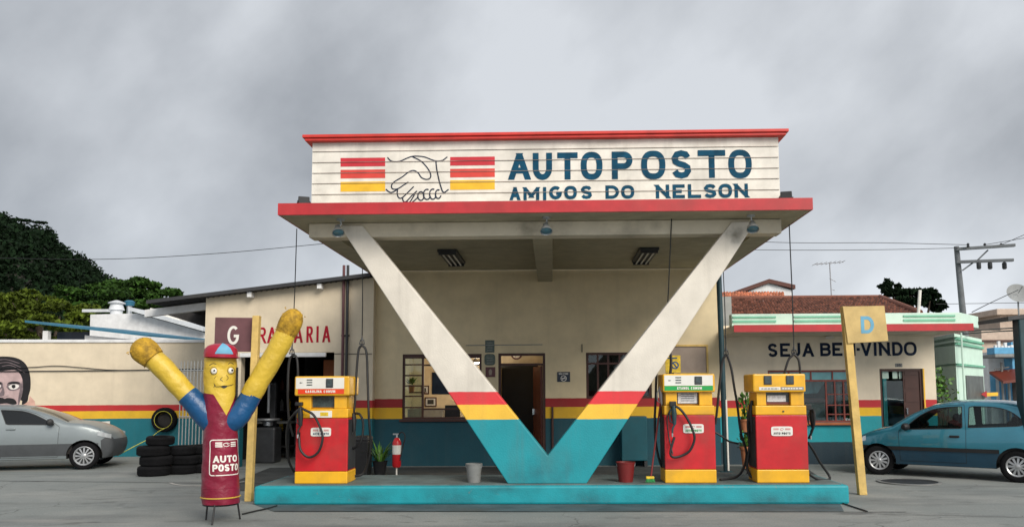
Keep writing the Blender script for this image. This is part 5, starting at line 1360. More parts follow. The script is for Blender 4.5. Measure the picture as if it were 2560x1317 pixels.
def fstroke(name, mat, pts, w, par, off0=0.0, closed=False, fill=False, sm=5):
    q = [fmap(*p) for p in pts]
    if closed: q = q + [q[0]]
    q = [(p.x, p.y) for p in bez([(a, b, 0) for a, b in q], sm)]
    m = MB()
    if fill:
        m.poly([bm_map(a, b, off0) for a, b in q[:-1]])
    else:
        # strokes in metres along the surface: scale angle by the radius
        q2 = [(a * .185, b) for a, b in q]
        strokes_mesh(m, [(q2, w)], lambda u, v, l: bm_map(u / .185, v, l), off0=off0)
    return m.build(name, mat, par)
for nm, (ex, ey) in (('eye', (535, 927)), ('eye', (577, 926))):
    th, z = fmap(ex, ey); c = Vector(bsurf(th, z, 0.0)); n_ = Vector((math.sin(th + FACE), -math.cos(th + FACE), 0))
    rot = n_.to_track_quat('Z', 'Y').to_matrix()
    e_ = MB().lathe([(.035, 0), (.031, .010), (.019, .018), (0, .020)], c, rot, 20).build('eye', 'paintwhite', head, smooth=True)
    fstroke('eye_outline', 'black', [(ex - 9, ey), (ex - 5, ey - 9), (ex + 4, ey - 9), (ex + 8, ey), (ex + 4, ey + 8), (ex - 5, ey + 8)], .0035, head, .002, True)
    p2 = c + n_ * .020 + rot @ Vector((.0, .0, 0)) + Vector((.010 if ex < 550 else .006, 0, .004))
    MB().lathe([(.014, -.006), (.010, 0), (0, .002)], p2, rot, 12).build('pupil', 'black', e_)
fstroke('eyebrow', 'navy', [(524, 913), (532, 908), (541, 910)], .006, head); fstroke('eyebrow', 'navy', [(570, 910), (577, 906), (584, 910)], .006, head)
fstroke('nose', 'black', [(556, 942), (551, 948), (557, 952)], .006, head); fstroke('nose', 'black', [(566, 937), (570, 944), (566, 950)], .005, head)
fstroke('mouth', 'black', [(536, 962), (540, 966), (555, 965), (575, 963), (583, 960)], .007, head, .001)
fstroke('mouth', 'black', [(550, 965), (560, 970), (568, 965), (560, 963)], .01, head, .002, True, True, 3)
fstroke('cheek_line', 'black', [(534, 958), (538, 963), (534, 968)], .005, head); fstroke('cheek_line', 'black', [(540, 940), (536, 946)], .004, head)
# cap with a brim and a blue front triangle
cz = fpx(552, 893)[1]; cx_, r_ = body_at(cz)
zc1 = fpx(545, 858)[1]
capp = [(1.03, 0), (1.04, .3), (.98, .6), (.80, .82), (.46, .96), (.0, 1)]
def capsurf(u, v, lift=0.0):
    i = min(int(v * 5), 4); k = v * 5 - i
    rr_ = (capp[i][0] + (capp[i + 1][0] - capp[i][0]) * k) * (r_ + .005) + lift; z = cz + (capp[i][1] + (capp[i + 1][1] - capp[i][1]) * k) * (zc1 - cz) + lift
    a = u * 2 * math.pi + FACE
    return (cx_ + rr_ * math.sin(a), FY - rr_ * math.cos(a), z)
m = MB(); m.grid(lambda u, v: capsurf(u, v), 48, 15, True); cap = m.build('cap', 'vinylred', fg, smooth=True, sharp=80)
mats['capvinyl'] = M('crimson vinyl', (0.36, 0.012, 0.035), 0.35, var=.1, bump=.2, bscale=6); cap.data.materials[0] = mats['capvinyl']
m = MB()
def brim(u, v):
    a = (u - .5) * R(190); k = math.cos(a * .95)
    rr_ = r_ * 1.02 + max(k, 0) * .075 * v; aa = a + FACE
    return (cx_ + rr_ * math.sin(aa), FY - rr_ * math.cos(aa), cz + .012 - .02 * v * max(k, 0) )
m.grid(brim, 30, 4); m.grid(lambda u, v: tuple(Vector(brim(u, v)) - Vector((0, 0, .012))), 30, 4); m.build('brim', 'capvinyl', cap, smooth=True)
m = MB(); m.grid(lambda u, v: capsurf(-.02 + (u - .5) * (.16 * (1 - v) + .02), .12 + .74 * v, .004), 6, 8); m.build('cap_patch', 'lightblue', cap, smooth=True)
# vest emblem
def vrect(px0, px1, py0, py1): return [(px0, py0), (px1, py0), (px1, py1), (px0, py1)]
ths = [fmap(525, 1140)[0], -fmap(525, 1140)[0]]
tA, tB = ths; zT, zBm = PZ(1099, FY - .17, 555), PZ(1187, FY - .17, 555)
RS = .195
def vm2(u, v, l): return bsurf(u / RS, v, .003 + l)
uA, uB = tA * RS, tB * RS
def dense(pts, n=8):
    out = []
    for (a, b) in zip(pts, pts[1:]): out += [(a[0] + (b[0] - a[0]) * k / n, a[1] + (b[1] - a[1]) * k / n) for k in range(n)]
    return out + [pts[-1]]
cr = .03
rp_ = [(uA + cr, zBm), (uB - cr, zBm)] + arc(uB - cr, zBm + cr, cr, cr, -90, 0, 4)[1:] + [(uB, zT - cr)] + arc(uB - cr, zT - cr, cr, cr, 0, 90, 4)[1:] + [(uA + cr, zT)] + arc(uA + cr, zT - cr, cr, cr, 90, 180, 4)[1:] + [(uA, zBm + cr)] + arc(uA + cr, zBm + cr, cr, cr, 180, 270, 4)[1:]
stv = [(dense(rp_, 5), .011)]
mid = (uA + uB) / 2; zl_ = zT - .055
for s in (-1, 1):
    for k in range(3): u0 = mid + s * .085; stv.append((dense([(u0 - .038, zl_ + .022 - k * .021), (u0 + .038, zl_ + .022 - k * .021)], 4), .013))
stv.append((arc(mid, zl_, .035, .02, 20, 340, 14), .006)); stv.append(([(mid - .035, zl_ + .012), (mid, zl_ + .018), (mid + .02, zl_ - .005)], .006))
for text, z0, z1 in (('AUTO', zBm + .145, zBm + .225), ('POSTO', zBm + .045, zBm + .125)):
    for pts, w in word(text, uA + (.035 if text == 'POSTO' else .04), uB - (.035 if text == 'POSTO' else .05), z0, z1, .019, .12): stv.append((dense(pts, 3), w))
m = MB(); strokes_mesh(m, stv, vm2, step=.0003); m.build('emblem', 'paintwhite', vest)
# arms
def arm_path(pts, Y): return [P(x, y, Yk) for (x, y), Yk in zip(pts, Y)]
def rwob(n, base, s): rr = random.Random(s); return [base * (1 + rr.uniform(-.03, .03)) for _ in range(n)]
def sleeve(pts, ys, rr0, rr1, s):
    pth = bez(arm_path(pts, ys), 6); n = len(pth)
    return MB().tube(pth, [rr0 + (rr1 - rr0) * i / (n - 1) + .002 * math.sin(i * 1.9 + s) for i in range(n)], 24)
def limb(pts, ys, r, s):
    pth = bez(arm_path(pts, ys), 7); n = len(pth)
    return MB().tube(pth, [r[0] + (r[1] - r[0]) * i / (n - 1) + .0025 * math.sin(i * .9 + s) for i in range(n)], 24)
def fist(pts, ys, r, s):
    pth = bez(arm_path(pts, ys), 6); n = len(pth); rr = random.Random(s)
    rad = [r * (.86 + .14 * math.sin(min(1, i / (n - 1) / .5) * math.pi / 2)) * math.sqrt(max(.0004, 1 - max(0, (i / (n - 1) - .45) / .55) ** 2.2)) for i in range(n)]
    m = MB().tube(pth, rad, 22)
    # loose fringe of the fabric
    c = pth[-1]; ax = (pth[-1] - pth[0]).normalized()
    for k in range(30):
        a_ = rr.uniform(0, 6.28); o = ax.orthogonal().normalized(); o2 = ax.cross(o)
        q = pth[int(rr.uniform(0, n - 2))]; d = (o * math.cos(a_) + o2 * math.sin(a_)); q1 = q + d * r * .9
        m.add([q1, q1 + d * .02 + ax * rr.uniform(-.01, .02), q1 + ax * .02], [(0, 1, 2)])
    return m
sleeve([(548, 1062), (520, 1040), (492, 1010), (468, 986)], [FY, FY - .02, FY - .05, FY - .08], .165, .125, 1).build('sleeve', 'vinylblue', fg, smooth=True, sharp=70)
la = limb([(470, 988), (440, 955), (405, 916), (372, 886)], [FY - .08, FY - .12, FY - .15, FY - .18], (.118, .125), 2).build('arm', 'vinylyel', fg, smooth=True, sharp=70)
fist([(384, 897), (368, 882), (352, 868), (338, 856)], [FY - .19, FY - .2, FY - .21, FY - .21], .155, 3).build('hand', 'ochre', fg, smooth=True, sharp=70)
sleeve([(556, 1062), (590, 1045), (612, 1015), (630, 985)], [FY, FY, FY + .03, FY + .05], .14, .12, 4).build('sleeve', 'vinylblue', fg, smooth=True, sharp=70)
limb([(626, 990), (652, 944), (690, 880), (718, 826)], [FY + .05, FY + .06, FY + .08, FY + .1], (.125, .122), 5).build('arm', 'vinylyel', fg, smooth=True, sharp=70)
fist([(712, 838), (722, 816), (732, 795), (741, 772)], [FY + .1, FY + .1, FY + .1, FY + .1], .138, 6).build('hand', 'ochre', fg, smooth=True, sharp=70)
# stand: ring and three black legs
m = MB(); m.tube([(fx + .19 * math.cos(k * math.pi / 12), FY + .19 * math.sin(k * math.pi / 12), fz0 - .01) for k in range(25)], .012, 6)
m.lathe([(0, 0), (.19, 0), (.19, .02), (0, .02)], (fx, FY, fz0 - .012), n=24)
m.build('stand_ring', 'black', fg)
for (tx, ty, bx, by) in ((519, 1256, 515, 1299), (537, 1258, 530, 1312), (594, 1254, 600, 1297)):
    g_ = G(bx, by); a = P(tx, ty, FY + (.6 * (g_.y - FY)))
    MB().tube([(a.x, a.y, fz0), (g_.x, g_.y, .004)], .011, 8).build('leg', 'black', fg, smooth=True)
m = MB(); a = P(591, 1020, FY - .02); b = P(593, 918, FY - .06); m.tube([a, b], .014, 6); m.build('strap', 'black', fg)
# cable on the ground by the post
for lb, pts in (('black cable on the asphalt from the figure to the G post', [(606, 1284), (640, 1276), (668, 1270), (692, 1263)]), ('black hose on the asphalt at the end of the island below the D post', [(2090, 1252), (2110, 1258), (2140, 1268), (2168, 1277)])):
    q = [G(x, y, .012) for x, y in pts]
    tag(MB().tube(bez(q), .010, 6).build('ground_cable', 'wire', origin=q[0], smooth=True), lb, 'cable')

# ------------------------------------------------------------------ tyres
tyre_me = None
def tyre_mesh(R1=.30, w=.19):
    R0 = R1 * .62
    pr = [(R0, -w * .38), (R0 + .02, -w * .46), (R0 + .06, -w * .5), (R1 - .03, -w * .47), (R1 - .008, -w * .38), (R1, -w * .25)]
    for k in (-.18, -.06, .06, .18): pr += [(R1, w * (k - .045)), (R1 - .008, w * (k - .035)), (R1 - .008, w * (k - .01)), (R1, w * k)]
    pr += [(R1, w * .25), (R1 - .008, w * .38), (R1 - .03, w * .47), (R0 + .06, w * .5), (R0 + .02, w * .46), (R0, w * .38), (R0 + .03, w * .3), (R0 + .03, -w * .3)]
    return MB().lathe(pr, (0, 0, 0), None, 36, closed=True)
t0 = tyre_mesh().build('tyre', 'tyre', smooth=True, sharp=35)
first = [True]
def put_tyre(loc, label, group, rot=(0, 0, 0), s=1.0, cat='tyre'):
    o = t0 if first[0] else t0.copy()
    if not first[0]: COL.objects.link(o)
    first[0] = False
    o.location = loc; o.rotation_euler = rot; o.scale = (s, s, s)
    return tag(o, label, cat, group)
g1 = G(364, 1192); sc1 = .94
sx_, sy_ = g1.x, g1.y + .30
hgt = .19 * sc1
names = ['bottom tyre of the stack nearest the silver car', 'second tyre up in the stack nearest the silver car', 'third tyre up in the stack nearest the silver car', 'fourth tyre up in the stack nearest the silver car']
for k in range(3):
    put_tyre((sx_ + [.0, .025, -.02, .03][k], sy_ + [0, .02, -.01, .02][k], hgt * (k + .5)), names[k], 'stacked tyres before the yard wall', s=sc1)
put_tyre((sx_ + .07, sy_ + .05, hgt * 3.5), 'smaller tyre on top of the stack nearest the silver car', 'stacked tyres before the yard wall', (R(2), R(2), 0), sc1 * .86)
for j, (px, py, n, nm) in enumerate(((436, 1187, 3, 'middle'), (488, 1183, 3, 'figure side'))):
    g = G(px, py)
    for k in range(n):
        put_tyre((g.x + .04 * (k % 2) - .03 * (k == 2), g.y + .3 + .02 * k, hgt * .95 * (k + .5)), ['lowest', 'middle', 'highest'][k] + (' tyre in the stack half hidden by the maroon figure' if j else ' tyre in the stack between the front stack and the figure'), 'stacked tyres before the yard wall', s=sc1 * .93)
q = onwall(416, 1048, .12)
ang = math.atan2(wd.y, wd.x)
ty = thing('tyre', 'tyre with a yellow ring hanging on the striped yard wall', 'tyre', (q.x, q.y, q.z), None)
mm_ = tyre_mesh(.285, .18); rot = Matrix.Rotation(ang, 3, 'Z') @ Matrix.Rotation(R(90), 3, 'X')
mm_.v = [rot @ v + q for v in mm_.v]; mm_.build('casing', 'tyre', ty, smooth=True, sharp=35)
m = MB(); m.tube([q + rot @ Vector((.20 * math.cos(k * math.pi / 14), .20 * math.sin(k * math.pi / 14), .091)) for k in range(29)], .006, 6); m.build('chalk_ring', 'tyreline', ty)
m = MB(); m.lathe([(0, 0), (.17, 0), (.17, .01), (0, .01)], q + rot @ Vector((0, 0, -.07)), rot); m.build('wheel_disc', 'darkint', ty)
q2 = [q + wn * .12 + Vector((.05, 0, -.2)), P(396, 1078, q.y - .3), P(372, 1096, q.y - .8), P(330, 1118, q.y - 1.3), P(294, 1138, q.y - 1.9)]
tag(MB().tube(bez(q2), .009, 6).build('rope', 'rope', origin=q2[-1], smooth=True), 'thin yellow hose running from the hung tyre towards the silver car', 'rope')
# small white board behind the silver car
q = onwall(252, 1066, .05)
r_ = [onwall(x, y, .06) for x, y in ((226, 1076), (277, 1074), (277, 1052), (226, 1054))]
bd_ = thing('notice_sign', 'small white printed panel leaning at the yard wall behind the silver car', 'sign', (q.x, q.y, r_[0].z))
MB().hexa([tuple(p) for p in r_], [tuple(p - wn * .02) for p in r_]).build('panel', 'paintwhite', bd_)
m = MB()
for (a, b, c, d) in ((.55, .75, .2, .55), (.2, .4, .3, .5)):
    u = (r_[1] - r_[0]); v = (r_[3] - r_[0]); m.poly([r_[0] + u * x + v * y + wn * .003 for x, y in ((a, c), (b, c), (b, d), (a, d))])
m.build('print', 'letter', bd_)
# painted curve on the asphalt and manhole cover
m = MB(); pts = [G(x, y) for x, y in ((425, 1206), (440, 1211), (470, 1214), (510, 1214), (560, 1211), (612, 1203))]
for q in ribbon([(p.x, p.y) for p in bez(pts)], .05): m.poly([(p.x, p.y, .006) for p in q])
mats['roadwhite'] = M('worn white road paint', (0.5, 0.48, 0.45), .8, var=.2, dirt=.5, dscale=6)
structure(m.build('road_marking', 'roadwhite'))
q = G(2272, 1205)
mh_ = thing('manhole_cover', 'round iron cover set in the asphalt beside the blue car', 'manhole', (q.x, q.y, 0))
MB().lathe([(.48, .004), (.48, .018), (.43, .022), (.43, .004)], (q.x, q.y, 0), n=48, closed=True).build('rim', 'plasticgrey', mh_, smooth=True, sharp=40)
MB().lathe([(0, .012), (.425, .012), (.425, .004), (0, .004)], (q.x, q.y, 0), n=48).build('lid', 'dark', mh_)
# ================================================================== WELCOME BUILDING
BY = 16.35
BX0_, BX1_ = PX(1797, BY, 900), PX(2337, BY, 900)
zb_ = [PZ(y, BY, 2160) for y in (999, 1018, 1039)]
zpl = PZ(1104, BY, 2080)
mats['welcomewall'] = bands('welcome building wall paint', [(zpl, (0.010, 0.030, 0.045)), (zb_[2], (0.008, 0.29, 0.34)), (zb_[1], (0.80, 0.47, 0.02)), (zb_[0], (0.50, 0.022, 0.03)), (None, (0.76, 0.66, 0.51))])
wb = thing('shop_building', 'cream shop with SEJA BEM-VINDO lettering, red awning slab and tiled roof', 'building', ((BX0_ + BX1_) / 2, BY, 0))
zsl0, zsl1 = PZ(829, 14.95, 1900), PZ(812, 14.95, 1900)
ww_ = rect(1923, 2131, 924, 1056, BY); dd = rect(2206, 2306, 921, 1100, BY); dd = (dd[0], dd[1], 0, dd[3])
wall_with_holes(BX0_, BX1_, 0, zsl1 + .1, BY, BY + .2, [ww_, dd]).build('wall', 'welcomewall', wb)
MB().box(BX1_ - .2, BX1_, BY + .203, BY + 5, 0, zsl1).build('side_wall', 'welcomewall', wb); MB().box(BX0_, BX0_ + .2, BY + .203, BY + 5, 0, zsl1).build('side_wall', 'welcomewall', wb)
XR = PX(2432, 14.95, 815)
MB().box(OX1 + .03, XR, 14.95, BY + .6, zsl0, zsl1 - .002).build('awning_slab', 'concrete', wb, bevel=.008)
MB().box(OX1 + .03, XR + .005, 14.93, 14.948, zsl0 - .004, zsl1 + .002).build('awning_edge', 'red', wb)
ri = MB(); ri.box(BX0_ + .2, BX1_ - .2, BY + 4.6, BY + 4.7, 0, zsl1); ri.box(BX0_ + .21, BX1_ - .21, BY + .205, BY + 4.6, 2.6, 2.65)
ri.box(PX(2190, BY + .5), PX(2192, BY + .5) + .06, BY + .205, BY + 4.59, .01, 2.59)
mats['tealroom'] = M('teal inner wall', (0.06, 0.34, 0.36), .8)
mats['tealpane'] = M('teal tinted transom glass', (0.10, 0.30, 0.33), .12, var=.25, scale=2)
ri.build('inner_wall', 'tealroom', wb)
MB().box(BX0_ + .21, BX1_ - .21, BY + .205, BY + 4.6, .001, .02).build('room_floor', 'darkint', wb)
# shop window: transom row and tall red brown bars
wf = MB(); frame_rect(wf, ww_, BY + .03, BY + .09, .04)
ztr = PZ(951, BY, 2030); wf.box(ww_[0] + .04, ww_[1] - .04, BY + .035, BY + .085, ztr - .018, ztr + .018)
for px in (1974, 2029, 2083):
    x = PX(px, BY, 940); wf.box(x - .014, x + .014, BY + .04, BY + .08, ztr + .018, ww_[3] - .04)
for px in (2068, 2090, 2112):
    x = PX(px, BY, 1000); wf.box(x - .016, x + .016, BY + .04, BY + .08, ww_[2] + .04, ztr - .018)
for py in (985, 1012, 1035):
    z = PZ(py, BY, 2100); wf.box(PX(2068, BY), ww_[1] - .04, BY + .045, BY + .075, z - .012, z + .012)
win = wf.build('window', 'redframe', wb)
MB().box(ww_[0] + .04, ww_[1] - .04, BY + .058, BY + .062, ww_[2] + .04, ztr - .019).build('pane', 'glass', win)
MB().box(ww_[0] + .04, ww_[1] - .04, BY + .058, BY + .062, ztr + .019, ww_[3] - .04).build('transom_pane', 'tealpane', win)
Yi = BY + .45
cnt = thing('shop_counter', 'pale counter with a red top seen through the shop window', 'counter', (PX(1990, Yi), Yi, 0))
MB().box(PX(1925, Yi), PX(2062, Yi), Yi, Yi + .5, .021, PZ(1010, Yi)).build('front', 'plasticgrey', cnt)
MB().box(PX(1922, Yi), PX(2066, Yi), Yi - .04, Yi + .55, PZ(1008, Yi), PZ(998, Yi)).build('counter_top', 'doorred', cnt)
mnu = thing('teal_banner', 'teal banner hanging inside the shop window above the counter', 'banner', (PX(2000, Yi), Yi, PZ(985, Yi)))
MB().prism([(PX(1930, Yi), PZ(990, Yi)), (PX(2040, Yi), PZ(985, Yi)), (PX(2062, Yi), PZ(955, Yi)), (PX(1930, Yi), PZ(955, Yi))], Yi - .01, Yi + .005).build('cloth', 'tealpane', mnu)
MB().box(PX(1926, Yi), PX(2064, Yi), Yi - .012, Yi + .012, PZ(954, Yi), PZ(951, Yi)).build('rail', 'dark', mnu)
frz = thing('glass_fridge', 'white framed glass fridge standing inside the shop window', 'fridge', (PX(2112, Yi), Yi, 0))
fr_ = rect(2098, 2132, 960, 1060, Yi); m = MB(); frame_rect(m, fr_, Yi, Yi + .4, .05); m.build('frame', 'pumpwhite', frz)
MB().box(fr_[0] + .05, fr_[1] - .05, Yi + .35, Yi + .39, fr_[2] + .05, fr_[3] - .05).build('back_panel', 'darkint', frz)
m = MB()
for k in range(4): m.box(fr_[0] + .051, fr_[1] - .051, Yi + .05, Yi + .34, fr_[2] + .1 + k * .17, fr_[2] + .115 + k * .17)
m.build('shelf', 'galv', frz)
rr = random.Random(77)
for k in range(4):
    for j in range(3): MB().lathe([(.03, 0), (.03, .09), (.012, .11), (.012, .125), (0, .125)], (fr_[0] + .09 + j * .075, Yi + .15, fr_[2] + .116 + k * .17), n=8).build('bottle', rr.choice(['plasticgrey', 'greenlabel', 'doorred', 'posteryel']), frz, smooth=True)
MB().box(ww_[0] - .06, ww_[1] + .06, BY - .07, BY + .028, ww_[2] - .05, ww_[2] - .002).build('sill', 'brick', win, bevel=.006)
# doorway
dfm = MB(); frame_rect(dfm, (dd[0], dd[1], -.1, dd[3]), BY + .03, BY + .12, .05); dfm.build('door_frame', 'brownframe', wb)
zt2 = PZ(951, BY, 2250)
dlf = MB(); dlf.box(PX(2258, BY), PX(2299, BY), BY + .05, BY + .09, .02, dd[3] - .055)
for k in range(8): dlf.box(PX(2262, BY), PX(2295, BY), BY + .042, BY + .0498, .15 + k * .27, .34 + k * .27)
dl = dlf.build('door', 'brownframe', wb)
MB().cbox((PX(2264, BY), BY + .03, 1.05), (.03, .03, .12)).build('handle', 'chrome', dl)
MB().box(PX(2210, BY), PX(2257, BY), BY + .06, BY + .065, .02, zt2).build('glass_panel', 'glass', wb)
rd = MB()
for a, b in ((2209, 2225), (2235, 2247), (2251, 2258)): rd.box(PX(a, BY), PX(b, BY), BY + .1, BY + .104, PZ(950, BY), PZ(930, BY))
rd.build('transom_light', 'mint', wb)
MB().box(dd[1] + .002, dd[1] + .03, BY - .012, BY - .001, 0, dd[3]).build('door_trim', 'yellow', wb)
# number plate
r = rect(2238, 2255, 908, 917, BY)
np_ = MB().box(r[0], r[1], BY - .008, BY - .001, r[2], r[3]).build('number_plate', 'plasticgrey', wb)
m = MB(); strokes_mesh(m, word('35', r[0] + .03, r[1] - .03, r[2] + .012, r[3] - .012, .012), flat(BY - .0095)); m.build('number', 'dark', np_)
lm2 = MB(); stw = []
K3b = 420 / 1456
for ch, a, b, yb, yt in (('S', 138, 220, 735, 617), ('E', 245, 328, 733, 615), ('J', 345, 425, 730, 612), ('A', 440, 532, 732, 614), ('B', 592, 680, 728, 612), ('E', 697, 780, 726, 610), ('M', 800, 893, 726, 612), ('-', 908, 932, 715, 615), ('V', 946, 1030, 726, 610), ('I', 1058, 1076, 725, 608), ('N', 1102, 1192, 724, 606), ('D', 1216, 1303, 724, 604), ('O', 1318, 1424, 724, 603)):
    p0, p1 = P(1880 + a * K3b, 680 + yb * K3b, BY), P(1880 + b * K3b, 680 + yt * K3b, BY)
    stw += letter(ch, p0.x, p1.x, p0.z, p1.z, .055)
strokes_mesh(lm2, stw, flat(BY - .001), off0=.001); lm2.build('lettering', 'navy', wb)
# wall lamp over the lettering
p = P(2072, 840, BY - .12)
wl_ = thing('wall_lamp', 'small silver lamp on the cream wall above the word BEM-VINDO', 'lamp', (p.x, BY, p.z))
MB().tube([(p.x - .05, BY - .002, p.z + .17), (p.x - .03, BY - .12, p.z + .16), (p.x, BY - .16, p.z + .05)], .016).build('arm', 'dark', wl_)
MB().lathe([(.02, .06), (.035, .03), (.09, -.03), (.085, -.03), (0, .0)], (p.x, BY - .17, p.z), Euler((R(-15), 0, 0)).to_matrix(), 18).build('lamp_shade', 'paintwhite', wl_, smooth=True)
# green parapet above the slab and the tiled roof
QY = 15.25
zp0, zp1 = zsl1, PZ(783, QY, 2100)
XP = PX(2402, QY, 800)
pp = MB(); pa = [(PX(1829, QY, 800), QY), (XP, QY), (PX(2446, QY + .9, 800), QY + .9), (PX(2446, QY + .9, 800), QY + 1.2), (PX(1829, QY, 800), QY + .22)]
pa = [(PX(1829, QY, 800), QY), (XP, QY), (PX(2446, QY + .9, 800), QY + .9), (PX(2446, QY + .9, 800) - .2, QY + 1.1), (XP - .1, QY + .22), (PX(1829, QY, 800), QY + .22)]
pp.hexa([(x, y, zp0) for x, y in pa], [(x, y, zp1) for x, y in pa])
par = pp.build('parapet', 'mint', wb, bevel=.01)
for px0, px1 in ((1831, 1940), (1985, 2110), (2130, 2205), (2258, 2388)):
    x0, x1 = PX(px0, QY, 800), PX(px1, QY, 800)
    for py0, py1 in ((789, 793.5), (799, 804.5)):
        MB().box(x0, x1, QY - .02, QY - .001, PZ(py1, QY, 2100), PZ(py0, QY, 2100)).build('parapet_band', 'mintdark', par, bevel=.005)
# tiled hip roof
def tilemat():
    m, t, b = newmat('weathered clay roof tiles')
    g = N(t, 'ShaderNodeNewGeometry')
    mr = N(t, 'ShaderNodeMapRange', i_3=0.45, i_4=1.5); L(t, g.outputs['Random Per Island'], mr.inputs[0])
    c = N(t, 'ShaderNodeRGB'); c.outputs[0].default_value = (0.185, 0.070, 0.044, 1)
    mxn = N(t, 'ShaderNodeMix', data_type='RGBA', blend_type='MULTIPLY'); mxn.inputs[0].default_value = 1
    L(t, c.outputs[0], mxn.inputs[6]); L(t, mr.outputs[0], mxn.inputs[7])
    b.inputs['Roughness'].default_value = .9
    finish(t, b, mxn.outputs[2], g.outputs['Position'], .25, 6, .55, (.035, .028, .026), 3.0)
    return m
mats['tiles'] = tilemat()
mats['newtiles'] = M('newer orange tiles', (0.48, 0.17, 0.085), .85, var=.2, island=True)
def tile_slope(A, B, C, D, rows, cols, seed):
    """A, B eaves ends; D, C ridge ends (A-D, B-C); overlapping curved tiles"""
    A, B, C, D = map(Vector, (A, B, C, D)); nrm = (B - A).cross(D - A).normalized(); m = MB(); rr = random.Random(seed)
    for i in range(rows):
        v0, v1 = i / rows, (i + 1.18) / rows
        for j in range(cols):
            u0, u1 = j / cols, (j + 1) / cols
            def pt(u, v, l): return A.lerp(B, u).lerp(D.lerp(C, u), min(v, 1.02)) + nrm * l
            du = (u1 - u0); o = rr.uniform(-.006, .006)
            vs = []
            for v, l in ((v0, .035), (v1, .0)):
                for k in range(5): vs.append(pt(u0 + du * k / 4, v, l + o + .035 * math.sin(math.pi * k / 4)))
            m.add(vs, [(k, k + 1, k + 6, k + 5) for k in range(4)])
            m.add([vs[k] for k in range(5)] + [vs[k] - nrm * .03 for k in range(5)], [(k, k + 5, k + 6, k + 1) for k in range(4)])
    return m
e0, e1 = P(1826, 792, 18.2), P(2300, 790, 18.2)
r0, r1 = P(1828, 750, 22.5), P(2200, 742, 22.5)
e0.z = e1.z = (e0.z + e1.z) / 2; r0.z = r1.z = (r0.z + r1.z) / 2
tile_slope(e0, e1, r1, r0, 13, 56, 1).build('tiled_roof', 'tiles', wb, recalc=False)
he = Vector((e1.x + .3, 26, e1.z)); tile_slope(e1, he, r1, r1 + Vector((-.02, .02, 0)), 13, 30, 2).build('tiled_roof', 'tiles', wb, recalc=False)
m = MB(); m.tube([r0 + Vector((0, 0, .02)), r1 + Vector((0, 0, .02))], .07, 10); m.tube([r1 + Vector((0, 0, .03)), e1 + Vector((0, 0, .08))], .07, 10); m.build('ridge', 'tiles', wb)
m = MB(); dn = Vector((0, 0, -.06)); m.poly([p + dn for p in (e0, e1, r1, r0)]); m.poly([p + dn for p in (e1, he, r1)]); m.build('roof_boarding', 'darkint', wb)
MB().box(e0.x, e1.x, 18.1, 25.9, 2.0, e0.z - .03).build('roof_base', 'darkint', wb)
a, b = P(2292, 784, 17.6), P(2300, 725, 17.6)
tag(MB().tube([(a.x, 17.6, a.z - .3), (b.x, 17.6, b.z)], .035, 8).build('vent_pipe', 'paintwhite', origin=(a.x, 17.6, a.z - .3), smooth=True), 'thin white vent pipe rising behind the green banded parapet', 'pipe')
# grey fire wall between office and shop
fw_ = [P(1798, 741, 17.2), P(1830, 812, 17.2)]
tag(MB().box(fw_[0].x, fw_[1].x, 17.2, 22, 0, fw_[0].z).build('party_wall', 'grey', origin=(fw_[0].x, 17.2, 0)), 'narrow grey party wall between the office and the tiled roof', 'wall')
# pebble-lined house with gable further back
GY = 28
gb = thing('gable_house', 'white gable house with brown verge boards behind the tiled roof', 'house', (PX(1920, GY), GY, 0))
gl, gt, gr = P(1822, 738, GY), P(1921, 703, GY), P(1986, 718, GY)
m = MB(); m.prism([(gl.x + .3, 0), (gr.x - .1, 0), (gr.x - .1, gr.z - .1), (gt.x, gt.z - .06), (gl.x + .3, gl.z - .03)], GY, GY + 6); m.build('wall', 'farwhite', gb)
m = MB()
for a, b in ((gl, gt), (gt, gr)):
    m.hexa([(a.x, GY - .12, a.z - .07), (b.x, GY - .12, b.z - .07), (b.x, GY - .12, b.z + .07), (a.x, GY - .12, a.z + .07)], [(a.x, GY + 6.2, a.z - .04), (b.x, GY + 6.2, b.z - .04), (b.x, GY + 6.2, b.z + .07), (a.x, GY + 6.2, a.z + .07)])
mats['verge'] = M('brown verge boards', (0.10, 0.035, 0.025), .7); m.build('roof', 'verge', gb)
a0, a1 = P(1796, 752, 23.2), P(1962, 752, 23.2); b0, b1 = P(1800, 731, 25.2), P(1960, 731, 25.2)
tile_slope(a0, a1, b1, b0, 5, 22, 3).build('lean_to_roof', 'newtiles', gb, recalc=False)
lw = P(1800, 775, 23.3); m = MB(); m.box(a0.x + .1, a1.x - .1, 23.3, 25.2, 0, a0.z - .04); m.build('lean_to_wall', 'farwhite', gb)
# antenna
a, b = P(2079, 740, 23), P(2074, 657, 23)
an = thing('tv_antenna', 'thin television antenna mast above the tiled roof ridge', 'antenna', (a.x, 23, a.z))
mats['paleMetal'] = M('pale weathered aluminium', (0.35, 0.36, 0.38), .6, .2)
MB().tube([(a.x, 23, a.z - .2), (b.x, 23, b.z)], .016, 6).build('mast', 'paleMetal', an)
m = MB(); m.tube([(b.x - .45, 23, b.z - .04), (b.x + .4, 23, b.z + .02)], .010, 5)
for k in range(7): m.tube([(b.x - .42 + k * .13, 22.75, b.z - .035 + k * .01), (b.x - .42 + k * .13, 23.25, b.z - .035 + k * .01)], .007, 5)
for k in range(3): m.tube([(b.x - .02 + .02 * k, 23, b.z - .45 - .3 * k), (b.x + .16 - .04 * k, 23, b.z - .55 - .25 * k)], .010, 5)
m.build('boom', 'paleMetal', an)

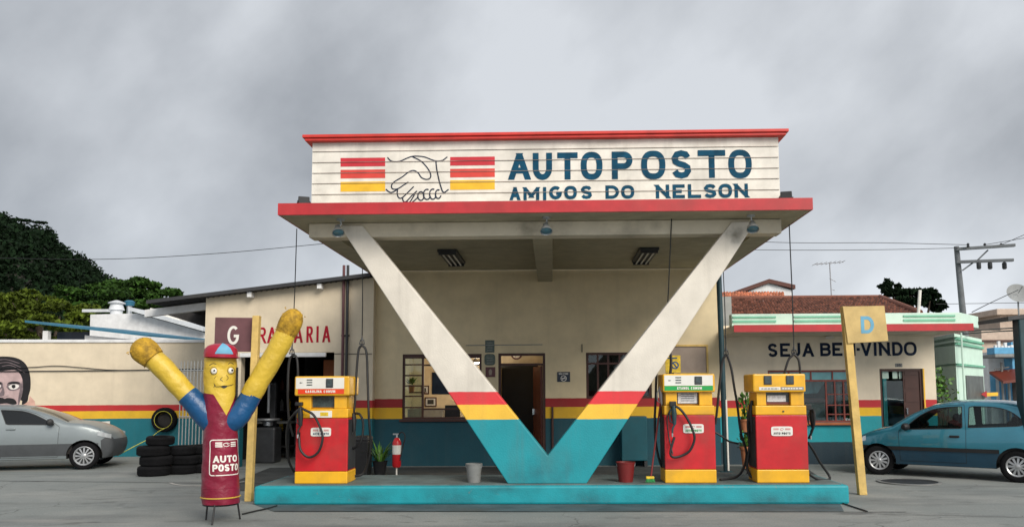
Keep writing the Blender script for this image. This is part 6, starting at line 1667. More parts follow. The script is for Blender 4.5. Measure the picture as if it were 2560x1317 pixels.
# ================================================================== HOUSES BEYOND, RIGHT
MY = 18.6
mh2 = thing('mint_house', 'mint green corner house with darker green bands behind the shop', 'house', (PX(2389, MY), MY, 0))
zt_m = PZ(833, MY, 2389)
c0 = (PX(2389, MY, 900), MY); cl = (PX(2318, 20.6, 900), 20.6); crt = (PX(2457, 20.9, 900), 20.9)
ft = [cl, c0, crt, (crt[0] + .6, 27), (cl[0] + .3, 27)]
m = MB(); m.hexa([(x, y, 0) for x, y in ft], [(x, y, zt_m) for x, y in ft]); m.build('wall', 'mint', mh2)
def band_on(z0, z1, name, mat='mintdark', o=.05):
    m = MB()
    A, Bm, Cm = Vector((*cl, 0)), Vector((*c0, 0)), Vector((*crt, 0))
    n1 = Vector((-(Bm - A).y, (Bm - A).x, 0)).normalized(); n2 = Vector((-(Cm - Bm).y, (Cm - Bm).x, 0)).normalized()
    if n1.y > 0: n1 = -n1
    if n2.y > 0: n2 = -n2
    nb_ = (n1 + n2).normalized() * 1.25
    p = [A + n1 * o, Bm + nb_ * o, Cm + n2 * o]; q = [A, Bm, Cm]
    m.hexa([(v.x, v.y, z0) for v in (p[0], p[1], q[1], q[0])], [(v.x, v.y, z1) for v in (p[0], p[1], q[1], q[0])])
    m.hexa([(v.x, v.y, z0) for v in (p[1], p[2], q[2], q[1])], [(v.x, v.y, z1) for v in (p[1], p[2], q[2], q[1])])
    return m.build(name, mat, mh2, bevel=.01)
for y0, y1 in ((842, 848), (855, 861), (908, 913)): band_on(PZ(y1, MY, 2389), PZ(y0, MY, 2389), 'wall_band')
m = MB(); x = c0[0] + .35; k_ = (x - c0[0]) / (crt[0] - c0[0]); yy = c0[1] + (crt[1] - c0[1]) * k_
xw0, xw1 = PX(2412, 19.6, 960), PX(2450, 20.6, 960)
mats['shade'] = M('dark window recess', (0.08, 0.09, 0.085), .5, var=.3)
def onfacet(t_): return Vector((c0[0] + (crt[0] - c0[0]) * t_, c0[1] + (crt[1] - c0[1]) * t_, 0))
nf = Vector(((crt[1] - c0[1]), -(crt[0] - c0[0]), 0)).normalized()
if nf.y > 0: nf = -nf
a, b = onfacet(.30) + nf * .02, onfacet(.95) + nf * .02
za, zb2 = PZ(1010, 19.8), PZ(944, 19.8)
m.hexa([(a.x, a.y, za), (b.x, b.y, za), (b.x, b.y, zb2), (a.x, a.y, zb2)], [(a.x - nf.x * .015, a.y - nf.y * .015, za), (b.x - nf.x * .015, b.y - nf.y * .015, za), (b.x - nf.x * .015, b.y - nf.y * .015, zb2), (a.x - nf.x * .015, a.y - nf.y * .015, zb2)])
m.build('window', 'shade', mh2)
a, b = onfacet(.02) + nf * .04, None
m = MB(); m.tube([(a.x + .1, a.y, 0.1), (a.x + .1, a.y, PZ(838, MY))], .02, 6); m.build('drain_pipe', 'mint', mh2)
# small climbing shrub at the mint wall
q = P(2352, 1000, 17.8)
shb = thing('climbing_shrub', 'loose green shrub climbing the mint wall above the blue car', 'shrub', (q.x, 17.8, 0))
m = MB(); rr = random.Random(21)
base_z = 1.0; topz = PZ(925, 17.8)
for k in range(330):
    z = base_z + (topz - base_z) * rr.random(); wd_ = .30 * (1 - .6 * (z - base_z) / (topz - base_z)) + .08
    c = Vector((q.x - .15 + rr.gauss(0, wd_ * .6) + .1 * math.sin(z * 5), 17.8 + rr.uniform(-.12, .12), z)); 
    s = Vector((rr.uniform(-1, 1), rr.uniform(-1, 1), rr.uniform(-.6, .6))).normalized() * .05; u = s.cross(Vector((rr.uniform(-1, 1), rr.uniform(-1, 1), rr.uniform(-1, 1)))).normalized() * .035
    m.poly([c - s, c + u, c + s, c - u])
m.build('foliage', 'leafpot', shb, recalc=False)
m = MB()
for k in range(4): m.tube(bez([(q.x - .1, 17.8, 0), (q.x - .15 + .1 * k, 17.82, .9), (q.x - .3 + .15 * k, 17.8, 1.5), (q.x - .25 + .1 * k, 17.8, topz - .1 * k)]), .012, 5)
m.build('stem', 'bark', shb)
# far houses
HY = 34
def house_box(name, label, px0, px1, py0, Y, depth, mat, cat='house'):
    a, b = P(px0, py0, Y), P(px1, py0, Y)
    t = thing(name, label, cat, ((a.x + b.x) / 2, Y, 0))
    w_ = MB().box(a.x, b.x, Y, Y + depth, 0, a.z).build('wall', mat, t)
    return t, a, b
t, a, b = house_box('apartment_house', 'tall beige house with a flat corniced roof at the street end', 2499, 2640, 786, 44, 8, 'beige')
r = rect(2490, 2640, 771, 787, 43.7); MB().box(r[0], r[1], 43.6, 52.4, r[2], r[3]).build('cornice', 'beige', t, bevel=.03)
t, a, b = house_box('row_house', 'beige low house with a brown ledge between the mint house and blue house', 2453, 2600, 826, 38, 5, 'beige')
r = rect(2452, 2560, 849, 854, 37.9); MB().box(r[0], r[1], 37.85, 37.998, r[2], r[3]).build('ledge', 'brownframe', t)
m = MB()
for px in (2530, 2545): r = rect(px, px + 10, 858, 884, 38); m.box(r[0], r[1], 37.93, 37.997, r[2], r[3])
m.build('window', 'shade', t)
t, a, b = house_box('balcony_house', 'pale blue house with a rounded balcony at the street end', 2470, 2640, 880, HY, 3, 'farwhite')
r = rect(2516, 2640, 856, 1010, HY); MB().box(r[0], r[1], HY - .6, HY - .003, 0, r[3]).build('blue_front', 'bluehouse', t)
r = rect(2474, 2548, 872, 893, HY - .9); MB().box(r[0], r[1], HY - 1.3, HY - .1, r[2] - .02, r[2] + .12).build('balcony_floor', 'plasticgrey', t, bevel=.03)
m = MB(); m.box(r[0], r[1], HY - 1.28, HY - 1.2, r[2] + .121, r[3] + .05); m.box(r[0], r[0] + .08, HY - 1.198, HY - .7, r[2] + .121, r[3] + .05); m.build('balcony_front', 'bluehouse', t, bevel=.02)
m = MB(); rr = random.Random(8)
for k in range(9): x = r[0] + .1 + k * .13; m.box(x, x + .10, HY - 1.15, HY - 1.05, r[2] + .3, r[3] + rr.uniform(.1, .32))
m.build('laundry', 'farwhite', t)
m = MB()
for px in (2478, 2500): q = rect(px, px + 9, 935, 1000, HY); m.box(q[0], q[1], HY - .03, HY - .002, q[2], q[3])
m.build('shutter', 'bluehouse', t)
m = MB(); q = rect(2536, 2600, 950, 1040, HY - .65); m.box(q[0], q[1], HY - .64, HY - .602, q[2], q[3]); m.build('shop_opening', 'darkint', t)
m = MB(); q0, q1 = P(2508, 952, HY - 1.6), P(2600, 942, HY - 1.6); m.hexa([(q0.x, HY - 1.6, q0.z - .1), (q1.x, HY - 1.6, q1.z - .1), (q1.x, HY - 1.6, q1.z), (q0.x, HY - 1.6, q0.z)], [(q0.x, HY - .61, q0.z + .3), (q1.x, HY - .61, q1.z + .3), (q1.x, HY - .61, q1.z + .4), (q0.x, HY - .61, q0.z + .4)]); m.build('awning', 'doorred', t)
m = MB()
for px, yy in ((2503, 905), (2520, 925)): q = P(px, yy, HY - .7); m.tube([(q.x, HY - .7, 0.01), (q.x, HY - .7, q.z)], .05, 8); m.tube([(q.x - .3, HY - .7, q.z - .3), (q.x + .3, HY - .7, q.z - .2)], .03, 6)
m.build('porch_post', 'plasticgrey', t)
# yellow and blue leaning pole
a, b = P(2427, 884, 22), P(2447, 1000, 22)
stp = thing('striped_pole', 'leaning pole painted in blue and yellow bands before the mint house', 'pole', (b.x, 22, 0))
end = b + (b - a) * ((b.z) / (a.z - b.z))
for k in range(8):
    p0, p1 = a.lerp(b, k / 6), a.lerp(b, (k + 1) / 6 - .004)
    MB().tube([p0, p1], .082, 12).build('pole_band', ('signnavy', 'yellow', 'bluehouse')[k % 3] if k % 3 != 2 else 'letter', stp, smooth=True)
p1 = a.lerp(b, 8 / 6); MB().tube([p1, (end.x, 22, 0.0)], .082, 12).build('pole_foot', 'signnavy', stp, smooth=True)
# red and yellow arrow sign
Ya = 20.5; q = [P(x, y, Ya) for x, y in ((2452, 985), (2467, 977), (2467, 981), (2495, 980), (2495, 989), (2467, 990), (2467, 993))]
ar = thing('arrow_sign', 'red and yellow arrow sign on a post behind the blue car roof', 'sign', (q[3].x - .3, Ya, 0))
m = MB(); pts = [q[0], q[1], q[6]]; m.hexa([tuple(p) for p in pts], [(p.x, p.y + .04, p.z) for p in pts]); m.build('arrow_head', 'red', ar)
pts = [q[2], q[3], q[4], q[5]]; pts = [p + Vector((.004, 0, 0)) for p in pts]; m = MB(); m.hexa([tuple(p) for p in pts], [(p.x, p.y + .04, p.z) for p in pts]); m.build('arrow_shaft', 'yellow', ar)
m = MB(); m.tube([(q[3].x - .3, Ya + .06, 0), (q[3].x - .3, Ya + .06, q[3].z)], .03, 8); m.build('post', 'galv', ar)
# dark green post at the edge of the street with an arm
Yg = 13.0; a, b = P(2556, 795, Yg), P(2562, 1010, Yg)
gp = thing('bus_stop_post', 'thick dark green steel post with a short roof arm at the right edge', 'post', (b.x, Yg, 0))
MB().box(a.x - .06, a.x + .16, Yg, Yg + .2, 0, a.z + .05).build('shaft', 'post', gp, bevel=.02)
q0, q1 = P(2519, 796, Yg), P(2640, 782, Yg)
MB().hexa([(q0.x, Yg - .02, q0.z - .03), (q1.x, Yg - .02, q1.z - .03), (q1.x, Yg - .02, q1.z + .04), (q0.x, Yg - .02, q0.z + .03)], [(q0.x, Yg + .9, q0.z - .03), (q1.x, Yg + .9, q1.z - .03), (q1.x, Yg + .9, q1.z + .04), (q0.x, Yg + .9, q0.z + .03)]).build('roof_arm', 'dark', gp)
# satellite dish
Yd = 30; c = P(2546, 732, Yd)
ds = thing('satellite_dish', 'grey satellite dish on a mast above the beige house', 'satellite dish', (c.x, Yd, P(2546, 790, Yd).z))
rot = Euler((R(62), R(-18), 0)).to_matrix()
MB().lathe([(0, -.1), (.2, -.085), (.38, -.02), (.40, .0), (.37, .0), (.2, -.06), (0, -.08)], c, rot, 24).build('dish', 'grey', ds, smooth=True)
m = MB(); m.tube([c + Vector((0, .05, -.08)), (c.x, Yd + .05, P(2546, 830, Yd).z)], .03, 6); m.tube([c, c + rot @ Vector((0, 0, .45))], .015, 6); m.build('mast', 'grey', ds)
# ------------------------------------------------------------------ utility pole
UY = 25
a, b = P(2391, 616, UY), P(2408, 790, UY)
up = thing('utility_pole', 'concrete utility pole with two crossarms behind the mint parapet', 'utility pole', (b.x, UY, 0))
mats['poleconc'] = M('pole concrete', (0.14, 0.15, 0.16), .85, var=.15, streak=.3)
ex = b + (b - a) * (b.z / (a.z - b.z))
MB().tube([(ex.x, UY, 0), (a.x, UY, a.z)], [.13, .075], 10).build('shaft', 'poleconc', up, smooth=True)
def crossarm(p0, p1, h):
    q0, q1 = P(*p0, UY - .12), P(*p1, UY - .12 - .5)
    m = MB(); m.hexa([(q0.x, q0.y - .05, q0.z - h), (q1.x, q1.y - .05, q1.z - h), (q1.x, q1.y - .05, q1.z + h), (q0.x, q0.y - .05, q0.z + h)], [(q0.x, q0.y + .05, q0.z - h), (q1.x, q1.y + .05, q1.z - h), (q1.x, q1.y + .05, q1.z + h), (q0.x, q0.y + .05, q0.z + h)])
    return m.build('crossarm', 'poleconc', up, bevel=.01)
c1 = crossarm((2388, 623), (2537, 613), .045); c2 = crossarm((2390, 655), (2533, 650), .045)
m = MB(); m.tube([P(2406, 676, UY - .15), P(2432, 657, UY - .2)], .025, 6); m.tube([P(2442, 652, UY - .25), P(2470, 625, UY - .3)], .025, 6); m.build('brace', 'poleconc', up)
for px in (2420, 2462, 2503):
    q = P(px, 612, UY - .35); MB().lathe([(.02, -.08), (.05, -.05), (.025, -.02), (.05, .01), (.02, .05), (0, .06)], q, None, 10).build('pin_insulator', 'dark', c1, smooth=True)
for px in (2447, 2475, 2511):
    q = P(px, 664, UY - .4); MB().lathe([(.03, .11), (.065, .08), (.065, -.08), (.04, -.11), (0, -.11)], q, None, 10).build('cutout_fuse', 'dark', c2, smooth=True)
def powerline(label, pts, r):
    q = [P(x, y, Y) for x, y, Y in pts]
    tag(MB().tube(bez(q, 10), r, 5).build('power_line', 'wire', origin=q[0], smooth=True), label, 'power line', 'power lines over the street')
powerline('thin power line crossing the sky over the hill to the canopy', [(-60, 644, 40), (250, 648, 40), (520, 635, 40), (790, 611, 40), (1300, 560, 40)], .016)
powerline('upper of the two faint lines between canopy and utility pole', [(1600, 590, 26), (1950, 606, 25.5), (2200, 607, 25.2), (2420, 612, UY - .35)], .009)
powerline('lower of the two faint lines between canopy and utility pole', [(1600, 620, 26), (1950, 625, 25.5), (2200, 624, 25.2), (2395, 620, UY - .2)], .009)
powerline('line rising from the utility pole crossarm to the upper right', [(2503, 612, UY - .35), (2530, 600, 24), (2600, 570, 22)], .009)
powerline('second line leaving the crossarm tip toward the right edge', [(2462, 612, UY - .35), (2560, 595, 24), (2640, 578, 22)], .009)
powerline('level thin line passing behind the utility pole low over the parapet', [(2340, 760, 30), (2400, 759, 30), (2600, 756, 29)], .010)
powerline('guy wire slanting from the mint parapet up to the satellite dish', [(2430, 780, 24), (2480, 755, 27), (2545, 725, 29.8)], .014)
powerline('upper of the two dark cables below the red awning edge', [(2420, 828, 20), (2480, 823, 18), (2560, 818, 13.2)], .014)
powerline('lower of the two dark cables below the red awning edge', [(2400, 835, 20), (2480, 829, 18), (2560, 825, 13.2)], .014)

# ================================================================== BACKGROUND, LEFT
# workshop with white gable wall and vent
WYb = 27
wk = thing('workshop', 'white walled workshop with a sloping sheet roof and roof vent', 'building', (PX(370, WYb), WYb, 0))
pg = [P(x, y, WYb) for x, y in ((226, 860), (226, 786), (342, 783), (516, 832), (516, 860))]
MB().prism([(pg[0].x, 0), (pg[4].x, 0), (pg[3].x, pg[3].z), (pg[2].x, pg[2].z), (pg[1].x, pg[1].z)], WYb, WYb + 9).build('wall', 'farwhite', wk)
mats['sheet'] = M('white painted sheet roof', (0.62, 0.64, 0.66), .5, .1, var=.06, dirt=.2, streak=.2)
m = MB(); a, b = P(340, 778, WYb), P(520, 828, WYb)
m.hexa([(a.x, WYb - .4, a.z - .02), (b.x, WYb - .4, b.z - .02), (b.x, WYb - .4, b.z + .10), (a.x, WYb - .4, a.z + .10)], [(a.x, WYb + 9.3, a.z), (b.x, WYb + 9.3, b.z), (b.x, WYb + 9.3, b.z + .1), (a.x, WYb + 9.3, a.z + .1)]); m.build('roof', 'sheet', wk)
a, b = P(400, 783, WYb + 1), P(472, 805, WYb + 1)
MB().hexa([(a.x, WYb + .3, a.z), (b.x, WYb + .3, b.z), (b.x, WYb + .3, b.z + .12), (a.x, WYb + .3, a.z + .12)], [(a.x, WYb + 3, a.z), (b.x, WYb + 3, b.z), (b.x, WYb + 3, b.z + .12), (a.x, WYb + 3, a.z + .12)]).build('skylight', 'paintwhite', wk)
c = P(291, 784, WYb + 1)
MB().lathe([(.20, -.3), (.20, .12), (.27, .13), (.25, .17), (.19, .36), (.28, .36), (.29, .39), (.06, .48), (0, .48)], c, None, 20).build('roof_vent', 'sheet', wk, smooth=True, sharp=30)
m = MB(); a, b = P(205, 776, WYb + 3), P(285, 776, WYb + 3); m.box(a.x, b.x, WYb + 3, WYb + 3.1, a.z - .06, a.z + .05); m.build('ridge_capping', 'sheet', wk)
# shed with the blue roof edge
SYd = 21
sd_ = thing('open_shed', 'low open shed with a sloping blue edged roof beyond the yard wall', 'shed', (PX(200, SYd), SYd, 0))
a, b = P(62, 803, SYd), P(370, 838, SYd)
m = MB(); m.hexa([(a.x, SYd, a.z - .03), (b.x, SYd, b.z - .03), (b.x, SYd, b.z + .03), (a.x, SYd, a.z + .03)], [(a.x, SYd + 5, a.z + .1), (b.x, SYd + 5, b.z + .1), (b.x, SYd + 5, b.z + .16), (a.x, SYd + 5, a.z + .16)])
mats['blueroof'] = M('blue painted roof sheet', (0.03, 0.15, 0.24), .6, dirt=.2); m.build('roof', 'blueroof', sd_)
q = [P(107, 840, SYd), P(205, 835, SYd), P(292, 850, SYd)]
for p_ in q[:1]: MB().box(p_.x - .07, p_.x + .07, SYd + .1, SYd + .24, 0, a.z - .25).build('post', 'farwhite', sd_)
zr1 = P(205, 826, SYd).z - .1; zr2 = P(360, 842, SYd).z - .1
MB().prism([(P(195, 850, SYd).x, 0), (b.x, 0), (b.x, zr2), (P(195, 850, SYd).x, zr1)], SYd + .3, SYd + .5).build('wall', 'farwhite', sd_)
MB().box(P(113, 850, SYd).x, P(193, 850, SYd).x, SYd + .5, SYd + .55, .5, P(150, 826, SYd).z).build('blue_screen', 'signnavy', sd_)
# blue water tank and white cap by the roof tip
c = P(324, 758, 37.5); wt = thing('water_tank', 'small round blue water tank beside the roof vent', 'tank', (c.x, 37.5, 0))
MB().lathe([(0, -.12), (.20, -.12), (.24, .05), (.25, .07), (.12, .14), (0, .15)], c, None, 20).build('body', 'blueroof', wt, smooth=True)
m = MB(); m.tube([(c.x, 37.5, 0), (c.x, 37.5, c.z - .121)], .12); m.build('post', 'galv', wt)

# ------------------------------------------------------------------ trees and hill
def leaf_cloud(m, rr, c, rx, ry, rz, n, s, up=.5):
    for k in range(n):
        while True:
            d = Vector((rr.uniform(-1, 1), rr.uniform(-1, 1), rr.uniform(-1, 1)))
            if d.length <= 1 and d.length > .35: break
        p = Vector(c) + Vector((d.x * rx, d.y * ry, d.z * rz))
        nrm = Vector((rr.gauss(0, 1), rr.gauss(0, 1), rr.gauss(up, 1))).normalized()
        u = nrm.orthogonal().normalized(); v = nrm.cross(u); a_ = rr.uniform(0, 6.28); u, v = u * math.cos(a_) + v * math.sin(a_), v * math.cos(a_) - u * math.sin(a_)
        l = s * rr.uniform(.6, 1.4)
        m.add([p - u * l, p + v * l * .55, p + u * l, p - v * l * .55], [(0, 1, 2, 3)])
def tree(name, label, base, clumps, trunk_r, n, s, mat, group=None, seed=1, up=.5):
    """clumps: list of (centre, rx, ry, rz) in world space"""
    t = thing(name, label, 'tree', base, group)
    rr = random.Random(seed); m = MB(); tot = sum(c[1] * c[3] for c in clumps)
    for c, rx, ry, rz in clumps:
        k = int(n * rx * rz / tot); sub = max(3, int(rx / (s * 5)))
        for j in range(sub * 4):            # sub clumps give the light and dark lumps
            while True:
                d = Vector((rr.uniform(-1, 1), rr.uniform(-1, 1), rr.uniform(-1, 1)))
                if .4 < d.length <= 1: break
            cc = Vector(c) + Vector((d.x * rx, d.y * ry, d.z * rz)); f = rr.uniform(.22, .42)
            leaf_cloud(m, rr, cc, rx * f, ry * f, rz * f * .75, max(4, k // (sub * 4)), s, up)
    m.build('crown', mat, t, recalc=False)
    b = Vector(base); top = sum((Vector(c[0]) for c in clumps), Vector()) / len(clumps)
    tm = MB(); mid = b.lerp(top, .5) + Vector((rr.uniform(-.2, .2), 0, 0)); tm.tube(bez([b, mid, top], 5), [trunk_r * (1 - .06 * i) for i in range(11)], 8)
    for c, rx, ry, rz in clumps: tm.tube(bez([mid, mid.lerp(Vector(c), .6) + Vector((0, 0, -.1 * rz)), Vector(c)], 4), [trunk_r * .5 * (1 - .09 * i) for i in range(9)], 6)
    tm.build('trunk', 'bark', t, smooth=True)
    return t
def clump(px, py, Y, wpx, hpx, dy=1.0):
    c = P(px, py, Y); k = Y / F; return (c, wpx * k, wpx * k * dy, hpx * k)
c_ = [clump(60, 775, 38, 70, 38), clump(150, 790, 38, 80, 45), clump(-20, 800, 38, 70, 45), clump(100, 830, 36, 100, 40), clump(205, 805, 37, 45, 35), clump(30, 755, 40, 50, 22), clump(90, 740, 41, 40, 16)]
tree('broadleaf_tree', 'lime green bushy tree behind the blue edged shed', (c_[1][0].x, 38, 0), c_, .3, 15000, .13, 'leaflime', 'trees behind the yard', 3, .9)
c_ = [clump(250, 735, 60, 90, 32), clump(330, 730, 60, 80, 34), clump(400, 740, 60, 52, 26), clump(190, 745, 60, 60, 25), clump(300, 765, 58, 120, 34), clump(280, 712, 62, 60, 16), clump(160, 728, 60, 40, 14)]
tree('broadleaf_tree', 'dark green spreading tree at the foot of the hill behind the roof vent', (c_[1][0].x, 60, 0), c_, .4, 15000, .18, 'leafmid', 'trees behind the yard', 5, .9)
c_ = [clump(2225, 722, 33, 26, 16), clump(2290, 740, 33, 48, 22), clump(2325, 752, 33, 34, 22), clump(2250, 745, 33, 40, 20), clump(2345, 768, 33, 18, 12), clump(2219, 708, 33, 12, 10)]
tree('broadleaf_tree', 'dark round tree behind the tiled roof near the utility pole', (c_[1][0].x, 33, 0), c_, .2, 6500, .11, 'leafdark', None, 8, .5)
# hill: ridge line falling to the right
hp = [(-700, 470), (-400, 480), (-200, 500), (-60, 524), (0, 538), (40, 545), (90, 560), (128, 575), (150, 600), (190, 622), (230, 655), (262, 672), (296, 700), (330, 735), (380, 790), (450, 850), (560, 925), (700, 972)]
HYr = 190
ridge = [P(x, y + 28, HYr) for x, y in hp]
def hill_at(u, v):
    f = u * (len(ridge) - 1); i = min(int(f), len(ridge) - 2); r_ = ridge[i].lerp(ridge[i + 1], f - i)
    if v < .6:
        k = v / .6; k2 = math.sin(k * math.pi / 2) ** 1.15
        return Vector((r_.x * (1 - .25 * (1 - k)) , 105 + (HYr - 105) * k, r_.z * k2 - .5 + .6 * math.sin(u * 40 + v * 17)))
    k = (v - .6) / .4
    return Vector((r_.x * (1 + 120 * k / HYr) , HYr + 120 * k, r_.z * (1 - k * k) - .5))
structure(MB().grid(lambda u, v: hill_at(u, v), 90, 40).build('hill', 'hillsoil', smooth=True))
rr = random.Random(31); m = MB()
for k in range(3400):
    u = rr.uniform(.10, 1.0); v = rr.uniform(.12, .64)
    p = hill_at(u, v); s = rr.uniform(.7, 1.6)
    if p.z < 2: continue
    leaf_cloud(m, rr, p + Vector((0, 0, s * .5)), s * 1.2, s * 1.2, s, 12, .55, .7)
for k in range(620):                         # taller crowns breaking the skyline
    u = rr.uniform(.2, 1.0); p = hill_at(u, rr.uniform(.55, .6)); h_ = rr.choice([.8, 1.0, 1.2, 1.6, 2.4])
    leaf_cloud(m, rr, p + Vector((0, 0, h_ * .6)), h_ * .55, h_ * .55, h_ * .8, 26, .38, .4)
o = m.build('hill_woods', 'leafdark', recalc=False); o['kind'] = 'stuff'
for px, py in ((60, 551), (98, 556)):        # flat-topped trees standing above the ridge
    b = P(px, py + 22, HYr - 1); c_ = [clump(px, py, HYr - 1, 11, 2.2), clump(px + 12, py + 1, HYr - 1, 9, 2.0), clump(px - 11, py - 1, HYr - 1, 8, 1.8)]
    tree('flat_topped_tree', ['thin flat topped tree on the hill ridge, nearer the picture edge' if px < 80 else 'thin flat topped tree on the hill ridge, further down the slope'][0], b, c_, .18, 360, .32, 'leafdark', 'flat topped trees on the ridge', px, .6)

# ================================================================== CARS
def pip(p, poly):
    x, y = p; c = False; n = len(poly)
    for i in range(n):
        x1, y1 = poly[i]; x2, y2 = poly[(i + 1) % n]
        if (y1 > y) != (y2 > y) and x < (x2 - x1) * (y - y1) / (y2 - y1) + x1: c = not c
    return c
def segdist(p, pl):
    best = 9
    for (x1, y1), (x2, y2) in zip(pl, pl[1:]):
        dx, dy = x2 - x1, y2 - y1; L2 = dx * dx + dy * dy
        t = max(0, min(1, ((p[0] - x1) * dx + (p[1] - y1) * dy) / L2)) if L2 else 0
        d = math.hypot(p[0] - x1 - t * dx, p[1] - y1 - t * dy); best = min(best, d)
    return best
def smooth2(pts, n=4):
    return [(p.x, p.y) for p in bez([(a, b, 0) for a, b in pts], n)]
def car(name, label, origin, heading, scale, sp):
    """side profile car. x forward from the front axle, z up, y half width"""
    root = thing(name, label, 'car', origin, None, heading); root.scale = (scale,) * 3
    top = sp['top']; axles = (0.0, -sp['wb']); ra = sp['arch']; zsill = sp['sill']
    # closed outline: front bottom -> top -> rear bottom -> sill with arches
    bot = [(top[-1][0], top[-1][1])]
    for ax in (axles[1], axles[0]):
        a0 = math.asin(max(-1, min(1, (zsill - sp['rw']) / ra)))
        bot += [(ax + ra * math.cos(math.pi - a0 - (math.pi - 2 * a0) * k / 16), sp['rw'] + ra * math.sin(math.pi - a0 - (math.pi - 2 * a0) * k / 16)) for k in range(17)]
    outline = top + bot[1:]
    zbelt = sp['belt']; xf, xr = top[0][0], top[-1][0]
    xm0 = max(p[0] for p in top); xm1 = min(p[0] for p in top)
    Wd = sp['w']
    def half(x, z, edge=True):
        w = Wd
        kf = max(0, (x - (xm0 - .75)) / .75); w -= .16 * kf * kf
        kr = max(0, ((xm1 + .6) - x) / .6); w -= .10 * kr * kr
        zb = zbelt(x)
        if z < zb: w -= .055 * ((zb - .30 - z) / .45) ** 2 if z < zb - .30 else .04 * ((z - (zb - .30)) / .30) ** 2
        else: w -= .04 + (z - zb) * .34
        if edge:
            d = segdist((x, z), top); r = .075
            if d < r: w -= r * .9 * (1 - math.sqrt(max(0, 1 - (1 - d / r) ** 2)))
        return w
    polys = {k: v for k, v in sp['regions'].items()}
    verts = []; edges = []
    def addloop(pl, closed=True):
        o = len(verts); verts.extend(Vector(p) for p in pl); n = len(pl)
        edges.extend((o + i, o + (i + 1) % n) for i in range(n if closed else n - 1))
    def densify(pl, st=.06, closed=True):
        out = []
        for a, b in zip(pl, pl[1:] + ([pl[0]] if closed else [])):
            n = max(1, int(math.hypot(b[0] - a[0], b[1] - a[1]) / st)); out += [(a[0] + (b[0] - a[0]) * k / n, a[1] + (b[1] - a[1]) * k / n) for k in range(n)]
        if not closed: out.append(pl[-1])
        return out
    od = densify(outline); addloop(od)
    for pl in polys.values(): addloop(densify(pl))
    # interior points
    for i, (a, b) in enumerate(zip(top, top[1:])):
        n = max(1, int(math.hypot(b[0] - a[0], b[1] - a[1]) / .05)); dx, dz = b[0] - a[0], b[1] - a[1]; l = math.hypot(dx, dz)
        nx, nz = dz / l, -dx / l
        for k in range(n):
            for d in (.008, .022, .042, .075):
                for sgn in (1,):
                    q = (a[0] + dx * (k + .5) / n + nx * d * sgn, a[1] + dz * (k + .5) / n + nz * d * sgn)
                    if not pip(q, outline): q = (a[0] + dx * (k + .5) / n - nx * d, a[1] + dz * (k + .5) / n - nz * d)
                    if pip(q, outline) and segdist(q, top) > d * .8: verts.append(Vector(q))
    x = xm1
    while x < xm0:
        z = .1
        while z < 1.5:
            q = (x + .013, z + .007)
            if pip(q, outline) and segdist(q, top) > .09: verts.append(Vector(q))
            z += .055
        x += .065
    r = delaunay_2d_cdt(verts, edges, [], 0, 1e-5)
    vco, faces = r[0], r[2]
    vin_ = [pip((v.x, v.y), outline) for v in vco]
    groups = {}
    for f in faces:
        cx = sum(vco[i].x for i in f) / 3; cz = sum(vco[i].y for i in f) / 3
        if not pip((cx, cz), outline): continue
        g = 'body'
        for k in sp['order']:
            if pip((cx, cz), polys[k]): g = k; break
        groups.setdefault(g, []).append(f)
    def sidemesh(fs, off_=0.0, sides=(1, -1)):
        m = MB()
        for s in sides:
            idx = {}
            vs = []; ff = []
            for f in fs:
                t_ = []
                for i in f:
                    if i not in idx: idx[i] = len(vs); v = vco[i]; vs.append((v.x, s * (half(v.x, v.y) + off_), v.y))
                    t_.append(idx[i])
                ff.append(tuple(reversed(t_)) if s > 0 else tuple(t_))
            m.add(vs, ff)
        return m
    def rootbuild(m, nm, mat, par=None, **kw): return m.build(nm, mat, par or root, local=True, **kw)
    body = sidemesh(groups['body'])
    # top surface
    glass_seg = sp['glass']
    gl_m = {}
    nW = 14
    td = []; tags = []
    for (a, b, tg) in zip(top, top[1:], sp['toptags']):
        n = max(1, int(math.hypot(b[0] - a[0], b[1] - a[1]) / .06))
        for k in range(n): td.append((a[0] + (b[0] - a[0]) * k / n, a[1] + (b[1] - a[1]) * k / n)); tags.append(tg)
    td.append(top[-1])
    def toppt(p, s):
        h = half(p[0], p[1]); kx = max(0, (p[0] - (xm0 - .5)) / .5); kr = max(0, ((xm1 + .35) - p[0]) / .35)
        # bow of nose / tail in plan, crown of roof and bonnet
        bow = .14 * kx * (s * s) ; bowr = .08 * kr * s * s
        cr = .035 * (1 - s * s) * min(1, max(0, (p[1] - .6) / .2))
        return (p[0] - 0 * bow + .10 * kx * (1 - s * s), s * h, p[1] + cr * (1 - kx * .6))
    cur = {}
    for i in range(len(td) - 1):
        for j in range(nW):
            s0, s1 = -1 + 2 * j / nW, -1 + 2 * (j + 1) / nW
            nm = tags[i]
            if nm in glass_seg and (j == 0 or j == nW - 1): nm = 'body'
            q = [toppt(td[i], s0), toppt(td[i], s1), toppt(td[i + 1], s1), toppt(td[i + 1], s0)]
            (body if nm == 'body' else cur.setdefault(nm, MB())).add(q, [(0, 1, 2, 3)])
    bo = rootbuild(body, 'body', sp['paint'], smooth=True, sharp=38)
    for nm, mm in cur.items(): rootbuild(mm, nm, sp['topmat'][nm], smooth=True, sharp=50)
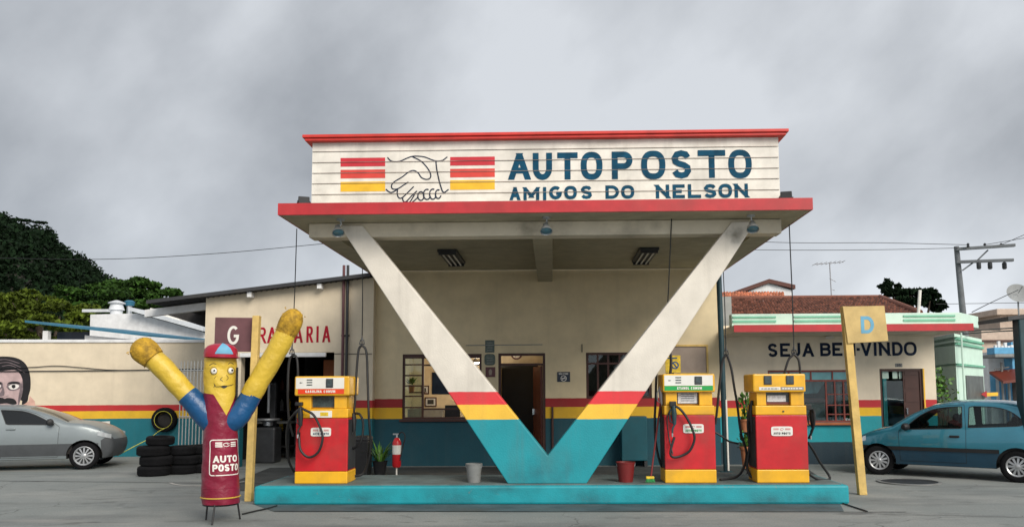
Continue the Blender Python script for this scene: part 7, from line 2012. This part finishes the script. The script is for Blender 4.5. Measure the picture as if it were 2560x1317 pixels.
    for g, fs in groups.items():
        if g == 'body': continue
        par = sp['parent'].get(g)
        # dark rubber or gap line round windows and doors
        for s in (1, -1):
            ob = rootbuild(sidemesh(fs, sp['offset'].get(g, 0), (s,)), sp['partname'].get(g, g), sp['mat'][g], smooth=True, sharp=50, recalc=False)
            m = MB(); pl = polys[g]; w = .016 if 'window' in g else .006
            for qd in ribbon(densify(pl, .05) + [pl[0]], w):
                if all(pip((p.x, p.y), outline) for p in qd): m.poly([(p.x, s * (half(p.x, p.y) + .004), p.y) for p in qd])
            if 'window' in g or 'door' in g: rootbuild(m, 'window_seal' if 'window' in g else 'door_gap', 'black', ob)
    # underside, wells, interior
    ub = MB(); ub.box(xr + .12, -sp['wb'] - ra, -Wd + .12, Wd - .12, zsill, zsill + .08); ub.box(-sp['wb'] + ra, -ra, -Wd + .09, Wd - .09, zsill - .01, zsill + .08); ub.box(ra, xf - .12, -Wd + .16, Wd - .16, zsill, zsill + .08)
    for ax in axles:
        for s in (-1, 1):
            pts = [(ax + (ra + .004) * math.cos(math.pi * k / 16), sp['rw'] + (ra + .004) * math.sin(math.pi * k / 16)) for k in range(17)]
            y1, y0 = s * (Wd - .07), s * (Wd - .34)
            ub.add([(x, y1, z) for x, z in pts] + [(x, y0, z) for x, z in pts], [(k, k + 1, k + 18, k + 17) for k in range(16)])
            ub.poly([(x, y0, z) for x, z in pts])
    rootbuild(ub, 'underbody', 'darkint')
    it = MB(); ci0, ci1 = sp['cabin']
    zt_ = sp['belt0'] - .03
    it.box(ci1, ci0, -Wd + .10, Wd - .10, zsill + .09, zsill + .14)
    for s in (-1, 1): it.box(ci1, ci0, s * (Wd - .10) - .01, s * (Wd - .10) + .01, zsill + .141, zt_)
    it.box(ci0 - .35, ci0, -Wd + .115, Wd - .115, zsill + .141, zt_ - .01)
    rootbuild(it, 'interior', 'darkint')
    for (sx0, hz) in sp['seats']:
        for s in (-1, 1):
            sm = MB(); y = s * .36
            sm.cbox((sx0, y, .50), (.5, .46, .16)); sm.cbox((sx0 - .28, y, .80), (.14, .46, .56), Euler((0, R(-12), 0)).to_matrix()); sm.cbox((sx0 - .37, y, hz), (.10, .24, .17), Euler((0, R(-8), 0)).to_matrix())
            rootbuild(sm, 'seat', 'dark', bevel=.04)
    st_ = MB(); c = Vector((ci0 - .50, .36, sp['belt0'] + .02)); rt = Euler((0, R(-65), 0)).to_matrix()
    st_.tube([c + rt @ Vector((.17 * math.cos(k * math.pi / 10), .17 * math.sin(k * math.pi / 10), 0)) for k in range(21)], .014, 6); st_.tube([c + rt @ Vector((-.16, 0, 0)), c, c + rt @ Vector((.16, 0, 0))], .014, 6)
    rootbuild(st_, 'steering_wheel', 'black')
    # wheels
    R1, rr_ = sp['rw'], sp['rim']
    for ai, ax in enumerate(axles):
        for s in (-1, 1):
            wo_ = bpy.data.objects.new('wheel', None); COL.objects.link(wo_); wo_.parent = root; wo_.location = (ax, s * (Wd - .10), R1); wo_.rotation_euler = (0, 0, sp.get('steer', 0) if ai == 0 else 0); wo_['_o'] = (0, 0, 0)
            rx_ = Matrix.Rotation(R(-90 * s), 3, 'X')
            tw = .165
            MB().lathe([(rr_, -tw * .46), (rr_ + .03, -tw * .5), (R1 - .03, -tw * .5), (R1 - .006, -tw * .38), (R1, -tw * .2), (R1, tw * .2), (R1 - .006, tw * .38), (R1 - .03, tw * .5), (rr_ + .03, tw * .5), (rr_, tw * .46)], (0, 0, 0), rx_, 40, closed=True).build('tyre', 'tyre', wo_, local=True, smooth=True, sharp=40)
            rm = MB(); rm.lathe([(rr_ + .002, tw * .44), (rr_ - .012, tw * .46), (rr_ - .03, tw * .36), (rr_ - .03, -tw * .3), (rr_ + .002, -tw * .4)], (0, 0, 0), rx_, 40, caps=False)
            for k in range(sp['spokes']):
                a = 2 * math.pi * k / sp['spokes']; rot = rx_ @ Matrix.Rotation(a, 3, 'Z')
                w0, w1 = sp['spokew']
                vs = [rot @ Vector(v) for v in ((.03, -w0, tw * .40), (rr_ - .02, -w1, tw * .34), (rr_ - .02, w1, tw * .34), (.03, w0, tw * .40), (.03, -w0, tw * .26), (rr_ - .02, -w1, tw * .2), (rr_ - .02, w1, tw * .2), (.03, w0, tw * .26))]
                rm.add(vs, [(0, 1, 2, 3), (4, 7, 6, 5), (0, 4, 5, 1), (3, 2, 6, 7), (1, 5, 6, 2), (0, 3, 7, 4)])
            rm.lathe([(0, tw * .44), (.035, tw * .43), (.048, tw * .38), (.05, tw * .2)], (0, 0, 0), rx_, 20)
            rm.build('rim', 'alloy', wo_, local=True, smooth=True, sharp=35)
            bk = MB(); bk.lathe([(0, tw * .05), (rr_ - .032, tw * .05), (rr_ - .032, 0), (0, 0)], (0, 0, 0), rx_, 24); bk.build('brake_disc', 'dark', wo_, local=True)
    # mirrors, handles, lamps
    for s in (-1, 1):
        mx_, mz_ = sp['mirror']; hy = half(mx_, mz_ - .06)
        m = MB(); m.lathe([(0, -.10), (.045, -.085), (.07, -.03), (.072, .02), (.05, .075), (0, .09)], (mx_, s * (hy + .09), mz_), Euler((R(90), 0, R(-18 * s))).to_matrix(), 14)
        m.tube([(mx_ + .03, s * (hy - .02), mz_ - .05), (mx_ + .01, s * (hy + .06), mz_ - .02)], .03, 8)
        rootbuild(m, 'door_mirror', 'black', smooth=True)
        for (hx, hz) in sp['handles']:
            hy = half(hx, hz); m = MB(); m.cbox((hx, s * (hy + .012), hz), (.17, .035, .045)); rootbuild(m, 'door_handle', sp['handlemat'], bevel=.012)
    for (g, par_) in (): pass
    return root, half, rootbuild
mats['alloy'] = M('alloy wheel', (0.42, 0.43, 0.44), .35, .6, var=.08, dirt=.2, dscale=8)
# blue hatchback, nose away to the left
fw1, rw1 = G(2197, 1186), G(2546, 1206)
dv = (fw1 - rw1); dv.z = 0
sc_b = dv.length / 2.37
hd_b = math.atan2(dv.y, dv.x)
top_b = smooth2([(.58, .25), (.63, .36), (.64, .50), (.60, .60), (.50, .70), (.20, .83), (-.22, .94)], 4) + smooth2([(-.26, .955), (-.62, 1.19), (-.98, 1.355)], 3)[0:] + smooth2([(-1.04, 1.375), (-1.35, 1.425), (-1.75, 1.44), (-2.2, 1.425), (-2.52, 1.37)], 4) + smooth2([(-2.56, 1.35), (-2.74, 1.14), (-2.84, .97)], 3) + smooth2([(-2.85, .94), (-2.90, .75), (-2.95, .60), (-2.96, .46), (-2.92, .28)], 4)
def ttags(top, f): return [f((a[0] + b[0]) / 2, (a[1] + b[1]) / 2) for a, b in zip(top, top[1:])]
top_b = [(x * .84 if x > 0 else x, z) for x, z in top_b]
tb = ttags(top_b, lambda x, z: 'front_bumper' if (x > .34 and z < .55) else 'rear_bumper' if (x < -2.8 and z < .62) else 'windscreen' if -.97 < x < -.27 else 'rear_window' if x < -2.55 and z > .98 else 'body')
beltb = lambda x: .90 + .045 * max(-.3, min(2.6, -x)) / 1.0 * .75
w_f = smooth2([(-.52, .925), (-.62, 1.03), (-.80, 1.18), (-1.00, 1.285), (-1.20, 1.325), (-1.46, 1.345)], 3) + [(-1.50, 1.34), (-1.51, .965), (-1.48, .945), (-.56, .905)]
w_r = [(-1.615, .97), (-1.625, 1.33), (-1.66, 1.345)] + smooth2([(-1.70, 1.35), (-2.05, 1.335), (-2.28, 1.27), (-2.45, 1.14), (-2.50, 1.06), (-2.46, 1.02), (-2.38, 1.005)], 3) + [(-1.64, .965)]
door_b = [(-.42, .30), (-.40, .86), (-.455, .93), (-.62, 1.07), (-.80, 1.22), (-1.02, 1.325), (-1.22, 1.365), (-1.54, 1.385), (-1.575, .9), (-1.56, .30)]
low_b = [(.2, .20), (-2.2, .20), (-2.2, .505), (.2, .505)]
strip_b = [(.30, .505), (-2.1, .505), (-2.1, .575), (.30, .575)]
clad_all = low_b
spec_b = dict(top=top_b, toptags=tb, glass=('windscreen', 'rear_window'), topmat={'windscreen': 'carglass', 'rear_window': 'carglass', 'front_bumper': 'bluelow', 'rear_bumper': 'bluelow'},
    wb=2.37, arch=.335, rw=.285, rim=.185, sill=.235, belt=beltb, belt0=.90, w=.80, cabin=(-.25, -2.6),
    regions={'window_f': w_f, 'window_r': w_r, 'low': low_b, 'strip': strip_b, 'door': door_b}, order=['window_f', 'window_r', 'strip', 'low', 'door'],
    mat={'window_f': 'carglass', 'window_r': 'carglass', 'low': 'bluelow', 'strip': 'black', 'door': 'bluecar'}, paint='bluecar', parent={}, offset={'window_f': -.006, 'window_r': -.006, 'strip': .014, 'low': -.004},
    partname={'window_f': 'side_window', 'window_r': 'quarter_window', 'low': 'sill_panel', 'strip': 'rubbing_strip', 'door': 'door'},
    seats=[(-.98, 1.12), (-1.95, 1.08)], spokes=11, spokew=(.014, .020), steer=R(14), mirror=(-.55, .955), handles=[(-1.38, .79)], handlemat='black')
car_b, half_b, rb_b = car('parked_car', 'teal blue three door hatchback parked beside the D post', (fw1.x, fw1.y, 0), hd_b, sc_b, spec_b)
nrm_b = Vector((-math.sin(hd_b), math.cos(hd_b), 0))     # +y of the car
side = 1 if nrm_b.dot(-fw1) > 0 else -1
# place so that the near wheels (centre at half width - .10) stand on the picked points
car_b.location = fw1 - nrm_b * side * (.80 - .10 + .06) * sc_b
for s in (-1, 1):
    m = MB(); m.grid(lambda u, v: (.42 - .20 * u + .02 * (1 - u), s * (half_b(.42 - .20 * u, .66 + .06 * v) + .004 - .09 * (1 - u) * 0), .60 + .09 * v + .07 * u), 6, 4); rb_b(m, 'headlight', 'lens', smooth=True)
    m = MB(); m.grid(lambda u, v: (-2.89 + .05 * v - .0 * u + .10 * u, s * (half_b(-2.85 + .08 * u, .80) + .004), .66 + .28 * v), 4, 6); rb_b(m, 'tail_lamp', 'pumpred', smooth=True)
# silver saloon, nose to the right
fw2 = G(208, 1173)
hd_s = R(17); sc_s = .93
top_s = smooth2([(.60, .24), (.68, .34), (.72, .48), (.70, .60), (.64, .68), (.52, .78), (.20, .90), (-.22, .985)], 4) + smooth2([(-.27, 1.0), (-.65, 1.22), (-1.02, 1.375)], 3) + smooth2([(-1.08, 1.395), (-1.35, 1.435), (-1.75, 1.45), (-2.1, 1.43), (-2.3, 1.39)], 4) + smooth2([(-2.34, 1.375), (-2.6, 1.2), (-2.82, 1.04)], 3) + smooth2([(-2.86, 1.02), (-3.1, 1.00), (-3.27, .96)], 3) + smooth2([(-3.30, .93), (-3.34, .75), (-3.38, .60), (-3.38, .45), (-3.32, .27)], 4)
def cab(pl): return [(x * .76 if x > 0 else (x - .10 if x < -.15 else x), z if z < .95 else .95 + (z - .95) * .76) for x, z in pl]
top_s = cab(top_s)
tsx = ttags(top_s, lambda x, z: 'front_bumper' if (x > .38 and z < .62) else 'rear_bumper' if (x < -3.4 and z < .6) else 'windscreen' if -1.11 < x < -.38 else 'rear_window' if -2.91 < x < -2.45 else 'body')
belts = lambda x: .95 + .02 * max(0, min(2.6, -x))
ws_f = smooth2([(-.54, .97), (-.62, 1.05), (-.85, 1.21), (-1.05, 1.305), (-1.2, 1.335), (-1.48, 1.355)], 3) + [(-1.50, 1.35), (-1.37, .985), (-1.33, .965), (-.60, .945)]
ws_r = [(-1.56, .985), (-1.63, 1.36), (-1.70, 1.365), (-2.15, 1.33), (-2.35, 1.22), (-2.47, 1.08), (-2.45, 1.0)]
door_s1 = [(-.40, .27), (-.38, .90), (-.46, .97), (-.62, 1.10), (-.85, 1.255), (-1.06, 1.345), (-1.25, 1.385), (-1.56, 1.395), (-1.50, .9), (-1.44, .27)]
door_s2 = [(-1.455, .27), (-1.515, .9), (-1.575, 1.395), (-2.18, 1.365), (-2.42, 1.22), (-2.53, 1.0), (-2.5, .75), (-2.05, .62), (-1.98, .4), (-1.94, .27)]
ws_f, ws_r, door_s1, door_s2 = cab(ws_f), cab(ws_r), cab(door_s1), cab(door_s2)
low_s = [(.26, .30), (-2.1, .30), (-2.1, .545), (.26, .545)]
nose_s = [(.9, .2), (.22, .2), (.315, .40), (.30, .60), (.38, .66), (.9, .66)]
spec_s = dict(top=top_s, toptags=tsx, glass=('windscreen', 'rear_window'), topmat={'windscreen': 'darkglass', 'rear_window': 'darkglass', 'front_bumper': 'clad', 'rear_bumper': 'clad'},
    wb=2.37, arch=.335, rw=.285, rim=.20, sill=.235, belt=belts, belt0=.95, w=.81, cabin=(-.25, -2.5),
    regions={'window_f': ws_f, 'window_r': ws_r, 'low': low_s, 'nose': nose_s, 'door': door_s1, 'door2': door_s2}, order=['window_f', 'window_r', 'low', 'nose', 'door', 'door2'],
    mat={'window_f': 'darkglass', 'window_r': 'darkglass', 'low': 'clad', 'nose': 'clad', 'door': 'silver', 'door2': 'silver'}, paint='silver', parent={}, offset={'window_f': -.006, 'window_r': -.006, 'low': .006},
    partname={'window_f': 'side_window', 'window_r': 'rear_side_window', 'low': 'side_cladding', 'nose': 'bumper_corner', 'door': 'door', 'door2': 'rear_door'},
    seats=[(-1.1, 1.08), (-2.0, 1.06)], spokes=12, spokew=(.010, .017), steer=0, mirror=(-.64, 1.00), handles=[(-1.37, .87), (-2.32, .88)], handlemat='silver')
car_s, half_s, rb_s = car('parked_car', 'silver saloon parked before the painted yard wall', (fw2.x, fw2.y, 0), hd_s, sc_s, spec_s)
nrm_s = Vector((-math.sin(hd_s), math.cos(hd_s), 0)); side = 1 if nrm_s.dot(-fw2) > 0 else -1
car_s.location = fw2 - nrm_s * side * (.81 - .10 + .06) * sc_s
for s in (-1, 1):
    m = MB(); m.grid(lambda u, v: (.49 - .25 * u, s * (half_s(.47 - .25 * u, .66) + .010), .635 + .09 * v + .07 * u), 8, 4); rb_s(m, 'headlight', 'lens', smooth=True)
    m = MB(); m.grid(lambda u, v: (-3.31 + .12 * u, s * (half_s(-3.25 + .1 * u, .8) + .006), .72 + .2 * v), 4, 4); rb_s(m, 'tail_lamp', 'pumpred', smooth=True)
for o in list(COL.objects):
    if '_o' in o: del o['_o']
